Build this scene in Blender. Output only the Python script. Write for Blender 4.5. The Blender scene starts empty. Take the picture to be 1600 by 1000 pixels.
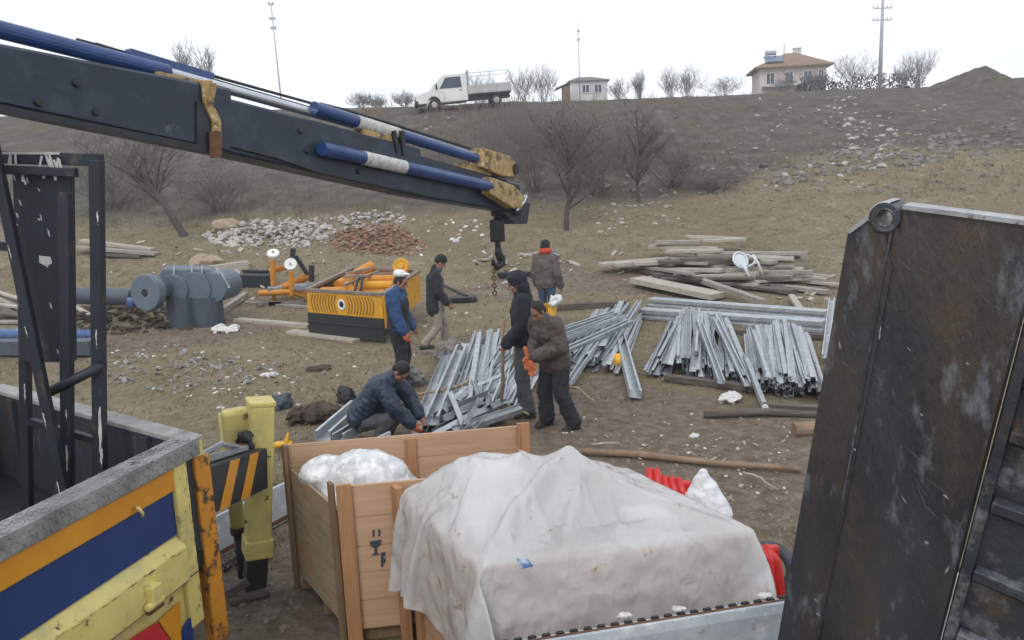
import bpy, bmesh, math, random
from mathutils import Vector, Matrix, Euler, noise
random.seed(7)
R = math.radians
V = Vector
scene = bpy.context.scene

# ---------------------------------------------------------------- camera
CAMH, FPX, PITCH, ROLL = 3.1, 1250.0, R(10), R(2.4)
_F = V((0, math.cos(PITCH), -math.sin(PITCH)))
_R0 = V((1, 0, 0)); _U0 = V((0, math.sin(PITCH), math.cos(PITCH)))
_RT = _R0*math.cos(ROLL) - _U0*math.sin(ROLL)
_UP = _U0*math.cos(ROLL) + _R0*math.sin(ROLL)
cam_data = bpy.data.cameras.new('camera')
cam = bpy.data.objects.new('camera', cam_data)
scene.collection.objects.link(cam)
cam_data.sensor_width = 36
cam_data.lens = 36*FPX/1600
cam_data.clip_end = 3000
cam.matrix_world = Matrix(((_RT.x, _UP.x, -_F.x, 0), (_RT.y, _UP.y, -_F.y, 0), (_RT.z, _UP.z, -_F.z, CAMH), (0, 0, 0, 1)))
scene.camera = cam

# ---------------------------------------------------------------- world, sun, exposure
SUN_EL, SUN_AZ = R(48), R(200)
world = bpy.data.worlds.new('World'); scene.world = world
world.use_nodes = True
nt = world.node_tree; nt.nodes.clear()
sky = nt.nodes.new('ShaderNodeTexSky'); sky.sky_type = 'NISHITA'; sky.sun_disc = False
sky.sun_elevation = SUN_EL; sky.sun_rotation = SUN_AZ; sky.dust_density = 4
mulc = nt.nodes.new('ShaderNodeMix'); mulc.data_type = 'RGBA'; mulc.blend_type = 'MIX'
tc = nt.nodes.new('ShaderNodeTexCoord')
mp = nt.nodes.new('ShaderNodeMapping'); mp.inputs['Scale'].default_value = (1, 1, 2.5)
nz = nt.nodes.new('ShaderNodeTexNoise'); nz.inputs['Scale'].default_value = 1.6; nz.inputs['Detail'].default_value = 5
rp = nt.nodes.new('ShaderNodeValToRGB')
rp.color_ramp.elements[0].position = .3; rp.color_ramp.elements[0].color = (.62, .62, .62, 1)
rp.color_ramp.elements[1].position = .62; rp.color_ramp.elements[1].color = (.97, .97, .97, 1)
mulc.inputs[7].default_value = (11.2, 11.6, 12.1, 1)      # the overcast layer, in the sky's own units
bg = nt.nodes.new('ShaderNodeBackground'); bg.inputs[1].default_value = .1
wo = nt.nodes.new('ShaderNodeOutputWorld')
L_ = nt.links.new
L_(tc.outputs['Generated'], mp.inputs[0]); L_(mp.outputs[0], nz.inputs['Vector']); L_(nz.outputs[0], rp.inputs[0])
L_(rp.outputs[0], mulc.inputs[0]); L_(sky.outputs[0], mulc.inputs[6])
L_(mulc.outputs[2], bg.inputs[0]); L_(bg.outputs[0], wo.inputs[0])
sun_d = bpy.data.lights.new('sun', 'SUN'); sun_d.energy = .9; sun_d.angle = R(25); sun_d.color = (1, .96, .9)
sun = bpy.data.objects.new('sun', sun_d); scene.collection.objects.link(sun)
_sd = V((math.sin(SUN_AZ)*math.cos(SUN_EL), math.cos(SUN_AZ)*math.cos(SUN_EL), math.sin(SUN_EL)))
sun.rotation_euler = _sd.to_track_quat('Z', 'Y').to_euler(); sun.location = (0, 0, 60)
vs = scene.view_settings
vs.view_transform = 'Standard'; vs.look = 'None'; vs.exposure = .12; vs.gamma = 1; vs.use_curve_mapping = False
scene.render.film_transparent = False

# ---------------------------------------------------------------- pixel -> place helpers
def ray(px, py):
    u = (px-800)/FPX; v = (500-py)/FPX
    return _F + _RT*u + _UP*v
def P(px, py, Y):
    d = ray(px, py); return V((0, 0, CAMH)) + d*(Y/d.y)
def G(px, py, z=0):
    d = ray(px, py); return V((0, 0, CAMH)) + d*((z-CAMH)/d.z)
def PL(px, py, o, n):
    d = ray(px, py); t = (V(o)-V((0, 0, CAMH))).dot(V(n))/d.dot(V(n)); return V((0, 0, CAMH)) + d*t

_cpx = [(-200, 186), (0, 182), (300, 177), (560, 169), (650, 167), (800, 160), (960, 157), (1120, 150), (1300, 141), (1480, 136), (1640, 130), (1900, 122)]
_crest = []
for a in _cpx:
    d = ray(*a); _crest.append((d.x/d.y, d.z/d.y))
def crest_e(a):
    if a <= _crest[0][0]: return _crest[0][1]
    for (a0, e0), (a1, e1) in zip(_crest, _crest[1:]):
        if a <= a1:
            t = (a-a0)/(a1-a0); return e0+(e1-e0)*t
    return _crest[-1][1]
def sstep(a, b, x):
    t = max(0, min(1, (x-a)/(b-a))); return t*t*(3-2*t)
def hermite(pts, x):
    n = len(pts)
    if x <= pts[0][0]: return pts[0][1]
    for i in range(n-1):
        x0, y0 = pts[i]; x1, y1 = pts[i+1]
        if x <= x1:
            h = x1-x0
            m0 = (y1-pts[i-1][1])/(x1-pts[i-1][0]) if i > 0 else 0
            m1 = (pts[i+2][1]-y0)/(pts[i+2][0]-x0) if i < n-2 else (y1-y0)/h
            t = (x-x0)/h
            return (2*t**3-3*t*t+1)*y0+(t**3-2*t*t+t)*h*m0+(-2*t**3+3*t*t)*y1+(t**3-t*t)*h*m1
    return pts[-1][1]
_md = ray(1540, 108); MOUND = (_md.x/_md.y*54, 54.0)
def terrain(x, y):
    a = x/max(y, 6.0)
    a = max(-1.2, min(1.2, a))
    e = crest_e(a)
    yc = 52 + 5*sstep(.1, .5, a)
    zc = CAMH + e*yc
    if y <= yc:
        z = hermite([(18, 0), (21, .12), (27, 1.2), (32, 2.25), (38, 3.9), (yc-5, zc-1.15), (yc, zc)], y)
    else:
        z = CAMH + e*yc + (e-.004)*min(y-yc, 400)
    n1 = noise.noise(V((x*.09, y*.09, 3.1)))
    n2 = noise.noise(V((x*.4, y*.4, 7.7)))
    n3 = noise.noise(V((x*1.7, y*1.7, 1.2)))
    k = sstep(20, 34, y)
    calm = sstep(.2, 3.2, math.hypot(x+1.2, y-4.5)-1)
    z += k*(1-sstep(yc-8, yc, y)*.75)*(n1*.6+n2*.26) + (1-k)*calm*n2*.05 + calm*n3*.018*(1+k*4)
    dx, dy = x-MOUND[0], y-MOUND[1]
    rr = math.hypot(dx/3.1, dy/5)
    z += 1.95*max(0, 1-rr)**1.25 if rr < 1 else 0
    dx, dy = x-(MOUND[0]+4.5), y-MOUND[1]-3
    rr = math.hypot(dx/4.5, dy/5); z += .5*max(0, 1-rr)
    return z
def T(px, py):
    d = ray(px, py); o = V((0, 0, CAMH)); t = 2.0; pt = t
    while t < 160:
        p = o+d*t
        if p.z < terrain(p.x, p.y):
            lo, hi = pt, t
            for _ in range(14):
                m = (lo+hi)/2; q = o+d*m
                if q.z < terrain(q.x, q.y): hi = m
                else: lo = m
            q = o+d*hi; return V((q.x, q.y, terrain(q.x, q.y)))
        pt = t; t += .12 + t*.012
    p = o+d*80; return V((p.x, p.y, terrain(p.x, p.y)))
def Gd(x, y): return V((x, y, terrain(x, y)))

# ---------------------------------------------------------------- materials
def pm(name, c1, c2=None, scale=5, rough=.7, metal=0, bump=0, bscale=30, c3=None, c3scale=3, c3th=.6, c3w=.05,
       stretch=(1, 1, 1), coat=0, c4=None, c4scale=2, c4th=.62, c4w=.05, spec=.5, rot=(0, 0, 0), rvar=.12):
    m = bpy.data.materials.new(name); m.use_nodes = True
    n = m.node_tree; b = n.nodes['Principled BSDF']; L = n.links.new
    b.inputs['Roughness'].default_value = rough; b.inputs['Metallic'].default_value = metal
    b.inputs['Specular IOR Level'].default_value = spec
    if coat: b.inputs['Coat Weight'].default_value = coat
    g = n.nodes.new('ShaderNodeNewGeometry'); mpn = n.nodes.new('ShaderNodeMapping')
    mpn.inputs['Scale'].default_value = stretch; mpn.inputs['Rotation'].default_value = rot
    L(g.outputs['Position'], mpn.inputs[0])
    def noi(sc, det=6, r=.6):
        t = n.nodes.new('ShaderNodeTexNoise'); t.inputs['Scale'].default_value = sc; t.inputs['Detail'].default_value = det
        t.inputs['Roughness'].default_value = r; L(mpn.outputs[0], t.inputs['Vector']); return t
    c2 = c2 or tuple(x*.7 for x in c1)
    t1 = noi(scale); r1 = n.nodes.new('ShaderNodeValToRGB'); L(t1.outputs[0], r1.inputs[0])
    r1.color_ramp.elements[0].position = .3; r1.color_ramp.elements[0].color = (*c2, 1)
    r1.color_ramp.elements[1].position = .68; r1.color_ramp.elements[1].color = (*c1, 1)
    col = r1.outputs[0]
    for c, s, th, w in ((c3, c3scale, c3th, c3w), (c4, c4scale, c4th, c4w)):
        if c:
            t3 = noi(s, 8, .68); mr = n.nodes.new('ShaderNodeMapRange'); L(t3.outputs[0], mr.inputs[0])
            mr.inputs[1].default_value = th-w; mr.inputs[2].default_value = th+w
            mx = n.nodes.new('ShaderNodeMix'); mx.data_type = 'RGBA'; L(mr.outputs[0], mx.inputs[0]); L(col, mx.inputs[6])
            mx.inputs[7].default_value = (*c, 1); col = mx.outputs[2]
    L(col, b.inputs['Base Color'])
    rr = n.nodes.new('ShaderNodeMapRange'); L(t1.outputs[0], rr.inputs[0])
    rr.inputs[3].default_value = min(1, rough+rvar); rr.inputs[4].default_value = max(.05, rough-rvar); L(rr.outputs[0], b.inputs['Roughness'])
    if bump:
        tb = noi(bscale, 5); bp = n.nodes.new('ShaderNodeBump'); bp.inputs['Strength'].default_value = bump
        bp.inputs['Distance'].default_value = .02; L(tb.outputs[0], bp.inputs['Height']); L(bp.outputs[0], b.inputs['Normal'])
    return m

M = {}
M['galv'] = pm('galvanised_steel', (.52, .56, .60), (.33, .36, .39), 7, .42, .55, .15, 60, c3=(.2, .2, .2), c3scale=3, c3th=.68)
M['galvd'] = pm('dull_galvanised_steel', (.40, .43, .46), (.24, .26, .28), 5, .5, .5, .2, 40, c3=(.16, .13, .11), c3scale=2.5, c3th=.64)
M['railgrey'] = pm('pale_grey_painted_steel', (.50, .55, .60), (.36, .40, .45), 4, .5, .1, .2, 30, c3=(.22, .12, .07), c3scale=6, c3th=.66, c4=(.62, .64, .66), c4scale=9, c4th=.6)
M['rust'] = pm('rust', (.19, .09, .045), (.08, .04, .025), 14, .9, 0, .5, 60)
M['boom'] = pm('boom_dark_paint', (.016, .030, .056), (.010, .018, .034), 2, .42, .0, .1, 20, c3=(.035, .05, .075), c3scale=4, c3th=.60, c3w=.1, c4=(.09, .10, .115), c4scale=7, c4th=.69, c4w=.03, spec=.4)
M['boomtop'] = pm('boom_lighter_paint', (.10, .13, .17), (.05, .07, .1), 6, .4, .2, .1, 30)
M['blue'] = pm('blue_cylinder_paint', (.018, .062, .215), (.011, .036, .13), 6, .35, 0, .05, 40, c3=(.02, .03, .07), c3scale=8, c3th=.66, coat=.2)
M['chrome'] = pm('chrome_rod', (.6, .64, .68), (.45, .48, .52), 9, .22, .9)
M['whiteband'] = pm('worn_white_band', (.62, .62, .60), (.38, .38, .38), 22, .65, 0, .3, 60, c3=(.2, .17, .14), c3scale=14, c3th=.62)
M['yelworn'] = pm('worn_yellow_paint', (.44, .31, .12), (.26, .17, .075), 12, .6, 0, .3, 50, c3=(.10, .055, .03), c3scale=9, c3th=.56, c4=(.62, .52, .34), c4scale=16, c4th=.62)
M['blackst'] = pm('black_steel', (.022, .026, .033), (.012, .014, .018), 6, .5, .2, .2, 50, c3=(.07, .06, .055), c3scale=7, c3th=.66)
M['hose'] = pm('rubber_hose', (.02, .022, .026), None, 8, .55)
M['paleyel'] = pm('pale_yellow_truck_paint', (.68, .575, .20), (.55, .455, .15), 3, .5, 0, .15, 25, c3=(.09, .05, .025), c3scale=7.5, c3th=.635, c3w=.02, c4=(.40, .36, .17), c4scale=2.6, c4th=.57, c4w=.1)
M['orange'] = pm('orange_truck_paint', (.62, .27, .012), (.52, .2, .01), 4, .5, 0, .12, 25, c3=(.10, .04, .02), c3scale=7, c3th=.7, c3w=.03)
M['orangew'] = pm('chipped_orange_paint', (.58, .25, .02), (.46, .18, .015), 6, .55, 0, .2, 40, c3=(.07, .04, .025), c3scale=11, c3th=.57, c3w=.04)
M['navy'] = pm('navy_panel_paint', (.010, .036, .165), (.008, .027, .125), 1.5, .5, 0, .05, 12, rvar=.05)
M['red'] = pm('red_reflector', (.55, .03, .04), (.4, .02, .03), 8, .4)
M['checker'] = pm('worn_checker_plate', (.40, .41, .41), (.2, .2, .2), 6, .48, .6, .2, 60, c3=(.12, .11, .10), c3scale=5, c3th=.6)
M['concrete'] = pm('weathered_grey_rail', (.36, .36, .35), (.2, .2, .2), 7, .8, 0, .4, 40, c3=(.14, .1, .07), c3scale=4, c3th=.62)
M['bedwall'] = pm('scuffed_dark_bed_steel', (.055, .068, .085), (.022, .026, .034), 3, .6, .2, .3, 20, c3=(.16, .17, .19), c3scale=5, c3th=.63, c3w=.06, stretch=(1, 1, .5), c4=(.07, .04, .03), c4scale=3, c4th=.6)
M['frame'] = pm('scuffed_black_frame', (.020, .028, .042), (.012, .016, .024), 4, .5, .1, .2, 40, c3=(.5, .5, .49), c3scale=9, c3th=.735, c3w=.015, stretch=(1.4, 1.4, .7), c4=(.09, .065, .05), c4scale=6, c4th=.64)
M['flake'] = pm('flaked_white_paint', (.6, .6, .58), (.4, .39, .37), 12, .7)
M['ramp'] = pm('scuffed_ramp_steel', (.050, .055, .066), (.021, .022, .026), 3.2, .43, .2, .45, 30, c3=(.078, .058, .044), c3scale=2.6, c3th=.565, c3w=.10, c4=(.19, .215, .25), c4scale=5.5, c4th=.635, c4w=.07, stretch=(1.5, 1.5, .5), rot=(0, R(32), 0))
M['ramp2'] = pm('dark_ramp_steel', (.048, .060, .078), (.022, .026, .033), 3, .42, .2, .3, 26, c3=(.17, .18, .20), c3scale=5, c3th=.60, c4=(.085, .06, .045), c4scale=4, c4th=.6)
M['rampedge'] = pm('pale_steel_edge', (.46, .48, .50), (.26, .26, .27), 9, .45, .5, .2, 40, c3=(.1, .07, .05), c3scale=10, c3th=.62)
M['scrape'] = pm('scraped_bare_metal', (.42, .45, .49), (.26, .28, .31), 30, .5, .4, .3, 60)
M['scraped'] = pm('faint_scrape', (.16, .15, .145), (.10, .085, .075), 30, .6, .2, .3, 60)
M['pine'] = pm('pine_boards', (.50, .315, .195), (.40, .235, .14), 3, .75, 0, .2, 60, stretch=(.5, 2, 9), c3=(.24, .10, .04), c3scale=1.5, c3th=.68, c3w=.04)
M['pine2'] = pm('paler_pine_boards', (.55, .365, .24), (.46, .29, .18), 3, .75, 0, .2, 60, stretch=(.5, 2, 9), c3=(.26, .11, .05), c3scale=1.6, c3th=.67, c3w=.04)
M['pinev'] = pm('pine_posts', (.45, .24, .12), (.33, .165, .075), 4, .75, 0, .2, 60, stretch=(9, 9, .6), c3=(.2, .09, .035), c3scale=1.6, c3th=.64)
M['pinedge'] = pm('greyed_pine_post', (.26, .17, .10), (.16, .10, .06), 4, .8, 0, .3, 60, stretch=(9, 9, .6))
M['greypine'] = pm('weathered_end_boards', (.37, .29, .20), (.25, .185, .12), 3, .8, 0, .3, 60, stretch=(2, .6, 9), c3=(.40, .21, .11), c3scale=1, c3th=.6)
M['plank'] = pm('weathered_grey_planks', (.36, .33, .30), (.21, .19, .17), 3, .85, 0, .4, 40, stretch=(.8, 3, 6), c3=(.13, .11, .09), c3scale=2, c3th=.62)
M['plankl'] = pm('pale_planks', (.47, .43, .38), (.32, .29, .25), 3, .85, 0, .4, 40, stretch=(.8, 3, 6))
M['plankd'] = pm('dark_wet_planks', (.15, .125, .11), (.07, .058, .05), 3, .85, 0, .4, 40, stretch=(.8, 3, 6))
M['timber'] = pm('bare_log', (.32, .22, .15), (.17, .12, .085), 5, .85, 0, .5, 30)
M['root'] = pm('stripped_branch', (.38, .28, .18), (.22, .155, .10), 8, .85, 0, .4, 40)
M['bark'] = pm('bark', (.085, .070, .066), (.05, .042, .04), 8, .9, 0, .5, 30)
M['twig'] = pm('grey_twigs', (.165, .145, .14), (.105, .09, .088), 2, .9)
M['twigf'] = pm('haze_faded_twigs', (.21, .215, .23), (.14, .145, .16), 1, .9)  # distance haze is mixed into this paler, bluish twig colour
M['weed'] = pm('dry_weed_stalks', (.24, .19, .14), (.14, .11, .085), 2, .9)
M['hedge'] = pm('dark_hedge_leaves', (.045, .05, .055), (.025, .028, .032), 2, .9)
M['tank'] = pm('blue_grey_tank_paint', (.115, .155, .20), (.085, .115, .15), 4, .5, 0, .1, 20, c3=(.2, .22, .24), c3scale=6, c3th=.68)
M['tankd'] = pm('dark_blue_grey_paint', (.07, .09, .12), (.05, .065, .09), 4, .55)
M['machyel'] = pm('machine_yellow', (.66, .33, .02), (.55, .26, .015), 4, .5, 0, .1, 30, c3=(.3, .14, .03), c3scale=6, c3th=.68)
M['machor'] = pm('machine_orange', (.62, .25, .02), (.5, .19, .015), 5, .5, 0, .1, 30)
M['rim'] = pm('rusty_grey_rim', (.28, .25, .23), (.17, .12, .09), 8, .7, .3, .3, 40)
M['hole'] = pm('dark_opening', (.25, .14, .015), (.2, .1, .01), 8, .8)
M['white'] = pm('white_paint', (.78, .78, .77), (.68, .68, .67), 2, .45, 0, 0, 20)
M['sackw'] = pm('white_plastic_sack', (.78, .79, .81), (.62, .65, .70), 6, .4, 0, .25, 22)
M['scrapw'] = pm('white_scrap', (.68, .67, .66), (.5, .49, .48), 9, .7, 0, .4, 30)
M['wheel'] = pm('tyre_rubber', (.03, .03, .033), (.018, .018, .02), 6, .8, 0, .3, 40)
M['tyreg'] = pm('grey_rubber', (.065, .085, .105), (.035, .045, .055), 6, .6, 0, .3, 40)
M['glass'] = pm('dark_glass', (.05, .075, .11), (.03, .05, .08), 2, .12, 0, 0, 20)
M['cabglass'] = pm('windscreen_glass', (.30, .40, .48), (.24, .33, .41), 1, .1)
M['silver'] = pm('silver_dropside', (.58, .57, .56), (.44, .43, .43), 3, .5, .3)
M['rooftile'] = pm('clay_roof_tiles', (.27, .175, .12), (.20, .135, .10), .9, .8, 0, .3, 12)
M['roofgrey'] = pm('grey_roof', (.16, .16, .16), (.11, .11, .105), .8, .8)
M['wallpink'] = pm('cream_render', (.62, .54, .51), (.50, .43, .40), .6, .85)
M['wallwhite'] = pm('white_render', (.64, .64, .64), (.5, .5, .5), .7, .85)
M['brown'] = pm('brown_porch', (.22, .13, .085), (.15, .09, .06), .8, .85)
M['solar'] = pm('solar_panel', (.11, .16, .25), (.08, .12, .19), 1.5, .2)
M['polew'] = pm('pale_pole', (.42, .45, .50), (.33, .36, .4), 2, .6, .2)
M['rockw'] = pm('pale_stones', (.50, .475, .45), (.26, .24, .22), 3, .9, 0, .4, 14)
M['rockg'] = pm('grey_stones', (.22, .205, .19), (.12, .11, .10), 3, .9, 0, .4, 14)
M['rockt'] = pm('tan_boulder', (.40, .31, .23), (.27, .205, .15), 3, .9, 0, .4, 14)
M['brick'] = pm('broken_brick', (.30, .155, .105), (.19, .11, .08), 3, .9, 0, .4, 14, c3=(.36, .31, .27), c3scale=2, c3th=.6)
M['soil'] = pm('dark_soil', (.085, .06, .042), (.04, .03, .022), 5, .95, 0, .7, 20)
M['ragsg'] = pm('grey_rags', (.24, .22, .205), (.10, .09, .085), 9, .95, 0, .8, 25)
M['litterg'] = pm('grey_litter', (.32, .32, .32), (.15, .15, .15), 7, .85, 0, .5, 25)
M['black'] = pm('black_plastic', (.02, .021, .024), None, 6, .6)
M['redpl'] = pm('red_plastic', (.60, .026, .020), (.46, .016, .014), 4, .32, 0, .05, 20)
M['yelpl'] = pm('yellow_plastic', (.75, .42, .02), (.6, .31, .015), 4, .4)
M['whitepl'] = pm('white_plastic_chair', (.68, .72, .76), (.55, .59, .63), 4, .4)
M['bluepl'] = pm('blue_plastic', (.05, .12, .32), (.035, .08, .22), 4, .45, c3=(.4, .45, .55), c3scale=9, c3th=.6)
M['ink'] = pm('stencil_ink', (.035, .055, .08), (.05, .07, .09), 30, .8)
# people
M['skin'] = pm('skin', (.42, .22, .15), (.36, .18, .12), 12, .55)
M['skind'] = pm('tanned_skin', (.33, .165, .11), (.27, .13, .085), 12, .55)
M['hairb'] = pm('black_hair', (.012, .010, .010), (.02, .018, .017), 60, .6, 0, .6, 90)
M['knitblk'] = pm('black_knit', (.013, .014, .017), (.02, .021, .024), 40, .95, 0, .5, 120)
M['bluecl'] = pm('royal_blue_cloth', (.026, .072, .20), (.015, .045, .13), 9, .8, 0, .3, 40)
M['vest'] = pm('charcoal_vest', (.018, .022, .030), (.012, .014, .02), 9, .75, 0, .3, 40)
M['darktr'] = pm('black_trousers', (.014, .016, .021), (.022, .024, .029), 8, .9, 0, .3, 40)
M['coat'] = pm('black_coat', (.016, .018, .023), (.024, .026, .031), 8, .9, 0, .3, 40)
M['shirtg'] = pm('slate_shirt', (.07, .08, .10), (.05, .057, .07), 8, .9)
M['khaki'] = pm('khaki_trousers', (.33, .28, .24), (.24, .20, .17), 7, .9, 0, .3, 40)
M['hoodie'] = pm('navy_black_hoodie', (.012, .015, .024), (.018, .022, .032), 8, .92, 0, .3, 40)
M['greytr'] = pm('grey_trousers', (.085, .088, .10), (.06, .062, .07), 7, .9, 0, .3, 40)
M['brownj'] = pm('brown_leather_jacket', (.088, .07, .056), (.05, .04, .033), 10, .55, 0, .5, 30)
M['greyj'] = pm('grey_brown_jacket', (.12, .105, .095), (.08, .07, .063), 10, .85, 0, .4, 30)
M['denim'] = pm('blue_jeans', (.05, .085, .15), (.03, .055, .10), 7, .9, 0, .3, 50)
M['puffer'] = pm('navy_puffer', (.020, .036, .070), (.012, .022, .045), 9, .5, 0, .2, 40)
M['shoe'] = pm('dark_shoes', (.02, .019, .018), (.035, .032, .03), 12, .7)
M['glove'] = pm('orange_glove', (.56, .16, .06), (.40, .10, .045), 14, .7, 0, .4, 60)
M['scarf'] = pm('orange_red_scarf', (.55, .075, .03), (.4, .05, .02), 18, .9, 0, .5, 60)

# ---------------------------------------------------------------- mesh building
COL = scene.collection
ROOT = {}
class MB:
    def __init__(s): s.v = []; s.f = []; s.M = Matrix.Identity(4)
    def add(s, vs, fs):
        o = len(s.v); s.v += [s.M @ V(p) for p in vs]; s.f += [tuple(o+i for i in f) for f in fs]
    def box(s, c, d, rot=None):
        x, y, z = d[0]/2, d[1]/2, d[2]/2; c = V(c)
        m = rot or Matrix.Identity(3)
        p = [c + m @ V((a*x, b*y, e*z)) for a in (-1, 1) for b in (-1, 1) for e in (-1, 1)]
        s.add(p, [(0, 1, 3, 2), (4, 6, 7, 5), (0, 4, 5, 1), (2, 3, 7, 6), (0, 2, 6, 4), (1, 5, 7, 3)])
    def bar(s, p0, p1, w, h, up=(0, 0, 1), w1=None, h1=None):
        p0, p1 = V(p0), V(p1); d = (p1-p0).normalized(); u = V(up)
        sd = d.cross(u).normalized(); u = sd.cross(d).normalized()
        w1 = w if w1 is None else w1; h1 = h if h1 is None else h1
        q = []
        for p, a, b in ((p0, w/2, h/2), (p1, w1/2, h1/2)):
            q += [p-sd*a-u*b, p+sd*a-u*b, p+sd*a+u*b, p-sd*a+u*b]
        s.add(q, [(0, 3, 2, 1), (4, 5, 6, 7), (0, 1, 5, 4), (1, 2, 6, 5), (2, 3, 7, 6), (3, 0, 4, 7)])
    def prism(s, poly, ext):
        n = len(poly); e = V(ext); a = [V(p) for p in poly]
        s.add(a+[p+e for p in a], [tuple(range(n))[::-1], tuple(range(n, 2*n))] + [(i, (i+1) % n, n+(i+1) % n, n+i) for i in range(n)])
    def tube(s, pts, rad, n=8, cap=True):
        pts = [V(p) for p in pts]; k = len(pts)
        if not isinstance(rad, (list, tuple)): rad = [rad]*k
        vs, fs = [], []; pu = None
        for i, p in enumerate(pts):
            d = (pts[min(i+1, k-1)]-pts[max(i-1, 0)])
            d = d.normalized() if d.length > 1e-9 else V((0, 0, 1))
            if pu is None: pu = d.orthogonal().normalized()
            pu = (pu - d*pu.dot(d)); pu = pu.normalized() if pu.length > 1e-6 else d.orthogonal().normalized()
            w = d.cross(pu)
            for j in range(n):
                a = 2*math.pi*j/n; vs.append(p+(pu*math.cos(a)+w*math.sin(a))*rad[i])
        for i in range(k-1):
            for j in range(n): fs.append((i*n+j, i*n+(j+1) % n, (i+1)*n+(j+1) % n, (i+1)*n+j))
        if cap: fs += [tuple(range(n))[::-1], tuple((k-1)*n+j for j in range(n))]
        s.add(vs, fs)
    def cap(s, p0, p1, r0, r1, n=14, side=None, fx=1.0):
        p0, p1 = V(p0), V(p1); d = p1-p0; d = d.normalized() if d.length > 1e-6 else V((0, 0, 1))
        u = V(side) if side is not None else d.orthogonal()
        u = (u-d*u.dot(d)).normalized(); w = d.cross(u); vs, fs, rings = [], [], []
        for a in (-85, -60, -30, 0): rings.append((p0+d*r0*math.sin(R(a)), r0*math.cos(R(a))))
        for a in (0, 30, 60, 85): rings.append((p1+d*r1*math.sin(R(a)), r1*math.cos(R(a))))
        for c, r in rings:
            for j in range(n):
                a = 2*math.pi*j/n; vs.append(c+u*math.cos(a)*r*fx+w*math.sin(a)*r)
        k = len(rings)
        for i in range(k-1):
            for j in range(n): fs.append((i*n+j, i*n+(j+1) % n, (i+1)*n+(j+1) % n, (i+1)*n+j))
        fs += [tuple(range(n))[::-1], tuple((k-1)*n+j for j in range(n))]
        s.add(vs, fs)
    def ell(s, c, r, rot=None, nu=16, nv=10, jit=0):
        c = V(c); m = rot or Matrix.Identity(3); vs, fs = [], []
        for i in range(1, nv):
            t = math.pi*i/nv
            for j in range(nu):
                a = 2*math.pi*j/nu
                q = V((math.sin(t)*math.cos(a), math.sin(t)*math.sin(a), math.cos(t)))
                k = 1+jit*noise.noise(q*1.7+c*3.1) + jit*.5*noise.noise(q*4+c*1.3)
                vs.append(c+m @ V((q.x*r[0]*k, q.y*r[1]*k, q.z*r[2]*k)))
        vs += [c+m @ V((0, 0, r[2])), c+m @ V((0, 0, -r[2]))]; b = (nv-1)*nu
        for i in range(nv-2):
            for j in range(nu): fs.append((i*nu+j, (i+1)*nu+j, (i+1)*nu+(j+1) % nu, i*nu+(j+1) % nu))
        for j in range(nu):
            fs.append((b, j, (j+1) % nu)); fs.append((b+1, (nv-2)*nu+(j+1) % nu, (nv-2)*nu+j))
        s.add(vs, fs)
    def lathe(s, prof, c, axis=(0, 0, 1), n=20):
        c = V(c); d = V(axis).normalized(); u = d.orthogonal().normalized(); w = d.cross(u); vs, fs = [], []
        for r, h in prof:
            for j in range(n):
                a = 2*math.pi*j/n; vs.append(c+d*h+(u*math.cos(a)+w*math.sin(a))*max(r, 1e-4))
        for i in range(len(prof)-1):
            for j in range(n): fs.append((i*n+j, i*n+(j+1) % n, (i+1)*n+(j+1) % n, (i+1)*n+j))
        s.add(vs, fs)
    def torus(s, c, R_, r, axis=(0, 0, 1), n=28, m=10, fz=1):
        s.lathe([(R_+r*math.cos(2*math.pi*i/m), fz*r*math.sin(2*math.pi*i/m)) for i in range(m+1)], c, axis, n)
    def build(s, name, mat, parent=None, label=None, cat=None, group=None, kind=None, loc=None, smooth=False, bevel=0):
        if parent is not None: o0 = ROOT.get(parent.name, V((0, 0, 0)))
        elif loc is not None: o0 = V(loc)
        else:
            n = len(s.v); xs = [p.x for p in s.v]; ys = [p.y for p in s.v]; zs = [p.z for p in s.v]
            o0 = V(((min(xs)+max(xs))/2, (min(ys)+max(ys))/2, min(zs)))
        me = bpy.data.meshes.new(name); me.from_pydata([tuple(p-o0) for p in s.v], [], s.f); me.update()
        if smooth: me.polygons.foreach_set('use_smooth', [True]*len(me.polygons))
        me.materials.append(mat if not isinstance(mat, str) else M[mat])
        o = bpy.data.objects.new(name, me); COL.objects.link(o)
        if parent is not None: o.parent = parent; ROOT[o.name] = o0
        else: o.location = o0; ROOT[o.name] = o0
        if bevel:
            b = o.modifiers.new('bevel', 'BEVEL'); b.width = bevel; b.segments = 2; b.limit_method = 'ANGLE'; b.angle_limit = R(40)
        return tag(o, label, cat, group, kind)
def tag(o, label=None, cat=None, group=None, kind=None):
    if label: o['label'] = label
    if cat: o['category'] = cat
    if group: o['group'] = group
    if kind: o['kind'] = kind
    return o
def thing(name, label, cat, loc, group=None):
    o = bpy.data.objects.new(name, None); COL.objects.link(o); o.location = loc; o.empty_display_size = .2
    ROOT[o.name] = V(loc); return tag(o, label, cat, group)
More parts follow.
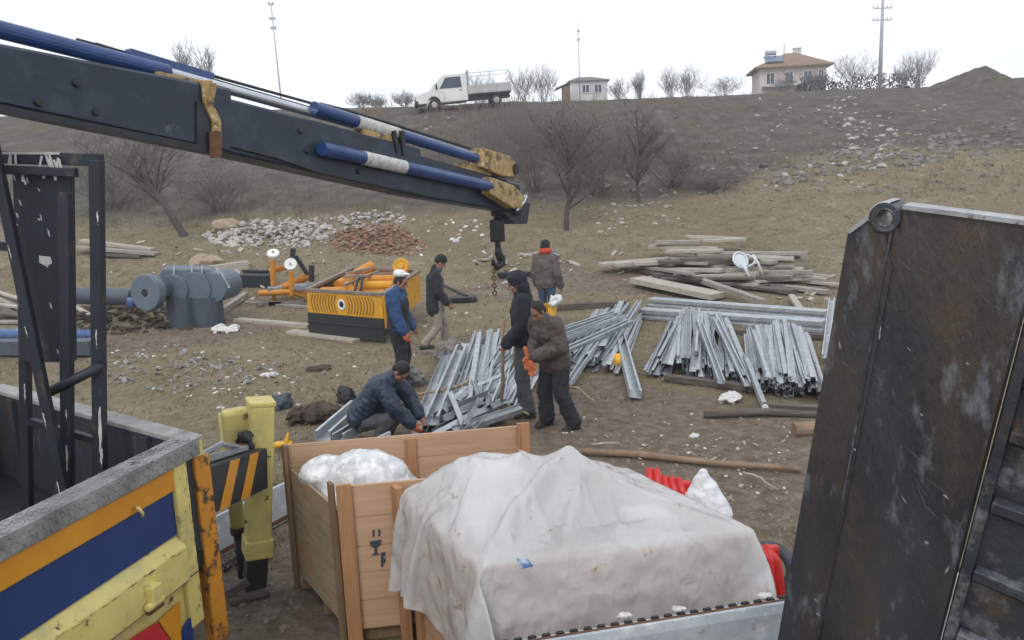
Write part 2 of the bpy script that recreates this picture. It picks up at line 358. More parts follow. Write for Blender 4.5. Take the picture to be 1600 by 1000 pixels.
def fuse(o, voxel, smooth=3, disp=0, dscale=.1):
    m = o.modifiers.new('r', 'REMESH'); m.mode = 'VOXEL'; m.voxel_size = voxel; m.use_smooth_shade = True
    if smooth: k = o.modifiers.new('s', 'SMOOTH'); k.factor = .5; k.iterations = smooth
    if disp:
        tx = bpy.data.textures.new('folds', 'CLOUDS'); tx.noise_scale = dscale; tx.noise_depth = 2
        k = o.modifiers.new('d', 'DISPLACE'); k.texture = tx; k.strength = disp; k.mid_level = .5; k.texture_coords = 'LOCAL'
    bpy.context.view_layer.update()
    dg = bpy.context.evaluated_depsgraph_get()
    me = bpy.data.meshes.new_from_object(o.evaluated_get(dg)); old = o.data
    o.modifiers.clear(); o.data = me; me.name = old.name+'_fused'; bpy.data.meshes.remove(old)
    me.polygons.foreach_set('use_smooth', [True]*len(me.polygons))
    return o
def rotz(a): return Matrix.Rotation(a, 3, 'Z')
def lerp(a, b, t): return a+(b-a)*t
def U(a, b): return random.uniform(a, b)
# ================================================================ SETTING: ground
def build_ground():
    ys = [-14, -10, -7, -4.5, -2.5, -1]; y = 0.0
    while y < 62: ys.append(y); y += .10 + max(0, y-7)*.0105
    while y < 135: ys.append(y); y *= 1.06
    us = [-1+2*i/250 for i in range(251)]
    vs, fs, cols = [], [], []
    n = len(us)
    for y in ys:
        hw = 11+1.05*max(y, 0)
        for u in us:
            x = u*hw*(.55+.45*abs(u)); z = terrain(x, y)
            vs.append((x, y, z))
            dirt = 0.0
            p = V((x*.35, y*.35, 5)); nn = noise.noise(p)+.5*noise.noise(V((x*1.1, y*1.1, 2)))
            # trodden earth where the people walk and around the crates, an old track further back
            dirt += max(0, 1-math.hypot((x-2.2)/3.6, (y-8.6)/2.6))*1.5
            dirt += max(0, 1-math.hypot((x-.4)/2.6, (y-10.5)/2.2))*.9
            dirt += max(0, 1-math.hypot((x+2.8)/2.2, (y-6)/2.4))*1.3
            dirt += max(0, 1-math.hypot((x-2.5)/5, (y-21.5)/2.2))*.9
            dirt += max(0, 1-math.hypot((x+7.5)/3.5, (y-17.2)/2.0))*1.0
            dirt = max(0, min(1, dirt*1.0+nn*.62+.35*noise.noise(V((x*2.3, y*2.3, 6)))-.02))
            yc = 30+2.5*nn+6*sstep(.1, .5, x/max(y, 6))-1
            scree = sstep(yc, yc+4.5, y+nn*2)*(1-.25*max(0, noise.noise(V((x*.12, y*.12, 9)))))
            if y > 60: scree *= .6
            dry = max(0, min(1, .45+.9*noise.noise(V((x*.22, y*.3, 11)))+.4*noise.noise(V((x*.9, y*.9, 4)))))
            dry *= 1-.45*sstep(20, 25, y)
            cols.append((dirt, scree, dry, 1))
    for j in range(len(ys)-1):
        for i in range(n-1):
            a = j*n+i; fs.append((a, a+1, a+n+1, a+n))
    me = bpy.data.meshes.new('ground'); me.from_pydata(vs, [], fs); me.update()
    me.polygons.foreach_set('use_smooth', [True]*len(me.polygons))
    ca = me.color_attributes.new('zone', 'FLOAT_COLOR', 'POINT')
    ca.data.foreach_set('color', [c for q in cols for c in q])
    m = bpy.data.materials.new('waste_ground'); m.use_nodes = True
    nn = m.node_tree; L = nn.links.new; b = nn.nodes['Principled BSDF']; b.inputs['Roughness'].default_value = .95
    b.inputs['Specular IOR Level'].default_value = .15
    g = nn.nodes.new('ShaderNodeNewGeometry'); at = nn.nodes.new('ShaderNodeAttribute'); at.attribute_name = 'zone'
    sp = nn.nodes.new('ShaderNodeSeparateColor'); L(at.outputs['Color'], sp.inputs[0])
    def noi(s, d=8, r=.65):
        t = nn.nodes.new('ShaderNodeTexNoise'); t.inputs['Scale'].default_value = s; t.inputs['Detail'].default_value = d
        t.inputs['Roughness'].default_value = r; L(g.outputs['Position'], t.inputs['Vector']); return t.outputs[0]
    def ramp(src, stops):
        r = nn.nodes.new('ShaderNodeValToRGB'); L(src, r.inputs[0]); e = r.color_ramp.elements
        while len(e) < len(stops): e.new(.5)
        for q, (p, c) in zip(e, stops): q.position = p; q.color = (*c, 1)
        return r.outputs[0]
    def mix(f, a, c):
        x = nn.nodes.new('ShaderNodeMix'); x.data_type = 'RGBA'; L(f, x.inputs[0]); L(a, x.inputs[6]); L(c, x.inputs[7]); return x.outputs[2]
    def rng(src, a, bb):
        x = nn.nodes.new('ShaderNodeMapRange'); L(src, x.inputs[0]); x.inputs[1].default_value = a; x.inputs[2].default_value = bb; return x.outputs[0]
    def mth(op, a, c):
        x = nn.nodes.new('ShaderNodeMath'); x.operation = op; x.use_clamp = True
        for i, q in ((0, a), (1, c)):
            if isinstance(q, (int, float)): x.inputs[i].default_value = q
            else: L(q, x.inputs[i])
        return x.outputs[0]
    fine, mid, big = noi(7), noi(1.6), noi(.32)
    grass = ramp(mid, [(.22, (0.088, 0.080, 0.048)), (.40, (0.139, 0.126, 0.071)), (.52, (0.193, 0.162, 0.101)), (.62, (0.171, 0.140, 0.099)), (.78, (0.305, 0.253, 0.175))])
    dryg = ramp(fine, [(.25, (0.160, 0.131, 0.096)), (.5, (0.267, 0.219, 0.160)), (.75, (0.417, 0.353, 0.267))])
    dirt = ramp(fine, [(.25, (0.099, 0.075, 0.057)), (.5, (0.176, 0.140, 0.110)), (.78, (0.293, 0.244, 0.196))])
    scree = ramp(noi(1.3), [(.28, (0.055, 0.050, 0.045)), (.5, (0.099, 0.089, 0.080)), (.72, (0.172, 0.154, 0.135))])
    screeg = ramp(noi(.9), [(.3, (0.070, 0.064, 0.044)), (.7, (0.123, 0.112, 0.074))])
    c = mix(mth('MULTIPLY', mth('ADD', sp.outputs[2], rng(fine, .5, .75)), .58), grass, dryg)
    c = mix(rng(mth('ADD', sp.outputs[0], mth('MULTIPLY', fine, .5)), .45, .8), c, dirt)
    s2 = mix(rng(big, .5, .66), scree, screeg)
    c = mix(rng(mth('ADD', sp.outputs[1], mth('MULTIPLY', mid, .3)), .3, .95), c, s2)
    peb = rng(noi(26, 3), .66, .7); pc = ramp(noi(9), [(.3, (.13, .12, .11)), (.7, (.36, .34, .32))])
    c = mix(mth('MULTIPLY', peb, .55), c, pc)
    c = mix(mth('MULTIPLY', rng(noi(.75, 9, .72), .54, .70), mth('SUBTRACT', .62, mth('MULTIPLY', sp.outputs[1], .45))), c, ramp(fine, [(.3, (.22, .185, .14)), (.7, (.42, .365, .29))]))
    drk = rng(noi(2.1, 9, .72), .56, .72); dk = ramp(fine, [(.3, (.05, .04, .033)), (.7, (.085, .07, .055))])
    c = mix(mth('MULTIPLY', drk, .7), c, dk)
    L(c, b.inputs['Base Color'])
    bp = nn.nodes.new('ShaderNodeBump'); bp.inputs['Strength'].default_value = 1; bp.inputs['Distance'].default_value = .06
    hgt = nn.nodes.new('ShaderNodeMath'); hgt.operation = 'ADD'; L(noi(9, 9, .7), hgt.inputs[0]); L(noi(2.2, 6), hgt.inputs[1])
    L(hgt.outputs[0], bp.inputs['Height']); L(bp.outputs[0], b.inputs['Normal'])
    me.materials.append(m)
    o = bpy.data.objects.new('ground', me); COL.objects.link(o); tag(o, kind='structure', label='rough waste ground of dry grass and earth rising to a scree hill', cat='ground')
build_ground()

# ---------------------------------------------------------------- stuff: grass, stones, rubble, weeds
def zone_ok(x, y):
    return True
def build_grass():
    for nm, mt, seed, cnt in (('dry_grass', pm('dry_grass_blades', (.30, .235, .14), (.17, .13, .075), 3, .95), 3, 15000),
                              ('green_grass', pm('olive_grass_blades', (.165, .143, .082), (.11, .096, .056), 3, .95), 5, 9000)):
        random.seed(seed); mb = MB()
        for _ in range(cnt):
            y = 6+34*random.random()**1.5; x = U(-.72, .66)*y+U(-1, 1)
            c = noise.noise(V((x*.25, y*.25, seed)))+.6*noise.noise(V((x*.9, y*.9, seed)))
            if c < -.12+U(-.25, .25): continue
            if math.hypot((x-2.2)/3.3, (y-8.6)/2.2) < 1+U(-.2, .3): continue
            if -2.1 < x < 2 and y < 6.6: continue
            z = terrain(x, y)-.01
            for _ in range(4):
                a = U(0, 6.283); h = U(.02, .075)*(1+.006*y); w = U(.003, .007)*(1+.05*y); px, py = x+U(-.07, .07), y+U(-.07, .07)
                dx, dy = math.cos(a), math.sin(a); ln = U(.4, 1.6)*h
                mb.add([(px-dy*w, py+dx*w, z), (px+dy*w, py-dx*w, z), (px+dx*ln, py+dy*ln, z+h)], [(0, 1, 2)])
        mb.build(nm, mt, label={'dry_grass': 'short dry straw-coloured grass over the waste ground', 'green_grass': 'short dull green grass over the waste ground'}[nm], cat='grass', kind='stuff')
build_grass()
_ico = None
def rock(mb, c, s, sq=.7, seed=None):
    global _ico
    if _ico is None:
        bm = bmesh.new(); bmesh.ops.create_icosphere(bm, subdivisions=1, radius=1)
        _ico = ([v.co.copy() for v in bm.verts], [tuple(v.index for v in f.verts) for f in bm.faces]); bm.free()
    k = V((U(0, 99), U(0, 99), U(0, 99))); m = Euler((U(-.4, .4), U(-.4, .4), U(0, 6.28))).to_matrix()
    sc = V((s*U(.7, 1.4), s*U(.6, 1.1), s*sq*U(.6, 1.1)))
    mb.add([V(c)+m @ V((p.x*sc.x, p.y*sc.y, p.z*sc.z))*(1+.45*noise.noise(p*1.3+k)) for p in _ico[0]], _ico[1])
def chip(mb, c, s):
    m = Euler((U(-.6, .6), U(-.6, .6), U(0, 6.28))).to_matrix()
    mb.box(c, (s*U(.8, 2.2), s*U(.5, 1.1), s*U(.15, .5)), m)
def inpoly(x, y, poly):
    r = False; n = len(poly)
    for i in range(n):
        (x0, y0), (x1, y1) = poly[i], poly[(i+1) % n]
        if (y0 > y) != (y1 > y) and x < (x1-x0)*(y-y0)/(y1-y0)+x0: r = not r
    return r
def scatter(poly, n, fn):
    xs = [p[0] for p in poly]; ys = [p[1] for p in poly]; k = 0; tr = 0
    while k < n and tr < n*12:
        tr += 1; x, y = U(min(xs), max(xs)), U(min(ys), max(ys))
        if inpoly(x, y, poly): fn(T(x, y)); k += 1
random.seed(11)
mb = MB()
scatter([(1290, 150), (1330, 145), (1400, 210), (1385, 270), (1300, 262)], 110, lambda p: rock(mb, p, .05+.20*random.random()**2.2, .6))
scatter([(1180, 150), (1480, 150), (1480, 300), (1180, 290)], 70, lambda p: rock(mb, p, U(.06, .17)))
scatter([(900, 330), (1020, 300), (1080, 345), (940, 372)], 42, lambda p: rock(mb, p, U(.04, .12)))
scatter([(640, 180), (1200, 180), (1200, 320), (640, 320)], 50, lambda p: rock(mb, p, U(.05, .13)))
mb.build('hillside_stones', 'rockw', label='pale stones tumbled down the scree slope below the house', cat='stones', kind='stuff')
mb = MB()
scatter([(1180, 260), (1330, 235), (1600, 190), (1600, 235), (1400, 262), (1200, 292)], 230, lambda p: rock(mb, p, U(.07, .26)))
scatter([(600, 190), (1600, 150), (1600, 300), (700, 330)], 420, lambda p: rock(mb, p, U(.05, .17)))
scatter([(880, 250), (1180, 250), (1180, 300), (880, 320)], 120, lambda p: rock(mb, p, U(.05, .2)))
mb.build('scree', 'rockg', label='grey stones strewn over the scree slope', cat='stones', kind='stuff')
random.seed(12); mb = MB()
def heap(mb, poly, n, s0, s1, h, fn=None):
    xs = [p[0] for p in poly]; cx = sum(xs)/len(xs)
    ys = [p[1] for p in poly]; cy = sum(ys)/len(ys); hw = (max(xs)-min(xs))/2; hh = (max(ys)-min(ys))/2
    k = 0
    while k < n:
        x, y = U(min(xs), max(xs)), U(min(ys), max(ys))
        if not inpoly(x, y, poly): continue
        k += 1; p = T(x, y); q = max(0, 1-math.hypot((x-cx)/hw, (y-cy)/hh)); p.z += h*q*random.random()
        (fn or (rock if random.random() < .6 else chip))(mb, p, U(s0, s1))
heap(mb, [(318, 368), (380, 346), (500, 342), (530, 362), (470, 388), (335, 384)], 520, .03, .17, .26)
heap(mb, [(300, 372), (420, 338), (560, 338), (545, 380), (430, 402), (320, 392)], 260, .02, .08, .05)
heap(mb, [(505, 340), (600, 328), (640, 345), (560, 358)], 130, .03, .13, .18)
mb.build('plaster_rubble', 'rockw', label='long low heap of white plaster rubble behind the yard', cat='rubble', kind='stuff')
random.seed(13); mb = MB()
heap(mb, [(512, 374), (560, 350), (622, 348), (672, 386), (640, 400), (530, 394)], 620, .025, .12, .30)
mb.build('brick_rubble', 'brick', label='low heap of broken red brick rubble behind the yellow machine', cat='rubble', kind='stuff')
random.seed(14); mb = MB()
def pebble(p): rock(mb, p, U(.008, .024) if random.random() < .9 else U(.025, .045), .6)
scatter([(830, 650), (1250, 640), (1240, 850), (1130, 790), (900, 690)], 520, pebble)
scatter([(320, 830), (470, 900), (480, 990), (320, 990)], 160, pebble)
scatter([(160, 400), (700, 400), (560, 640), (330, 640), (160, 580)], 330, lambda p: rock(mb, p, U(.015, .06)))
scatter([(690, 400), (1000, 380), (1300, 430), (1290, 600), (900, 600)], 230, lambda p: rock(mb, p, U(.02, .08)))
M['pebble'] = pm('brown_pebbles', (.26, .22, .18), (.14, .115, .095), 5, .95, 0, .4, 20)
mb.build('pebbles', 'pebble', label='small grey stones lying on the ground of the yard', cat='stones', kind='stuff')
random.seed(15); mb = MB()
scatter([(165, 540), (290, 540), (330, 570), (300, 620), (170, 600)], 120, lambda p: chip(mb, p+V((0, 0, .02)), .015+.08*random.random()**2))
scatter([(300, 560), (440, 570), (440, 600), (320, 600)], 40, lambda p: chip(mb, p+V((0, 0, .02)), U(.03, .09)))
mb.build('grey_litter', 'litterg', label='scattered grey litter and scraps left of the outrigger', cat='litter', kind='stuff')
random.seed(18); mb = MB()
scatter([(160, 400), (700, 385), (1000, 380), (1300, 420), (1290, 470), (880, 470), (560, 640), (330, 640), (160, 580)], 170, lambda p: rock(mb, p, U(.012, .05), .6))
scatter([(330, 560), (480, 570), (470, 640), (330, 640)], 40, lambda p: chip(mb, p+V((0, 0, .01)), U(.015, .05)))
scatter([(500, 330), (760, 340), (760, 400), (640, 400)], 45, lambda p: rock(mb, p, U(.03, .11), .6))
scatter([(830, 650), (1250, 640), (1230, 800), (900, 700)], 45, lambda p: rock(mb, p, U(.008, .03), .6))
mb.build('pale_crumbs', 'scrapw', label='small pale crumbs of plaster and paper strewn over the yard', cat='litter', kind='stuff')
random.seed(16); mb = MB()
scatter([(740, 400), (870, 395), (910, 420), (830, 440), (750, 430)], 45, lambda p: chip(mb, p+V((0, 0, .03)), U(.05, .2)))
scatter([(930, 390), (1300, 400), (1310, 480), (1200, 470), (940, 440)], 60, lambda p: chip(mb, p+V((0, 0, .03)), U(.04, .15)))
scatter([(160, 370), (520, 390), (480, 450), (380, 480)], 50, lambda p: chip(mb, p+V((0, 0, .03)), U(.04, .16)))
scatter([(850, 680), (1240, 680), (1180, 770), (1000, 720)], 50, lambda p: chip(mb, p+V((0, 0, .01)), U(.01, .04)))
mb.build('wood_chips', 'plankl', label='splinters and broken bits of pale wood on the ground', cat='litter', kind='stuff')
random.seed(17); mb = MB()
def weed(p, s=1):
    for _ in range(random.randint(3, 6)):
        a = U(0, 6.28); h = U(.3, 1.2)*s; q = p+V((U(-.15, .15), U(-.15, .15), -.03)); t = V((math.cos(a), math.sin(a), 0))*h*U(.1, .45)
        mb.tube([q, q+t*.35+V((0, 0, h*.6)), q+t+V((0, 0, h))], [.010, .007, .003], 3, False)
scatter([(560, 180), (830, 160), (860, 260), (700, 330), (600, 290)], 420, lambda p: weed(p, 1.1))
scatter([(820, 170), (1150, 165), (1250, 260), (900, 320)], 260, lambda p: weed(p, .6))
scatter([(100, 260), (620, 320), (600, 345), (160, 360)], 230, lambda p: weed(p, .7))
scatter([(560, 172), (1180, 152), (1180, 158), (560, 178)], 110, lambda p: weed(p, .7))
scatter([(1180, 200), (1600, 160), (1600, 300), (1200, 320)], 160, lambda p: weed(p, .4))
mb.build('dry_weeds', 'weed', label='dry weed stalks standing over the lower hillside', cat='weeds', kind='stuff')

# ---------------------------------------------------------------- trees
def tree(name, label, cat, base, h, lean=(0, 0), n1=6, n2=6, n3=5, spread=.8, tr=.12, mats=('bark', 'twig'), group=None, trunk_frac=.35, seed=1, up=.35, twr=.011):
    random.seed(seed); t = thing(name, label, cat, base, group)
    a, c = MB(), MB(); base = V(base)
    def grow(p, d, ln, r, lv, cnts):
        k = 4; pts, rad = [p.copy()], [r]; q = p.copy(); dd = d.copy()
        for i in range(k):
            dd = (dd+V((U(-1, 1), U(-1, 1), U(-.6, .9)))*.17).normalized()
            q = q+dd*ln/k; pts.append(q.copy()); rad.append(max(r*(1-.72*(i+1)/k), .004 if lv > 1 else .01))
        (a if lv <= 1 else c).tube(pts, rad, 7 if lv == 0 else (5 if lv == 1 else 3), False)
        if lv >= len(cnts): return
        for i in range(cnts[lv]):
            f = U(trunk_frac if lv == 0 else .2, 1); j = min(int(f*k), k-1); s = pts[j].lerp(pts[j+1], f*k-j)
            az = U(0, 6.283); out = V((math.cos(az), math.sin(az), U(-.1, .5)))
            nd = (dd*(1-spread*.55)+out*spread+V((0, 0, up))).normalized()
            grow(s, nd, ln*U(.42, .72), max(rad[j]*.55, twr*(.8 if lv > 0 else 1.5)), lv+1, cnts)
    d = V((lean[0], lean[1], 1)).normalized()
    grow(base-V((0, 0, .1)), d, h*.62, tr, 0, (n1, n2, n3))
    a.build('trunk', mats[0], t, smooth=True); c.build('crown', mats[1], t)
    return t
tree('bare_tree', 'leaning bare tree with forked dark trunk at the left, beside the white rubble', 'tree', T(290, 368), 5.0, (-.42, 0), 11, 9, 8, .95, .15, seed=3, trunk_frac=.3)
tree('bare_tree', 'largest bare grey tree on the lower slope, just right of the crane boom tip', 'tree', T(884, 360), 4.5, (.03, 0), 15, 10, 9, .95, .105, seed=5, trunk_frac=.22, up=.22)
tree('bare_tree', 'slender bare tree on the lower slope, right of the largest bare tree', 'tree', T(999, 316), 3.5, (.0, 0), 13, 9, 8, .8, .08, seed=8, trunk_frac=.22, up=.25)
def shrub(name, label, px, py, h, w, n, mats, seed, group=None, p=None, thick=.02, cat='bush', sub=5, tw=3):
    random.seed(seed); base = p or T(px, py); t = thing(name, label, cat, base, group); a, c = MB(), MB()
    for _ in range(n):
        az = U(0, 6.283); rr = random.random()**.6; d = V((math.cos(az)*rr*w, math.sin(az)*rr*w*.8, h*U(.45, 1.05)*(1-.25*rr)))
        q = base+V((U(-.15, .15)*w, U(-.15, .15)*w, -.05)); m_ = q+d*.5+V((U(-.1, .1), U(-.1, .1), .08*h))
        a.tube([q, m_, q+d], [thick, thick*.7, thick*.3], 4, False)
        for _ in range(sub):
            f = U(.35, 1); s = q.lerp(q+d, f); e = s+V((U(-.4, .4)*w, U(-.4, .4)*w, U(.05, .45)*h))
            c.tube([s, (s+e)/2+V((0, 0, .04*h)), e], [thick*.5, thick*.4, thick*.15], 3, False)
            for _ in range(tw):
                s2 = s.lerp(e, U(.3, 1)); e2 = s2+V((U(-.2, .2)*w, U(-.2, .2)*w, U(0, .25)*h)); c.tube([s2, e2], [thick*.35, thick*.12], 3, False)
    a.build('stem', mats[0], t); c.build('twigs', mats[1], t)
    return t
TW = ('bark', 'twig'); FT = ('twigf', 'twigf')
for i, (px, py, h, w, lab) in enumerate([
    (775, 318, 2.6, 1.3, 'bare thicket bush right behind the crane hook'),
    (835, 300, 3.2, 1.5, 'tall bare bush just left of the largest bare tree'),
    (935, 306, 2.8, 1.4, 'bare bush between the two bare trees on the slope'),
    (1050, 292, 2.0, 1.5, 'bare bush right of the slender bare tree'),
    (700, 300, 1.7, 1.2, 'bare bush above the far end of the boom'),
    (1115, 300, .9, 1.6, 'low dark bush at the foot of the scree'),
    (905, 290, 3.0, 1.6, 'bare thicket directly behind the largest bare tree'),
    (800, 262, 2.6, 1.7, 'bare thicket higher up the slope, above the crane hook'),
    (975, 268, 2.4, 1.7, 'bare thicket higher up the slope, behind the slender bare tree'),
    (870, 240, 2.0, 1.8, 'bare thicket highest up the slope, below the small house'),
    (175, 330, 2.2, 1.6, 'bare bush left of the leaning tree, above the steel frame'),
    (345, 330, 1.8, 1.5, 'bare bush right of the leaning tree, under the boom')]):
    shrub('bare_bush', lab, px, py, h, w*1.25, 30, TW, 40+i, 'bare bushes on the lower slope', thick=.012, sub=7, tw=5)
def crest_pt(px, Y):
    d = ray(px, 150); x = d.x/d.y*Y; return Gd(x, Y)
for i, (px, Y, h, w, lab) in enumerate([
    (562, 62, 1.5, 1.0, 'small far bush at the left end of the skyline row'),
    (590, 62, 1.3, 1.1, 'small far bush second from the left on the skyline'),
    (632, 62, 1.7, 1.1, 'small far bush just left of the white truck'),
    (750, 72, 3.4, 1.5, 'far bare bush rising behind the white truck'),
    (818, 72, 3.9, 1.4, 'far bare bush just right of the white truck'),
    (850, 74, 4.2, 1.5, 'far bare bush left of the small grey-roofed house'),
    (965, 78, 2.6, 1.2, 'far bush right of the small grey-roofed house'),
    (1000, 78, 3.6, 1.0, 'narrow pointed far bush right of the small house'),
    (1048, 76, 3.6, 1.5, 'far bare bush midway between the two houses'),
    (1075, 76, 3.4, 1.5, 'far bare bush midway between the houses, the right of two'),
    (1130, 80, 2.4, 2.2, 'low broad far bush left of the tiled house'),
    (1225, 76, 2.6, 1.5, 'bare bush in front of the tiled house, left one'),
    (1275, 76, 2.4, 1.7, 'bare bush in front of the tiled house, right one'),
    (1335, 74, 4.4, 2.3, 'large spreading bare bush beside the power pole'),
    (1432, 74, 4.4, 1.5, 'tall bare bush right of the power pole'),
    (1408, 74, 3.3, 1.2, 'smaller bare bush just right of the power pole')]):
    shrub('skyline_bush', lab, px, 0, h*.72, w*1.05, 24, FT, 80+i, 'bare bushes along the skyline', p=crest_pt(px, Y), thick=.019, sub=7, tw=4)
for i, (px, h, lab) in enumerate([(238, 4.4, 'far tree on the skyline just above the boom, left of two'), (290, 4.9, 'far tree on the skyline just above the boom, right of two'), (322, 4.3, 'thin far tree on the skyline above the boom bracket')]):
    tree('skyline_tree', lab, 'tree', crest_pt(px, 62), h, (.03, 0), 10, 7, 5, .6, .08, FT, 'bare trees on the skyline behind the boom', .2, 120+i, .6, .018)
def hedge(label, px0, px1, Y, h, seed):
    random.seed(seed); a = crest_pt(px0, Y); b = crest_pt(px1, Y); t = thing('evergreen_hedge', label, 'hedge', (a+b)/2); mb, st = MB(), MB()
    for i in range(900):
        f = random.random(); p = a.lerp(b, f)+V((U(-.3, .3), U(-.9, .9), 0)); hh = h*(.75+.35*noise.noise(V((f*7, seed, 1))))*(1-.5*abs(2*f-1)**4)
        p.z += U(.02, 1)*hh; m = Euler((U(0, 6), U(0, 6), U(0, 6))).to_matrix(); s = U(.07, .17)
        mb.add([p+m @ V((-s, 0, 0)), p+m @ V((0, -s*.5, 0)), p+m @ V((s, 0, 0)), p+m @ V((0, s*.5, 0))], [(0, 1, 2, 3)])
    for i in range(9):
        p = a.lerp(b, (i+.5)/9); st.tube([p-V((0, 0, .1)), p+V((U(-.2, .2), 0, h*.5)), p+V((U(-.3, .3), U(-.2, .2), h*.8))], [.05, .035, .015], 5)
    mb.build('foliage', 'hedge', t); st.build('stems', 'bark', t)
hedge('dark evergreen hedge behind the power pole', 1308, 1440, 75, 1.75, 4)
hedge('dark evergreen shrubs against the right corner of the tiled house', 1248, 1304, 78, 1.9, 6)

# ---------------------------------------------------------------- poles
def pole(name, label, px, Y, h, r0, r1, arms, lean, kind=0):
    b = crest_pt(px, Y); t = thing(name, label, 'pole', b); mb = MB(); top = b+V((lean, 0, h))
    mb.tube([b-V((0, 0, .3)), b.lerp(top, .5), top], [r0, (r0+r1)/2, r1], 10); mb.build('shaft', 'polew', t, smooth=True)
    for z, w in arms:
        a = MB(); c = b.lerp(top, z/h); a.bar(c+V((-w, -.05, .0)), c+V((w, .05, 0)), .07, .07)
        for s in (-1, -.55, .55, 1):
            a.lathe([(.02, 0), (.05, .03), (.035, .08), (.05, .12), (.02, .17)], c+V((w*s*.95, 0, .04)), n=8)
        a.build('crossarm', 'polew', t)
    return b, top
pole('power_pole', 'pale power pole with three crossarms right of the tiled house', 1374, 66, 7.25, .17, .10, [(7.1, .75), (6.2, .75), (5.3, .75)], .0)
pole('aerial_mast', 'thin aerial mast standing behind the small grey-roofed house', 906, 92, 8.6, .06, .035, [(6.6, .14), (7.5, .12)], .0)
pole('aerial_pole', 'slim pole with small bracket arms on the skyline above the boom', 439, 66, 8.1, .055, .04, [(8.0, .2), (6.9, .22), (6.2, .2)], -.15)
# ---------------------------------------------------------------- houses
def house_grey():
    Y = 92; c = crest_pt(917, Y); t = thing('small_house', 'small white house with a low grey hip roof on the skyline', 'house', c)
    w, d, h = 4.6, 4.2, 2.35; x0, x1 = c.x-w/2+.45, c.x+w/2; z = c.z; mb = MB()
    mb.box((.5*(x0+x1), Y+d/2, z+h/2-.4), (x1-x0, d, h+.8)); mb.build('wall', 'wallwhite', t)
    e = .25; mb = MB(); zb = z+h; q = [(x0-e, Y-e, zb), (x1+e, Y-e, zb), (x1+e, Y+d+e, zb), (x0-e, Y+d+e, zb)]
    r0, r1 = (x0+1.1, Y+d/2, zb+.62), (x1-1.5, Y+d/2, zb+.62)
    mb.add(q+[r0, r1]+[(p[0], p[1], zb-.10) for p in q], [(0, 1, 5, 4), (1, 2, 5), (2, 3, 4, 5), (3, 0, 4), (0, 6, 7, 1), (1, 7, 8, 2), (2, 8, 9, 3), (3, 9, 6, 0), (6, 9, 8, 7)]); mb.build('roof', 'roofgrey', t)
    mb = MB(); mb.box((x0-.42, Y+.9, z+.9), (.8, 1.8, 1.8)); mb.build('porch', 'brown', t)
    mb = MB(); mb.prism([(x0-1.6, Y-.2, z+1.65), (x0-.05, Y-.2, z+2.28), (x0-.05, Y-.2, z+2.18), (x0-1.6, Y-.2, z+1.55)], (0, 2.4, 0)); mb.build('porch_roof', 'roofgrey', t)
    for k in (.42, .75):
        m = MB(); m.box((lerp(x0, x1, k), Y-.02, z+1.45), (.75, .08, .8)); f = m.build('window', 'glass', t)
        m = MB(); xx = lerp(x0, x1, k)
        for dx in (-.41, 0, .41): m.box((xx+dx, Y-.06, z+1.45), (.06, .06, .92))
        for dz in (-.43, .43): m.box((xx, Y-.061, z+1.45+dz), (.76, .058, .06))
        m.build('frame', 'white', f)
house_grey()
def house_tiled():
    Y = 92; c = crest_pt(1238, Y); t = thing('tiled_house', 'cream two-storey house with orange tiled roof on the skyline', 'house', c); z = c.z
    M_ = Matrix.Translation(c) @ Matrix.Rotation(R(-9), 4, 'Z'); w, d, h = 7.1, 6.0, 3.0
    def mk(): m = MB(); m.M = M_; return m
    m = mk(); m.box((0, d/2, h/2-.6), (w, d, h+1.2)); m.build('wall', 'wallpink', t)
    m = mk(); e = .65; q = [(-w/2-e, -e, h), (w/2+e, -e, h), (w/2+e, d+e, h), (-w/2-e, d+e, h)]; r0, r1 = (-.35, d/2, h+1.75), (.85, d/2, h+1.75)
    m.add(q+[r0, r1]+[(p[0], p[1], h-.16) for p in q], [(0, 1, 5, 4), (1, 2, 5), (2, 3, 4, 5), (3, 0, 4), (0, 6, 7, 1), (1, 7, 8, 2), (2, 8, 9, 3), (3, 9, 6, 0), (6, 9, 8, 7)])
    rf = m.build('roof', 'rooftile', t)
    m = mk(); m.box((1.0, d/2+.2, h+1.85), (.8, .6, .7)); m.box((1.0, d/2+.2, h+2.24), (.95, .75, .1)); m.build('chimney', 'wallwhite', rf)
    m = mk(); m.tube([(-.5, d/2-.3, h+1.4), (-.5, d/2-.3, h+2.7)], .05, 6); m.build('roof_mast', 'polew', rf)
    sl = math.atan2(1.75, d/2+e)
    for k, x in enumerate((-2.45, -1.45)):
        m = mk(); rr = Matrix.Rotation(sl, 3, 'X'); m.box((x, .85, h+.95), (.95, 1.9, .08), rr); m.build('solar_panel', 'solar', rf)
    m = mk(); m.tube([(-2.7, 1.9, h+1.75), (-1.5, 1.9, h+1.75)], .27, 12)
    for x in (-2.6, -1.6): m.bar((x, 1.9, h+1.1), (x, 1.9, h+1.6), .06, .06, (0, 1, 0))
    m.build('water_tank', 'polew', rf)
    for x in (-2.4, -.4, 1.6, 3.0):
        m = mk(); m.box((x, -.01, 1.75), (.85 if x < 2.5 else .55, .08, 1.15)); f = m.build('window', 'glass', t)
        m = mk()
        ww = .85 if x < 2.5 else .55
        for dx in (-ww/2, 0, ww/2): m.box((x+dx, -.05, 1.75), (.06, .06, 1.27))
        for dz in (-.6, .6): m.box((x, -.051, 1.75+dz), (ww-.07, .058, .06))
        m.build('frame', 'white', f)
    m = mk(); m.box((-1.2, -.55, .85), (4.2, 1.1, .14)); m.build('balcony', 'wallpink', t)
house_tiled()
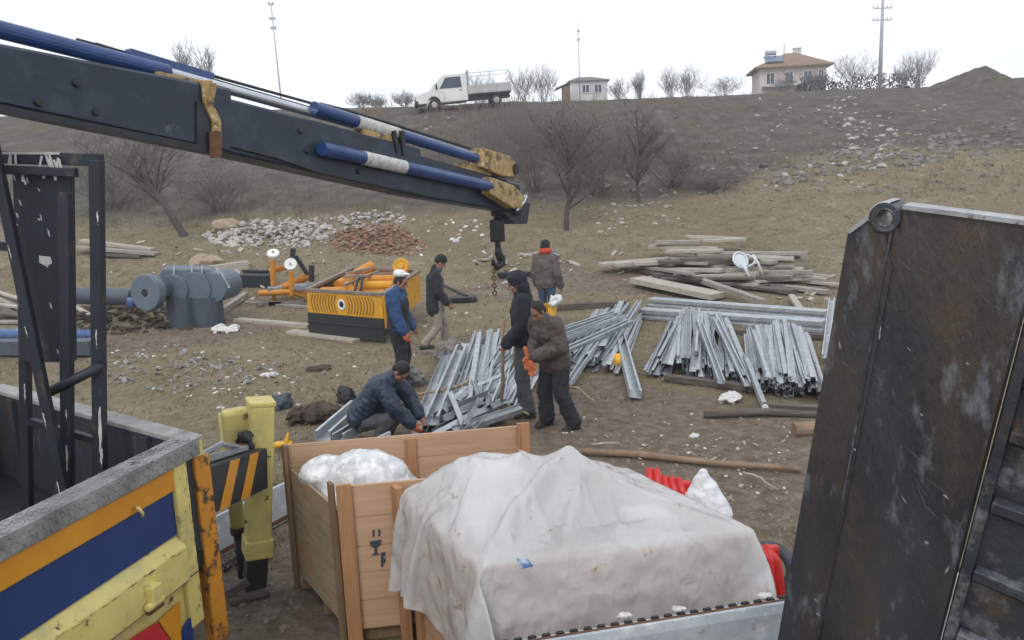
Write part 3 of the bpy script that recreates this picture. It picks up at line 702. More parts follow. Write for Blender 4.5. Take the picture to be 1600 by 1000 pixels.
# ---------------------------------------------------------------- white truck on the crest
def hill_truck():
    Y = 50.2; a = crest_pt(722, Y); rx = Matrix.Scale(.94, 4) @ Matrix.Rotation(R(8), 4, 'Z') @ Matrix.Rotation(R(-3.0), 4, 'Y')
    t = thing('pickup_truck', 'white flatbed pickup truck parked on top of the hill', 'truck', a)
    M_ = Matrix.Translation(a) @ rx                                    # local -x is the nose, -y is the camera side
    def mk(): m = MB(); m.M = M_; return m
    m = mk(); W = 1.75
    prof = [(-2.95, .42), (-2.98, .85), (-2.85, 1.02), (-2.1, 1.22), (-1.25, 2.03), (-1.05, 2.12), (.28, 2.14), (.36, 2.05), (.36, .45), (-1.42, .42), (-1.5, .66), (-1.7, .82), (-1.98, .82), (-2.18, .66), (-2.26, .42)]
    m.prism([(x, -W/2, z) for x, z in prof], (0, W, 0)); cab = m.build('cab', 'white', t, bevel=.05)
    m = mk(); y = -W/2-.012; m.prism([(x, y, z) for x, z in ((-1.42, 1.27), (-1.0, 1.93), (-.05, 1.95), (.0, 1.27))], (0, .02, 0)); m.build('side_window', 'glass', cab)
    m = mk(); n = V((-.69, 0, .72))*.012; pz = [(-2.02, 1.30), (-1.32, 1.955)]
    q = [V((pz[0][0], -.74, pz[0][1])), V((pz[0][0], .74, pz[0][1])), V((pz[1][0], .66, pz[1][1])), V((pz[1][0], -.66, pz[1][1]))]
    m.prism(q, n*2); m.build('windscreen', 'cabglass', cab)
    m = mk(); m.box((-2.93, 0, .50), (.22, W+.02, .28)); m.build('bumper', 'blackst', cab, bevel=.03)
    m = mk(); m.box((-2.945, 0, .80), (.10, 1.0, .2)); m.build('grille', 'blackst', cab)
    for s in (-1, 1):
        m = mk(); m.ell((-2.9, s*.68, .86), (.12, .17, .11)); m.build('headlight', 'chrome', cab, smooth=True)
        m = mk(); m.box((-1.62, s*(W/2+.15), 1.42), (.08, .22, .3)); m.bar((-1.55, s*W/2, 1.3), (-1.6, s*(W/2+.1), 1.36), .03, .03); m.build('mirror', 'blackst', cab)
    m = mk(); m.box((-.1, -W/2-.02, 1.12), (.2, .03, .04)); m.build('door_handle', 'blackst', cab)
    m = mk(); m.box((1.75, 0, .78), (2.75, 1.85, .10)); m.box((1.5, 0, .58), (3.2, .8, .18)); bed = m.build('flatbed', 'blackst', t)
    for s in (-1, 1):
        m = mk(); m.box((1.75, s*.93, 1.10), (2.75, .04, .54))
        for k in range(4): m.box((1.75, s*.96, .93+k*.12), (2.7, .03, .05))
        m.build('dropside', 'silver', bed)
    m = mk(); m.box((3.13, 0, 1.10), (.04, 1.82, .54)); m.build('tailboard', 'silver', bed)
    m = mk()
    for s in (-.9, 0, .9): m.bar((.46, s, .8), (.46, s, 2.28), .08, .08, (0, 1, 0))
    m.bar((.46, -.9, 2.25), (.46, .9, 2.25), .07, .07); m.bar((.46, -.9, 1.5), (.46, .9, 1.5), .06, .06); m.build('headboard', 'polew', bed)
    m = mk()
    for s in (-.9, .9): m.tube([(.46, s, 2.1), (3.1, s, 2.1), (3.1, s, 1.3)], .018, 5)
    m.tube([(3.1, -.9, 2.1), (3.1, .9, 2.1)], .018, 5); m.build('tarp_frame', 'polew', bed)
    for x in (-1.84, 2.15):
        for s in (-1, 1):
            m = mk(); m.torus((x, s*.74, .36), .26, .10, (0, 1, 0), 24, 8, 1.15); wh = m.build('wheel', 'wheel', t, smooth=True)
            m = mk(); m.lathe([(0, -.05), (.08, -.06), (.16, -.03), (.19, -.07), (.19, .07), (.16, .03), (.08, .06), (0, .05)], (x, s*.76, .36), (0, 1, 0), 18); m.build('rim', 'silver', wh)
hill_truck()

# ---------------------------------------------------------------- the air between the yard and the skyline
m = bpy.data.materials.new('haze_air'); m.use_nodes = True; n_ = m.node_tree; n_.nodes.clear()
vo = n_.nodes.new('ShaderNodeVolumePrincipled'); vo.inputs['Density'].default_value = .0016; vo.inputs['Color'].default_value = (.93, .96, 1, 1); vo.inputs['Anisotropy'].default_value = .2
mo = n_.nodes.new('ShaderNodeOutputMaterial'); n_.links.new(vo.outputs[0], mo.inputs['Volume'])
M['haze'] = m; hz_ = MB(); hz_.box((0, 60, 11), (340, 170, 32)); hz_.build('haze', 'haze', label='thin pale haze over the yard and the hill', cat='haze', kind='stuff')
# ================================================================ FLATBED TRUCK (left foreground)
CN = G(300, 683, 1.7); CN.z = 0
LD = V((math.cos(R(-105)), math.sin(R(-105)), 0)); WD = V((math.cos(R(144)), math.sin(R(144)), 0))
ND = V((-LD.y, LD.x, 0)); 
if ND.dot(V((0, 0, 0))-CN) < 0: ND = -ND                     # outward normal of the near side
EN = V((-WD.y, WD.x, 0))
if EN.y < 0: EN = -EN                                         # outward normal of the end
truck = thing('flatbed_truck', 'yellow and navy sided flatbed truck cut off at the left edge, with striped outrigger', 'truck', CN+LD*2.5+WD*1.2)
def side(s, z, o=0): return CN+LD*s+ND*o+V((0, 0, z))
def endp(w, z, o=0): return CN+WD*w+EN*o+V((0, 0, z))
def pxs(px, py): 
    p = PL(px, py, CN, ND); return (p-CN).dot(LD), p.z
LEN, WID, ZB, ZT = 5.0, 2.6, 1.02, 1.7
# near side panel: slabs stacked so that the navy field is recessed
sp = MB()
def slab(mb, s0, s1, za, zb, o0, o1):
    a = side(s0, za, o0); mb.prism([side(s0, za, o0), side(s1, za, o0), side(s1, zb, o0), side(s0, zb, o0)], ND*(o1-o0))
slab(sp, .11, LEN, .62, ZT-.03, -.05, -.005)
panel = sp.build('side_panel', 'paleyel', truck)
m = MB(); m.prism([side(-.0, ZT-.03, -.11), side(LEN, ZT-.03, -.11), side(LEN, ZT, -.11), side(0, ZT, -.11)], ND*.14)
m.prism([side(-.0, ZT-.10, .03), side(LEN, ZT-.10, .03), side(LEN, ZT-.0, .03), side(0, ZT-.0, .03)], ND*.012)
random.seed(5)
k = 0; s = .03
while s < 3.0:                                                # raised lugs of the checker plate
    for j in range(4):
        o = -.095+.033*j+(.016 if k % 2 else 0); a = R(40) if (k+j) % 2 else R(-40)
        d = LD*math.cos(a)+ND*math.sin(a); c = side(s, ZT+.001, o); m.bar(c-d*.014, c+d*.014, .008, .007)
    for j in range(3):
        a = R(40) if (k+j) % 2 else R(-40); d = LD*math.cos(a)+V((0, 0, 1))*math.sin(a); c = side(s, ZT-.085+.032*j, .043); m.bar(c-d*.014, c+d*.014, .008, .007, up=ND)
    k += 1; s += .036
m.build('top_rail', 'checker', panel)
m = MB(); slab(m, .13, LEN, ZT-.235, ZT-.112, -.004, .022); m.build('orange_stripe', 'orange', panel, bevel=.006)
m = MB(); slab(m, .22, LEN, 1.20, ZT-.25, -.006, .001); m.build('navy_field', 'navy', panel)
m = MB(); slab(m, .11, .22, .62, ZT-.108, -.004, .03); m.build('corner_post', 'paleyel', panel, bevel=.008)
m = MB(); m.prism([side(.221, 1.195, -.004), side(.221, 1.135, .055), side(.221, .93, .055), side(.221, .915, -.004)], LD*4.75); m.build('lower_ledge', 'paleyel', panel, bevel=.008)
m = MB(); slab(m, .221, LEN, .925, .932, .0, .05); slab(m, .12, .22, .925, .932, .029, .034); m.build('rust_seam', 'rust', panel)
# paint knocked off along the folded edge, the seam and the corner post
random.seed(33); m = MB()
def chipmark(c, u, w, ln, hg, n):
    k = 7; up_ = [c+u*ln*(i/k-.5)+w*hg*math.sin(math.pi*(i+.4)/(k+.8))*U(.2, 1)+n*.0012 for i in range(k+1)]; dn_ = [c+u*ln*(i/k-.5)-w*hg*math.sin(math.pi*(i+.4)/(k+.8))*U(.1, .8)+n*.0012 for i in range(k+1)]
    m.add(up_+dn_, [(i, i+1, k+2+i, k+1+i) for i in range(k)])
for _ in range(34): chipmark(side(.25+2.2*random.random()**1.2, 1.128+U(-.012, .004), .055), LD, V((0, 0, 1)), .012+.07*random.random()**2, U(.002, .006), ND)
for _ in range(26): chipmark(side(U(.25, 2.3), .932+U(-.004, .012), .055), LD, V((0, 0, 1)), .02+.10*random.random()**2, U(.002, .006), ND)
for _ in range(16): chipmark(side(.117+U(0, .012), U(.7, 1.58), .03), V((0, 0, 1)), LD, U(.015, .06), U(.002, .006), ND)
for _ in range(10): chipmark(side(U(.13, .21), U(.7, 1.55), .03), V((0, 0, 1)), LD, U(.01, .03), U(.002, .006), ND)
for _ in range(14): chipmark(side(U(.3, 2.2), U(.97, 1.1), .055), LD, V((0, 0, 1)), U(.008, .03), U(.002, .005), ND)
m.build('chipped_edges', 'rust', panel)
# yellow latch and pull tab
s0, z0 = pxs(222, 925)
m = MB(); c = side(s0, z0, .075); m.bar(c+V((0, 0, .05)), c-V((0, 0, .05)), .075, .05, up=ND); c2 = side(s0+.01, z0-.05, .08); m.tube([c2-LD*.06, c2+LD*.06], .022, 10)
m.build('latch', 'paleyel', panel, bevel=.008)
m = MB(); c2 = side(s0+.005, z0-.075, .07); m.tube([c2-LD*.05, c2+LD*.05], .026, 8); m.bar(c2+ND*.03, c2+ND*.03-V((0, 0, .03)), .05, .02); m.build('latch_pin', 'rust', panel)
s1, z1 = pxs(205, 792)
m = MB(); c = side(s1, z1, .025); m.tube([c, c+ND*.03+LD*.012, c+ND*.032+LD*-.01-V((0, 0, .035)), c+ND*.02-LD*.02-V((0, 0, .06))], .009, 8); m.build('hook_tab', 'paleyel', panel, smooth=True)
# reflector board low on the side
def rfl(pts, mat_, nm):
    m = MB(); q = []
    for px, py in pts:
        s, z = pxs(px, py); q.append(side(s, z, .012))
    m.prism(q, ND*.012); m.build(nm, mat_, panel)
rfl([(192, 1003), (240, 972), (262, 1003)], 'red', 'red_reflector')
rfl([(243, 970), (276, 940), (278, 1003), (266, 1003)], 'orange', 'orange_reflector')
rfl([(279, 985), (296, 960), (297, 1003), (279, 1003)], 'navy', 'blue_reflector')
# end post in orange, with hinge lumps
m = MB(); m.prism([endp(-.03, .4, -.02), endp(.07, .4, -.02), endp(.07, ZT-.12, -.02), endp(-.03, ZT-.12, -.02)], EN*.10); m.build('end_post', 'orangew', truck, bevel=.008)
m = MB(); m.prism([endp(-.02, ZT-.12, -.02), endp(.06, ZT-.12, -.02), endp(.06, ZT-.01, -.02), endp(-.02, ZT-.01, -.02)], EN*.07); 
m.tube([endp(.09, ZT-.17, .03), endp(.09, ZT-.06, .03)], .03, 10); m.build('post_cap', 'paleyel', truck, bevel=.006)
# far end wall and the far side, floor
m = MB(); m.prism([endp(.0, .95, -.05), endp(WID, .95, -.05), endp(WID, ZT-.03, -.05), endp(0, ZT-.03, -.05)], EN*.045)
for w in (.35, .95, 1.55, 2.15): m.prism([endp(w, 1.0, -.085), endp(w+.09, 1.0, -.085), endp(w+.09, ZT-.04, -.085), endp(w, ZT-.04, -.085)], EN*.034)
ew = m.build('end_wall', 'bedwall', truck)
m = MB(); m.prism([endp(-.02, ZT-.03, -.07), endp(WID, ZT-.03, -.07), endp(WID, ZT+.002, -.07), endp(-.02, ZT+.002, -.07)], EN*.13); m.build('end_rail', 'concrete', ew, bevel=.006)
m = MB(); c = CN+WD*WID
m.prism([c+V((0, 0, .95)), c+LD*LEN+V((0, 0, .95)), c+LD*LEN+V((0, 0, ZT)), c+V((0, 0, ZT))], WD*.05); m.build('far_side', 'bedwall', truck)
m = MB(); m.prism([CN+V((0, 0, .92)), CN+WD*WID+V((0, 0, .92)), CN+WD*WID+LD*LEN+V((0, 0, .92)), CN+LD*LEN+V((0, 0, .92))], V((0, 0, .09))); m.build('bed_floor', 'blackst', truck)
m = MB()
for w in (.75, 1.85): m.prism([CN+WD*w+LD*.1+V((0, 0, .66)), CN+WD*(w+.12)+LD*.1+V((0, 0, .66)), CN+WD*(w+.12)+LD*LEN+V((0, 0, .66)), CN+WD*w+LD*LEN+V((0, 0, .66))], V((0, 0, .26)))
m.build('chassis', 'blackst', truck)
for s in (2.9, 4.1):
    for w in (.25, 2.3):
        m = MB(); m.torus(CN+LD*s+WD*w+V((0, 0, .46)), .33, .14, WD, 28, 10, 1); wh = m.build('wheel', 'wheel', truck, smooth=True)
        m = MB(); m.lathe([(0, -.1), (.12, -.11), (.22, -.06), (.26, -.1), (.26, .1), (.22, .06), (.12, .11), (0, .1)], CN+LD*s+WD*w+V((0, 0, .46)), WD, 20); m.build('rim', 'galvd', wh)
# outrigger: striped beam out of the end, then the yellow leg
LG = G(392, 925, 0)
b0 = P(318, 764, CN.y+.28); b1 = P(402, 732, LG.y-.12); hb = .30
beam = MB(); beam.bar(b0-(b1-b0).normalized()*.12, b1, .16, hb); ob = beam.build('outrigger_beam', 'blackst', truck, bevel=.012)
bd = (b1-b0).normalized(); bn = bd.cross(V((0, 0, 1))).normalized()
if bn.dot(-b0) < 0: bn = -bn
bu = bn.cross(bd).normalized()
if bu.z < 0: bu = -bu
BL = (b1-b0).length
m = MB()
for f in (.04, .42):
    w = .17*BL; q = []
    for z, sh in ((-hb/2+.008, 0), (hb/2-.008, .20*BL)):
        q.append((z, sh))
    a = b0+bd*(f*BL)+bn*.082
    m.prism([a+bu*q[0][0]+bd*q[0][1], a+bu*q[0][0]+bd*(q[0][1]+w), a+bu*q[1][0]+bd*(q[1][1]+w), a+bu*q[1][0]+bd*q[1][1]], bn*.004)
m.build('warning_stripe', 'orange', ob)
m = MB(); m.bar(b0+bu*(hb/2+.03)+bd*.02, b0+bu*(hb/2+.03)+bd*.75*BL, .05, .03); m.tube([b0+bu*(hb/2+.06)-bd*.05, b0+bu*(hb/2+.10)+bd*.3*BL, b0+bu*(hb/2+.05)+bd*.6*BL], .02, 6); m.build('beam_rail', 'galvd', ob)
zt = P(400, 628, LG.y).z; zm = P(400, 862, LG.y).z
px2m = LG.y/FPX
Lc = P(407, 700, LG.y); Lc.z = 0; lw = .215
yaw = Matrix.Rotation(R(28), 3, 'Z')
LP = lambda px, py, dy=0: P(px, py, LG.y+dy)
m = MB(); m.bar(LP(402, 862), LP(407, 630), lw*.84, lw*.84, up=yaw @ V((0, 1, 0))); leg = m.build('outrigger_leg', 'paleyel', truck, bevel=.02)
m = MB(); m.bar(LP(407, 631), LP(407.2, 624), lw*.90, lw*.90, up=yaw @ V((0, 1, 0))); m.build('leg_cap', 'paleyel', leg, bevel=.008)
m = MB(); m.bar(LP(402, 866), LP(402.6, 838), lw*.96, lw*.96, up=yaw @ V((0, 1, 0))); m.build('leg_collar', 'paleyel', leg, bevel=.012)
il = LP(399, 940); il.z = .03
m = MB(); m.bar(il, LP(402, 850), lw*.74, lw*.74, up=yaw @ V((0, 1, 0))); m.build('inner_leg', 'black', leg, bevel=.01)
m = MB(); m.box((il.x-.04, il.y-.03, .03), (.30, .28, .045), yaw); m.bar(il+V((-.16, -.16, .03)), il+V((.0, -.10, .12)), .03, .07); m.build('foot_plate', 'plankd', leg, bevel=.01)
for py in (650, 705, 760, 815):
    m = MB(); a = LP(386+ (py-640)*-.01, py, -.11); m.lathe([(.0, .012), (.012, .012), (.012, 0)], a, (0, -1, 0), 6); m.build('bolt', 'rust', leg)
br = P(368, 668, LG.y+.02); zb = P(368, 640, LG.y).z; zc_ = P(368, 700, LG.y).z
m = MB(); m.box((br.x+.01, br.y, (zb+zc_)/2), (.20, .15, zb-zc_), yaw); m.build('leg_bracket', 'paleyel', leg, bevel=.03)
p0 = P(367, 780, LG.y+.1); za = P(367, 842, LG.y).z
m = MB(); m.tube([V((p0.x, p0.y, za)), V((p0.x, p0.y, zb-.05))], .055, 14); m.build('lift_cylinder', 'paleyel', leg, smooth=True)
m = MB(); m.tube([V((p0.x, p0.y, .08)), V((p0.x, p0.y, za))], .042, 12); m.lathe([(.06, 0), (.06, .06)], V((p0.x, p0.y, za)), n=14); m.build('cylinder_rod', 'black', leg, smooth=True)
m = MB(); a = P(372, 690, LG.y-.1); m.tube([a, a+V((.07, -.06, .08)), a+V((.12, -.06, -.02)), a+V((.10, -.04, -.12))], .022, 8); m.ell(a+V((.08, -.05, .05)), (.05, .04, .05), jit=.5); m.build('hydraulic_hose', 'hose', leg, smooth=True)
# ---------------------------------------------------------------- steel frame standing in the truck bed
FY = 4.62
def FP(px, py, dy=0): return P(px, py, FY+dy)
fz = 1.01
fr = thing('steel_rack', 'scuffed black steel rack with a tall plate standing in the truck bed', 'rack', V((FP(80, 700).x, FY, fz)))
def post(nm, px0, py0, px1, w, h, mt='frame', dy=0):
    a = FP(px0, py0, dy); b = FP(px1, 760, dy); d = (b-a); t = (fz-a.z)/d.z; b = a+d*t
    m = MB(); m.bar(a, b, w, h, up=(0, 1, 0)); return m.build(nm, mt, fr, bevel=.006)
post('post', 151, 250, 157, .065, .065)
post('post', 103, 300, 106, .06, .06, dy=-.04)
post('post', 36, 300, 42, .055, .055, dy=.06)
m = MB(); a = FP(18, 262); b = FP(110, 262); c_ = FP(114, 566); d_ = FP(30, 566)
m.prism([a, b, c_, d_], V((0, .05, 0))); plt = m.build('plate', 'frame', fr, bevel=.006)
random.seed(9); m = MB()
for _ in range(26):
    f, g = random.random(), random.random(); p = a.lerp(b, f).lerp(d_.lerp(c_, f), g**1.5)+V((0, -.003, 0)); s = U(.005, .016); L2 = U(.01, .05)
    if p.x > c_.x-.02: continue
    m.add([p+V((0, 0, 0)), p+V((s, 0, -L2*.3)), p+V((s*1.3, 0, -L2)), p+V((s*.3, 0, -L2*.8))], [(0, 1, 2, 3)])
p = FP(72, 407)-V((0, .003, 0)); m.add([p+V((-.035, 0, .03)), p+V((.03, 0, .02)), p+V((.035, 0, -.015)), p+V((0, 0, -.035)), p+V((-.04, 0, -.01))], [(0, 1, 2, 3, 4)])
m.build('paint_chips', 'flake', plt)
m = MB(); m.bar(FP(-60, 244, .02), FP(158, 250, .02), .09, .07); m.bar(FP(-60, 262, -.05), FP(120, 270, -.05), .05, .05); tb = m.build('top_bar', 'frame', fr, bevel=.006)
m = MB(); m.bar(FP(-60, 239, .02), FP(100, 240, .02), .10, .014); m.bar(FP(100, 242, .03), FP(158, 246, .03), .06, .012)
for _ in range(14):
    p = FP(U(15, 105), U(240, 265), -.04); m.bar(p, p+V((U(-.03, .03), -.01, -U(.04, .12))), .012, .003, up=(0, 1, 0))
m.build('worn_top', 'flake', tb)
a = FP(-6, 250, -.12); b = FP(97, 752, -.14); d = b-a; b = a+d*((fz-a.z)/d.z)
m = MB(); m.bar(a-d*.1, b, .055, .05, up=(0, 1, 0)); br_ = m.build('brace', 'frame', fr, bevel=.006)
m = MB()
def flakes(c0, c1, w):
    n = 9; L_s, R_s = [], []
    for i in range(n+1):
        f = i/n; c = c0.lerp(c1, f); k = math.sin(math.pi*min(1, .12+f))**.5 if f < .9 else .3
        L_s.append(c+V((-w*k*U(.15, 1), 0, 0))); R_s.append(c+V((w*k*U(.15, 1), 0, 0)))
    m.add(L_s+R_s, [(i, i+1, n+2+i, n+1+i) for i in range(n)])
random.seed(14)
for f0, f1, w in ((.62, .66, .008), (.80, .9, .010), (.93, .985, .012), (.2, .24, .006), (.4, .43, .005)): flakes(lerp(a, b, f0)+V((-.012, -.031, 0)), lerp(a, b, f1)+V((-.008, -.031, 0)), w)
for px, pa, pb, w in ((156, 636, 722, .013), (38, 600, 630, .008), (104, 696, 744, .010), (150, 515, 545, .006), (152, 330, 352, .006), (158, 700, 730, .012), (103, 640, 655, .006)): flakes(FP(px, pa, -.073), FP(px+1, pb, -.073), w)
m.build('paint_runs', 'flake', br_)
m = MB(); m.tube([FP(78, 612, -.08), FP(158, 572, -.05)], .03, 10); m.build('cross_tube', 'frame', fr, smooth=True)
for q_ in ((-40, 382, 20, 385, .0, .05), (36, 655, 157, 690, .05, .04)):
    m = MB(); m.bar(FP(q_[0], q_[1], q_[4]), FP(q_[2], q_[3], q_[4]), q_[5], q_[5]); m.build('rail', 'frame', fr)

# ================================================================ LOADER CRANE
BA, BB = P(0, 128, 4.5), P(800, 300, 9.0)
bpl = V((BB-BA).xy.to_3d()).normalized(); bside = V((bpl.y, -bpl.x, 0))            # towards the camera side
if bside.dot(-BA) < 0: bside = -bside
def B(px, py, off=0): return PL(px, py, BA+bside*off, bside)
base_c = CN+WD*1.75+LD*4.6
crane = thing('loader_crane', 'dark blue loader crane boom with blue cylinders reaching in from the upper left', 'crane', V((base_c.x, base_c.y, 1.01)))
def boxsec(nm, pa, pb, w, mt, parent, off=0):
    # pa, pb: (px, top row, bottom row) at either end of the section
    q = []
    for (px, t_, b_) in (pa, pb):
        q.append((B(px, t_, off), B(px, b_, off)))
    (t0, b0_), (t1, b1_) = q; m = MB()
    h = bside*(w/2); ch = .018
    def ring(t, b): 
        u = (t-b).normalized()*ch; s_ = bside*ch
        return [b-h+u, b-h+s_, b+h-s_, b+h+u, t+h-u, t+h-s_, t-h+s_, t-h-u]
    vs_ = ring(t0, b0_)+ring(t1, b1_); m.add(vs_, [tuple(range(8)), tuple(range(8, 16))[::-1]]+[(i, 8+i, 8+(i+1) % 8, (i+1) % 8) for i in range(8)])
    return m.build(nm, mt, parent)
def ext(pa, pb, px):
    f = (px-pa[0])/(pb[0]-pa[0]); return (px, pa[1]+(pb[1]-pa[1])*f, pa[2]+(pb[2]-pa[2])*f)
S1a, S1b = (0, 77, 172), (338, 141, 240)
s1a = ext(S1a, S1b, -420)
outer = boxsec('outer_boom', s1a, S1b, .30, 'boom', crane)
m = MB(); off = .151
a, b = ext(S1a, S1b, -420), ext(S1a, S1b, 335)
m.prism([B(a[0], a[2]-9, off), B(b[0], b[2]-8, off), B(b[0], b[2]+2, off), B(a[0], a[2]+6, off)], bside*.014); m.build('lower_flange', 'blackst', outer)
inner = boxsec('inner_boom', (325, 152, 238), (640, 233, 307), .25, 'boom', crane)
m = MB(); m.prism([B(325, 152, -.115)+V((0, 0, .002)), B(640, 233, -.115)+V((0, 0, .002)), B(640, 233, .115)+V((0, 0, .002)), B(325, 152, .115)+V((0, 0, .002))], V((0, 0, .004))); m.build('lighter_top_face', 'boomtop', inner)  # thin strip in a lighter tone on top of the inner boom
tip = boxsec('tip_boom', (615, 236, 303), (800, 287, 334), .20, 'boom', crane)
# cylinders
def cyl(nm, pa, pb, r, mt, parent, off=0, n=16):
    m = MB(); m.tube([B(*pa, off), B(*pb, off)], r, n); return m.build(nm, mt, parent, smooth=False)
c1 = cyl('top_cylinder', (-300, -30), (262, 113), .050, 'blue', crane, .02)
cyl('cylinder_rod', (262, 113), (622, 214), .036, 'chrome', c1, .02)
m = MB(); m.bar(B(200, 84, -.02), B(330, 122, -.02), .06, .06); m.build('pipe_cover', 'blue', c1)
m = MB(); m.tube([B(120, 62, -.06), B(330, 118, -.06), B(500, 165, -.06), B(560, 182, -.06)], .012, 6); m.tube([B(150, 68, -.1), B(340, 126, -.1), B(610, 204, -.1)], .009, 6); m.build('hydraulic_pipes', 'hose', c1)
br1 = MB(); br1.bar(B(244, 121, .075), B(334, 141, .075), .05, .075); br1.bar(B(244, 121, -.075), B(334, 141, -.075), .05, .075)
br1.build('bracket_strap', 'yelworn', outer, bevel=.006)
m = MB(); q = [B(313, 128, .156), B(336, 131, .156), B(330, 165, .156), B(342, 188, .156), B(343, 236, .156), B(329, 238, .156), B(329, 192, .156), B(316, 160, .156)]
m.prism(q, bside*.025); 
m.prism([B(318, 125, -.16), B(336, 128, -.16), B(343, 236, -.16), B(330, 238, -.16)], bside*.02)
m.bar(B(322, 129, -.15), B(322, 129, .17), .08, .03); m.build('boom_collar', 'yelworn', outer, bevel=.004)
m = MB(); m.prism([B(327, 205, .182), B(343, 205, .182), B(345, 243, .182), B(327, 243, .182)], bside*.012); m.bar(B(336, 243, -.16), B(336, 243, .19), .07, .03); m.build('collar_clamp', 'rust', outer)
c2 = cyl('upper_side_cylinder', (490, 169), (742, 247), .053, 'blue', crane, .06)
m = MB(); m.tube([B(556, 190, .06), B(620, 209.5, .06)], .058, 16); m.build('white_band', 'whiteband', c2)
m = MB(); m.tube([B(500, 162, .0), B(540, 172, -.02), B(600, 190, -.03), B(735, 232, -.03), B(775, 246, -.02)], .013, 6); m.build('cylinder_hose', 'hose', c2)
m = MB(); m.prism([B(735, 232, -.02), B(778, 245, -.02), B(790, 258, -.02), B(786, 278, -.02), B(765, 276, -.02), B(733, 262, -.02)], bside*.16); m.build('cylinder_head', 'yelworn', c2, bevel=.012)
m = MB(); c = B(783, 265, -.04); m.tube([c, c+bside*.2], .055, 12); m.build('head_pin', 'blackst', c2)
m = MB(); m.bar(B(716, 262, .03), B(762, 277, .03), .1, .10); m.build('saddle', 'yelworn', tip, bevel=.008)
c3 = cyl('lower_side_cylinder', (502, 232), (765, 291), .055, 'blue', crane, .185)
m = MB(); m.tube([B(567, 246.5, .185), B(631, 261, .185)], .058, 16); m.build('white_band', 'whiteband', c3)
m = MB(); m.prism([B(752, 277, .11), B(788, 290, .11), B(806, 308, .11), B(800, 326, .11), B(788, 326, .11), B(751, 303, .11)], bside*.12); m.build('cylinder_head', 'yelworn', c3, bevel=.012)
m = MB(); m.bar(B(560, 208, .05), B(612, 221, .05), .12, .07); m.build('rod_saddle', 'yelworn', inner, bevel=.006)
m = MB(); m.bar(B(606, 205, .06), B(612, 240, .06), .16, .04); m.bar(B(618, 205, .06), B(622, 244, .06), .16, .05); m.build('guide_bracket', 'blackst', inner)
m = MB(); m.prism([B(770, 305, -.08), B(808, 318, -.08), B(803, 350, -.08), B(782, 350, -.08), B(766, 335, -.08)], bside*.18); m.tube([B(808, 330, -.13), B(808, 330, .14)], .05, 12); m.build('tip_fork', 'blackst', tip, bevel=.01)
m = MB(); m.tube([B(822, 306, .16), B(818, 316, .16), B(806, 330, .16)], .022, 8); m.build('tip_hose', 'chrome', tip)
hk = MB(); hc = B(776, 352); 
hk.tube([B(782, 333), B(777, 342)], .05, 10); hk.box(B(777, 360), (.16, .14, .24)); hk.tube([B(777, 372), B(778, 385)], .035, 8)
blk = hk.build('hook_block', 'blackst', crane, bevel=.02)
m = MB(); m.tube([B(778, 384), B(779, 396), B(783, 404), B(783, 412), B(777, 417), B(771, 412), B(770, 405)], [.035, .045, .05, .05, .04, .03, .02], 10); m.build('hook', 'blackst', blk, smooth=True)
m = MB(); p = B(771, 412)
for i in range(9):
    q = p-V((0, 0, .04*i)); ax = V((1, 0, 0)) if i % 2 else V((0, 1, 0)); m.torus(q, .022, .008, ax, 10, 6)
m.build('sling_chain', 'rust', blk)
for pa, par in (((470, 205, .128), inner), ((480, 236, .128), inner), ((560, 268, .128), inner), ((120, 130, .152), outer), ((150, 175, .152), outer), ((60, 160, .152), outer)):
    m = MB(); m.lathe([(0, .016), (.02, .016), (.024, .008), (.024, 0)], B(*pa), bside, 8); m.build('bolt', 'blackst', par)
m = MB(); m.tube([B(345, 224, .132), B(430, 246, .14), B(500, 270, .136), B(618, 296, .132)], .010, 6); m.build('side_hose', 'hose', inner)
m = MB(); m.prism([B(306, 158, .152), B(326, 163, .152), B(326, 232, .152), B(306, 227, .152)], bside*.012); m.build('wear_plate', 'blackst', outer)
# column and base behind the left edge of the view
top = B(-420, (s1a[1]+s1a[2])/2)
m = MB(); m.tube([V((base_c.x, base_c.y, 1.01)), V((base_c.x, base_c.y, 1.6)), V((base_c.x, base_c.y, top.z+.1))], [.32, .24, .2], 16); m.build('column', 'boom', crane)
m = MB(); m.bar(V((base_c.x, base_c.y, top.z)), top+ (top-BA).normalized()*.05, .3, .4); m.build('boom_root', 'boom', crane)
m = MB(); m.tube([V((base_c.x, base_c.y, 1.9))+bpl*.2, B(-260, 150)], .07, 14); m.build('luffing_cylinder', 'blue', crane)

# ================================================================ RAMP (right foreground)
RA = P(1400, 330, 2.55); RV = ray(697, 4012).normalized(); RW0 = V((math.cos(R(45)), -math.sin(R(45)), 0))
RW = (RW0-RV*RW0.dot(RV)).normalized(); RN = RW.cross(RV).normalized()
if RN.dot(RA-V((0, 0, CAMH))) > 0: RN = -RN                                        # towards the camera
def RPt(px, py, o=0): return PL(px, py, RA+RN*o, RN)
gl = -RA.z/RV.z
botc = RA+RV*gl
ramp = thing('loading_ramp', 'scuffed dark steel loading ramp with a round lug standing upright at the right edge', 'ramp', V((botc.x, botc.y, 0)))
def down(p): return p+RV*(-(p.z-.02)/RV.z)
def poly_plate(mb, pxs_, o, th):
    mb.prism([RPt(x, y, o) for x, y in pxs_], -RN*th)
lt = RPt(1325, 362); lb = down(lt); rt = RPt(1601, 470)
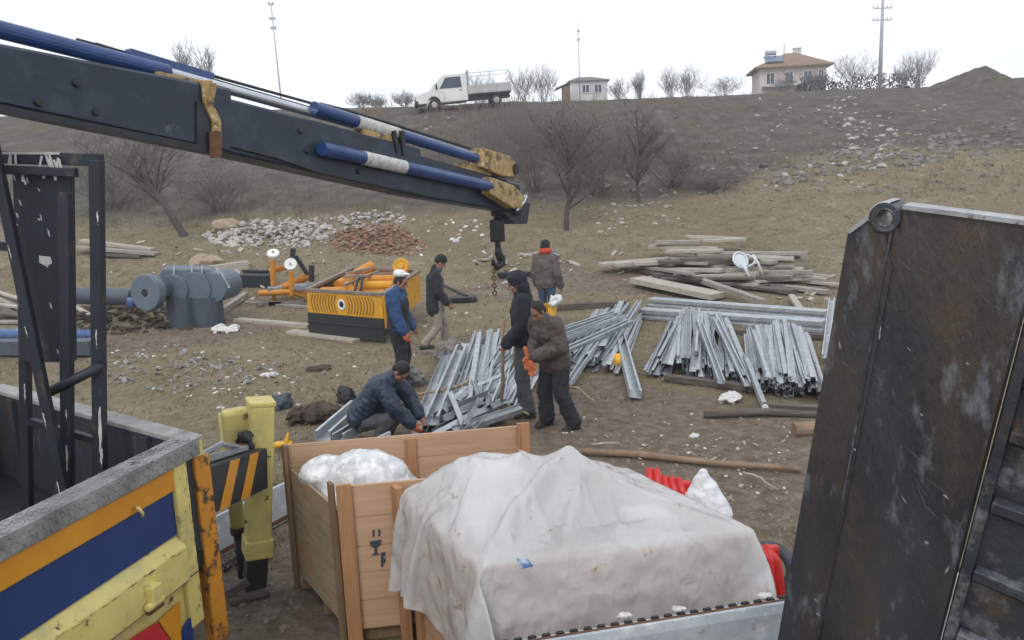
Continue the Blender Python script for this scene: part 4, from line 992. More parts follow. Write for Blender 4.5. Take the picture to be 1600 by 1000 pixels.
# plate between the left edge and the rung field; the top right reaches out of the frame
tl, tc_, tr_ = RPt(1382, 322), RPt(1412, 321), RPt(1640, 350)
edge_top = RPt(1622, 385); edge_bot = down(RPt(1462, 1005))
lc = RPt(1386, 339); arc = [lc+(RW*math.cos(R(a))+RV*math.sin(R(a)))*.037 for a in range(200, -31, -23)]
m = MB(); m.prism([lt]+arc+[tc_, tr_, edge_top, edge_bot, lb], -RN*.055); plate = m.build('side_plate', 'ramp', ramp)
m = MB()
def strip(mb, p, q, w, o=.004, th=.02):
    d = (q-p).normalized(); s_ = d.cross(RN).normalized(); mb.prism([p+RN*o-s_*w/2, q+RN*o-s_*w/2, q+RN*o+s_*w/2, p+RN*o+s_*w/2], RN*th)
m = MB(); strip(m, tc_+RV*.004, tr_+RV*.004, .014, -.062, .072); strip(m, lt+RW*.004, arc[0]+RW*.002, .014, -.062, .07); m.build('edge_highlight', 'rampedge', plate)  # pale strips paint the highlight along the chamfered upper edges
# a shallow step plate along the left border
a0, a1 = RPt(1326, 372), down(RPt(1326, 372)); b0_, b1_ = RPt(1405, 352), down(RPt(1283, 1005))
m = MB(); m.prism([lt+RW*.003+RV*.003, lc+RV*.052-RW*.03, lc+RV*.056+RW*.008, RPt(1395, 420), down(RPt(1278, 1005)), lb+RW*.003], RN*.006); m.build('border_strip', 'ramp', plate)
m = MB(); strip(m, RPt(1396, 350), down(RPt(1283, 1005)), .006, .004, .006); m.build('weld_seam', 'ramp2', plate)
# the lug
lc = RPt(1386, 339); m = MB(); n = 28; ro, ri = .047, .0245
for o, sg in ((.018, 1), (-.075, -1)): pass
vs_ = []
for o in (.02, -.075):
    for r_ in (ro, ri):
        for j in range(n):
            a = 2*math.pi*j/n; vs_.append(lc+RN*o+(RW*math.cos(a)+RV*math.sin(a))*r_)
fs_ = []
for j in range(n):
    k = (j+1) % n; fs_ += [(j, k, n+k, n+j), (2*n+j, 3*n+j, 3*n+k, 2*n+k), (j, 2*n+j, 2*n+k, k), (n+j, n+k, 3*n+k, 3*n+j)]
m.add(vs_, fs_); lug = m.build('lug', 'ramp2', ramp, bevel=.004)
m = MB(); m.lathe([(ri, -.06), (ri-.002, -.03), (ri-.002, .018), (ri+.003, .0225), (ri+.006, .02)], lc, RN, 28); m.build('bushing', 'ramp', lug)
m = MB(); vs_ = []
for i in range(15):
    a = R(-205+ 125*i/14); d = RW*math.cos(a)+RV*math.sin(a); vs_ += [lc+d*(ro+.001)+RN*.021, lc+d*(ro+.005)+RN*.018, lc+d*(ro+.005)-RN*.074, lc+d*(ro+.001)-RN*.078]
m.add(vs_, [(i*4+j, i*4+j+1, i*4+5+j, i*4+4+j) for i in range(14) for j in range(3)]); m.build('worn_rim', 'rampedge', lug)
# scrapes: thin bare patches of their own shape
random.seed(21); m = MB(); m2 = MB()
def scrape(mb, px, py, ln, w, ang, o=.0015):
    c = RPt(px, py, o); d = RW*math.cos(ang)+RV*math.sin(ang); s_ = d.cross(RN).normalized()
    pts = []; k = 6
    up_ = [c+d*ln*(i/k-.5)+s_*w*math.sin(math.pi*(i+.5)/(k+1))*U(.3, 1) for i in range(k+1)]
    dn_ = [c+d*ln*(i/k-.5)-s_*w*math.sin(math.pi*(i+.5)/(k+1))*U(.3, 1) for i in range(k+1)]
    mb.add(up_+dn_, [(i, i+1, k+2+i, k+1+i) for i in range(k)])
for px, py, ln, w, an, o in [(1375, 520, .05, .004, 1.5, .0075), (1412, 780, .03, .003, .75, .0015), (1440, 648, .012, .004, .8, .0015), (1448, 848, .014, .008, .4, .0015), (1312, 540, .03, .004, 1.3, .0075), (1335, 702, .01, .006, .4, .0075), (1512, 568, .008, .004, .5, .0015), (1420, 545, .018, .002, .7, .0015), (1478, 776, .02, .005, .4, .0015), (1480, 890, .035, .004, 1.75, .0015), (1278, 960, .014, .006, .5, .0075), (1275, 938, .02, .004, .5, .0075)]:
    scrape(m, px, py, ln, w, an, o)
for _ in range(120):
    px, py = U(1300, 1560), U(370, 990); 
    if px > 1600-(py-470)*.25-30 or px < 1330-(py-360)*.17+16: continue
    scrape(m2, px, py, .01+.09*random.random()**2, U(.0005, .0026), U(.3, 1.0), .0085 if px < 1400-(py-345)*.187 else .0015)
m.build('scrapes', 'scrape', plate); m2.build('scratches', 'scraped', plate)
# rung field: recessed back sheet, side channel, cleats
sd0, sd1 = RPt(1632, 352), edge_bot
m = MB(); q0, q1 = edge_top+RW*.004-RN*.05, edge_bot+RW*.004-RN*.05; m.prism([q0, q0+RW*.75, q1+RW*.75, q1], -RN*.012); m.build('back_sheet', 'ramp2', ramp)
m = MB(); e0, e1 = edge_top+RW*.012, edge_bot+RW*.012
m.prism([e0-RN*.048, e0-RN*.048+RW*.034, e1-RN*.048+RW*.034, e1-RN*.048], RN*.028); m.build('inner_rail', 'ramp2', ramp, bevel=.003)
m = MB(); m.prism([e0-RN*.048+RW*.70, e0-RN*.048+RW*.75, e1-RN*.048+RW*.75, e1-RN*.048+RW*.70], RN*.05); m.build('outer_rail', 'ramp2', ramp, bevel=.003)
for py in [520, 593, 678, 787, 893, 990, 1090, 1190, 1290, 1400, 1510, 1630, 1760, 1900]:
    f = (py-470)/(1000-470); x = 1601-(1601-1465)*f
    p = RPt(x, py)+RW*.048-RN*.046
    if p.z < .15: break
    m = MB(); hh = .030; L3 = .645
    pr = [(-hh*1.1, 0), (-hh*.62, .030), (hh*.5, .030), (hh*1.25, 0)]
    m.prism([p+RV*a+RN*o for a, o in pr], RW*L3); m.build('cleat', 'ramp2', ramp, bevel=.003)

# ---------------------------------------------------------------- pale steel sideboard in front of the crates
ra, rb = G(760, 1008, .85), G(1222, 934, .85)
rd = (rb-ra).normalized(); ra = ra-rd*.8; rb = rb+rd*1.6; rn = V((rd.y, -rd.x, 0))
board = thing('steel_sideboard', 'pale grey steel sideboard with rusty notched top edge along the bottom', 'board', V(((ra.x+rb.x)/2, (ra.y+rb.y)/2, 0)))
m = MB(); pz = [(0, .85), (.05, .85), (.055, .80), (.03, .60), (.03, .30), (.055, .1), (.05, 0.0), (0, 0)]
m.prism([ra+rn*o+V((0, 0, z-.85)) for o, z in pz], rb-ra); m.build('panel', 'railgrey', board)
m = MB(); n = int((rb-ra).length/.072); random.seed(4)
for i in range(n):
    a = ra+rd*(.072*i); m.prism([a-rn*.004+V((0, 0, .001)), a+rd*.045-rn*.004+V((0, 0, .001)), a+rd*.040-rn*.004+V((0, 0, .012)), a+rd*.006-rn*.004+V((0, 0, .012))], rn*.02)
m.build('notched_edge', 'blackst', board)
m = MB(); m.prism([ra+rn*.018+V((0, 0, .001)), rb+rn*.018+V((0, 0, .001)), rb+rn*.018+V((0, 0, .006)), ra+rn*.018+V((0, 0, .006))], rn*.012); m.build('rusty_lip', 'rust', board)
for i, (px, py) in enumerate(((973, 963), (1058, 953), (1192, 932))):
    random.seed(30+i); p = G(px, py, .862)+rn*.0; m = MB(); m.ell(p, (.028, .02, .018), jit=.6); m.ell(p+rd*.03, (.02, .016, .012), jit=.6)
    m.build('mortar_lump', 'scrapw', label=['white crumb of mortar on the sideboard edge, leftmost of three', 'white crumb of mortar in the middle of the sideboard edge', 'white crumb of mortar on the sideboard edge beside the ramp'][i], cat='lump', smooth=True)
# pale steel trough lying behind the outrigger
a, b = G(300, 893, .0), G(470, 800, .0)
m = MB(); d = (b-a).normalized(); nn_ = V((d.y, -d.x, 0)); e = b+d*1.5
m.prism([a-nn_*.2, a+nn_*.02, a+nn_*.0+V((0, 0, .36)), a-nn_*.03+V((0, 0, .36)), a-nn_*.02+V((0, 0, .03)), a-nn_*.2+V((0, 0, .03))], e-a)
tr = m.build('steel_trough', 'railgrey', label='pale grey steel trough lying behind the yellow outrigger leg', cat='trough', bevel=.006)
m = MB(); m.prism([a+nn_*.025+V((0, 0, .02)), a+nn_*.03+V((0, 0, .06)), a+nn_*.01+V((0, 0, .06))], e-a); m.build('rusty_lip', 'rust', tr)
random.seed(31); m = MB(); q = G(330, 905, 0)
for i in range(16): m.torus(q+d*(.045*i)+V((0, 0, .03)), .03, .009, V((d.x, d.y, .2)) if i % 2 else V((d.x, d.y, -.6)), 10, 6)
m.build('chain', 'blackst', label='dark chain lying on the ground beside the outrigger foot', cat='chain')
# ================================================================ CRATES
def crate_open():
    A, Bc = V((-1.775, 5.90, 0)), V((-1.205, 5.02, 0)); e1 = V((math.cos(R(7.5)), math.sin(R(7.5)), 0)); L1 = 1.79
    e2 = (Bc-A); L2 = e2.length; e2.normalize(); n2 = V((e1.y, -e1.x, 0)); n1 = V((-e2.y, e2.x, 0))
    if n1.x > 0: n1 = -n1
    Z0, Z1 = .12, 1.16
    t = thing('wooden_crate', 'open pine crate with shipping stencils, holding a bulging white bag', 'crate', (A+Bc)/2+e1*L1/2)
    def boards(nm, p, d, L, n, zs, mt, off, th=.022):
        m = MB()
        for za, zb in zs:
            q = p+n*off; j = U(-.003, .003)
            m.prism([q+V((0, 0, za+.002)), q+d*L+V((0, 0, za+.002)), q+d*L+V((0, 0, zb-.002)), q+V((0, 0, zb-.002))], n*(th+j))
        return m.build(nm, mt, t, bevel=.002)
    random.seed(3)
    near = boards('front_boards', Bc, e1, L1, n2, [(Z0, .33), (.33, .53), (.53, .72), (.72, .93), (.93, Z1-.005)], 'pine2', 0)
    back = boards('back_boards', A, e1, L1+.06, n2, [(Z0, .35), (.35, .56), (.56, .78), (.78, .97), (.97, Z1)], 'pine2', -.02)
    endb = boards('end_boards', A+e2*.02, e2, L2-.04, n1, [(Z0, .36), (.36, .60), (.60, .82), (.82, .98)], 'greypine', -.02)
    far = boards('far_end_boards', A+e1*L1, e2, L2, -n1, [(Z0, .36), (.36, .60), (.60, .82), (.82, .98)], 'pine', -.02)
    def pst(p, w, n, mt, dd, z1=Z1+.012, z0=.0):
        m = MB(); m.prism([p+V((0, 0, z0)), p+dd*w+V((0, 0, z0)), p+dd*w+V((0, 0, z1)), p+V((0, 0, z1))], n*.028); return m.build('corner_post', mt, t, bevel=.003)
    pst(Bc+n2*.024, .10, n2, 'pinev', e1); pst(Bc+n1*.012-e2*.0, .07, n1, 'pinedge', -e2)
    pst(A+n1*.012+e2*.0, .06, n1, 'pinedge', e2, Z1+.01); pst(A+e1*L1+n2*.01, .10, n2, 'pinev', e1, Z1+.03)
    pst(A+n2*.004-e1*.035, .05, n2, 'pinedge', e1, Z1)
    pst(Bc+e1*(L1-.1)+n2*.024, .10, n2, 'pinev', e1)
    m = MB(); p = A+e1*.9+n2*.003; m.prism([p+V((0, 0, Z0)), p+e1*.09+V((0, 0, Z0)), p+e1*.09+V((0, 0, Z1-.03)), p+V((0, 0, Z1-.03))], n2*.02); m.build('back_batten', 'pinev', t, bevel=.003)
    m = MB()
    for f in (.06, .5, .92):
        p = A.lerp(Bc, f) + e1*.02; m.bar(p+V((0, 0, .06)), p+e1*(L1-.05)+V((0, 0, .06)), .09, .10)
    m.prism([A+V((0, 0, Z0)), Bc+V((0, 0, Z0)), Bc+e1*L1+V((0, 0, Z0)), A+e1*L1+V((0, 0, Z0))], V((0, 0, .02)))
    m.build('base_skids', 'pinedge', t)
    # stencilled shipping marks on the near face
    o = n2*.0285; Pf = lambda px, py: PL(px, py, Bc+n2*.0285, n2)
    def ink(nm, polys):
        m = MB()
        for q in polys: m.prism([Pf(*a) for a in q], n2*.0012)
        m.build(nm, 'ink', near)
    ink('stencil_strokes', [[(582, 828), (585, 828), (585, 839), (582, 839)], [(591, 827), (594, 827), (594, 838), (591, 838)]])
    ink('stencil_glass', [[(577, 846), (596, 843), (595, 850), (589, 856), (589, 864), (594, 866), (580, 868), (585, 864), (585, 857), (579, 853)]])
    ink('stencil_box', [[(595, 864), (602, 862), (602, 868), (599, 869), (599, 873), (602, 872), (602, 878), (599, 879), (599, 885), (595, 886)]])
    # bulging bag of packing material
    c = PL(560, 742, A+e2*.55, V((0, 1, 0))); m = MB(); c = P(572, 772, 5.62)
    m.ell(c, (.37, .30, .335), rotz(R(-8)), 40, 26, .10); m.ell(c+V((-.13, .08, -.04)), (.22, .22, .28), None, 24, 16, .1); m.ell(c+V((.20, .02, -.12)), (.25, .26, .27), None, 24, 16, .1)
    m.ell(c+V((-.30, .08, .15)), (.20, .20, .12), None, 24, 16, .10)
    m.ell(c+V((.06, 0, -.35)), (.36, .28, .36), None, 20, 12)
    bag = m.build('packing_bag', 'bagw', label='bulging white plastic bag of packing material inside the open crate', cat='bag')
    fuse(bag, .018, 4, .035, .10)
def bagmat():
    m = pm('clear_plastic_bag', (.72, .74, .76), (.42, .45, .48), 9, .28, 0, .35, 26, c3=(.85, .87, .88), c3scale=14, c3th=.56, c3w=.08)
    return m
M['bagw'] = bagmat()
crate_open()

def plastic_sheet_mat():
    m = pm('dirty_plastic_sheet', (.75, .76, .775), (.66, .655, .655), 3, .17, 0, 0, 18, c3=(.80, .81, .83), c3scale=1.6, c3th=.55, c3w=.12, c4=(.44, .25, .12), c4scale=6, c4th=.655, c4w=.04)
    n = m.node_tree; L = n.links.new; b = n.nodes['Principled BSDF']; out = [x for x in n.nodes if x.type == 'OUTPUT_MATERIAL'][0]
    # crumpled plastic: two sets of warped cell creases as bump
    g = n.nodes.new('ShaderNodeNewGeometry'); prev = None
    for sc_, st_, rz, amt in ((4.0, (1.9, .42, .7), .6, .40), (9, (1.7, .45, .8), -.4, .5), (24, (1, 1, 1), 0, .15)):
        mp_ = n.nodes.new('ShaderNodeMapping'); mp_.inputs['Scale'].default_value = st_; mp_.inputs['Rotation'].default_value = (0, 0, rz); L(g.outputs['Position'], mp_.inputs[0])
        nz_ = n.nodes.new('ShaderNodeTexNoise'); nz_.inputs['Scale'].default_value = sc_*.6; L(mp_.outputs[0], nz_.inputs['Vector'])
        ad = n.nodes.new('ShaderNodeMix'); ad.data_type = 'RGBA'; ad.inputs[0].default_value = .25; L(mp_.outputs[0], ad.inputs[6]); L(nz_.outputs[1], ad.inputs[7])
        vo = n.nodes.new('ShaderNodeTexVoronoi'); vo.feature = 'SMOOTH_F1'; vo.inputs['Smoothness'].default_value = .05; vo.inputs['Scale'].default_value = sc_; L(ad.outputs[2], vo.inputs['Vector'])
        bp = n.nodes.new('ShaderNodeBump'); bp.inputs['Strength'].default_value = amt; bp.inputs['Distance'].default_value = .22/sc_; L(vo.outputs[0], bp.inputs['Height'])
        if prev: L(prev.outputs[0], bp.inputs['Normal'])
        prev = bp
    L(prev.outputs[0], b.inputs['Normal'])
    tr = n.nodes.new('ShaderNodeBsdfTranslucent'); tr.inputs[0].default_value = (.86, .86, .87, 1)
    tp = n.nodes.new('ShaderNodeBsdfTransparent'); m1 = n.nodes.new('ShaderNodeMixShader'); m1.inputs[0].default_value = .32
    m2 = n.nodes.new('ShaderNodeMixShader'); m2.inputs[0].default_value = .20
    L(b.outputs[0], m1.inputs[1]); L(tr.outputs[0], m1.inputs[2]); L(m1.outputs[0], m2.inputs[1]); L(tp.outputs[0], m2.inputs[2]); L(m2.outputs[0], out.inputs[0])
    return m
M['sheet'] = plastic_sheet_mat()
ZC = 1.09
NL = G(760, 876, ZC); NL.z = 0; E1 = V((math.cos(R(10)), math.sin(R(10)), 0)); E2 = V((math.cos(R(118)), math.sin(R(118)), 0)); LX, LY = 1.44, 1.05
N2 = V((E1.y, -E1.x, 0)); N1 = V((-E2.y, E2.x, 0)); 
def crate_wrapped():
    t = thing('wooden_crate', 'pine crate almost hidden under a dirty translucent plastic sheet', 'crate', NL+E1*LX/2+E2*LY/2)
    def face(nm, p, d, L, n, mt):
        m = MB(); z = .1
        for zb in (.30, .50, .70, .90, ZC-.03):
            m.prism([p+V((0, 0, z+.002)), p+d*L+V((0, 0, z+.002)), p+d*L+V((0, 0, zb-.002)), p+V((0, 0, zb-.002))], n*.022); z = zb
        m.build(nm, mt, t, bevel=.002)
    nn1 = N1 if N1.x < 0 else -N1
    face('front_boards', NL, E1, LX, N2, 'pine2'); face('back_boards', NL+E2*LY, E1, LX, -N2, 'pine2')
    face('end_boards', NL, E2, LY, nn1, 'pine'); face('far_end_boards', NL+E1*LX, E2, LY, -nn1, 'pine')
    for p, d, n in ((NL+N2*.023, E1, N2), (NL+E1*(LX-.09)+N2*.023, E1, N2), (NL+nn1*.023+E2*.01, E2, nn1), (NL+nn1*.023+E2*(LY-.10), E2, nn1)):
        m = MB(); m.prism([p, p+d*.09, p+d*.09+V((0, 0, ZC-.015)), p+V((0, 0, ZC-.015))], n*.028); m.build('corner_post', 'pinev', t, bevel=.003)
    m = MB(); q = PL(617, 800, NL+E2*(LY+.02), E1); q = NL+E2*(LY+.05)+nn1*.055; m.prism([q, q+nn1*.05, q+nn1*.05+V((0, 0, ZC+.06)), q+V((0, 0, ZC+.06))], E2*.10); m.build('tall_post', 'pinev', t, bevel=.003)
    # the crate's contents that lift the sheet
    m = MB()
    fr2 = lambda u, v_, z: NL+E1*u+E2*v_+V((0, 0, z))
    for s, tt, w, d, z0, z1, tp in ((.37, .73, .54, .46, ZC-.2, ZC+.25, .58), (.92, .82, .24, .25, ZC-.2, ZC+.20, .2), (.19, .37, .25, .33, ZC-.2, ZC+.03, .7), (1.17, .39, .3, .3, ZC-.2, ZC+.0, .7)):
        q = [fr2(s+a*w/2, tt+b*d/2, z0) for a, b in ((-1, -1), (1, -1), (1, 1), (-1, 1))]+[fr2(s+a*w*tp/2, tt+b*d*tp/2, z1) for a, b in ((-1, -1), (1, -1), (1, 1), (-1, 1))]
        m.add(q, [(3, 2, 1, 0), (4, 5, 6, 7), (0, 1, 5, 4), (1, 2, 6, 5), (2, 3, 7, 6), (3, 0, 4, 7)])
    m.build('contents', 'sackw', t)
crate_wrapped()
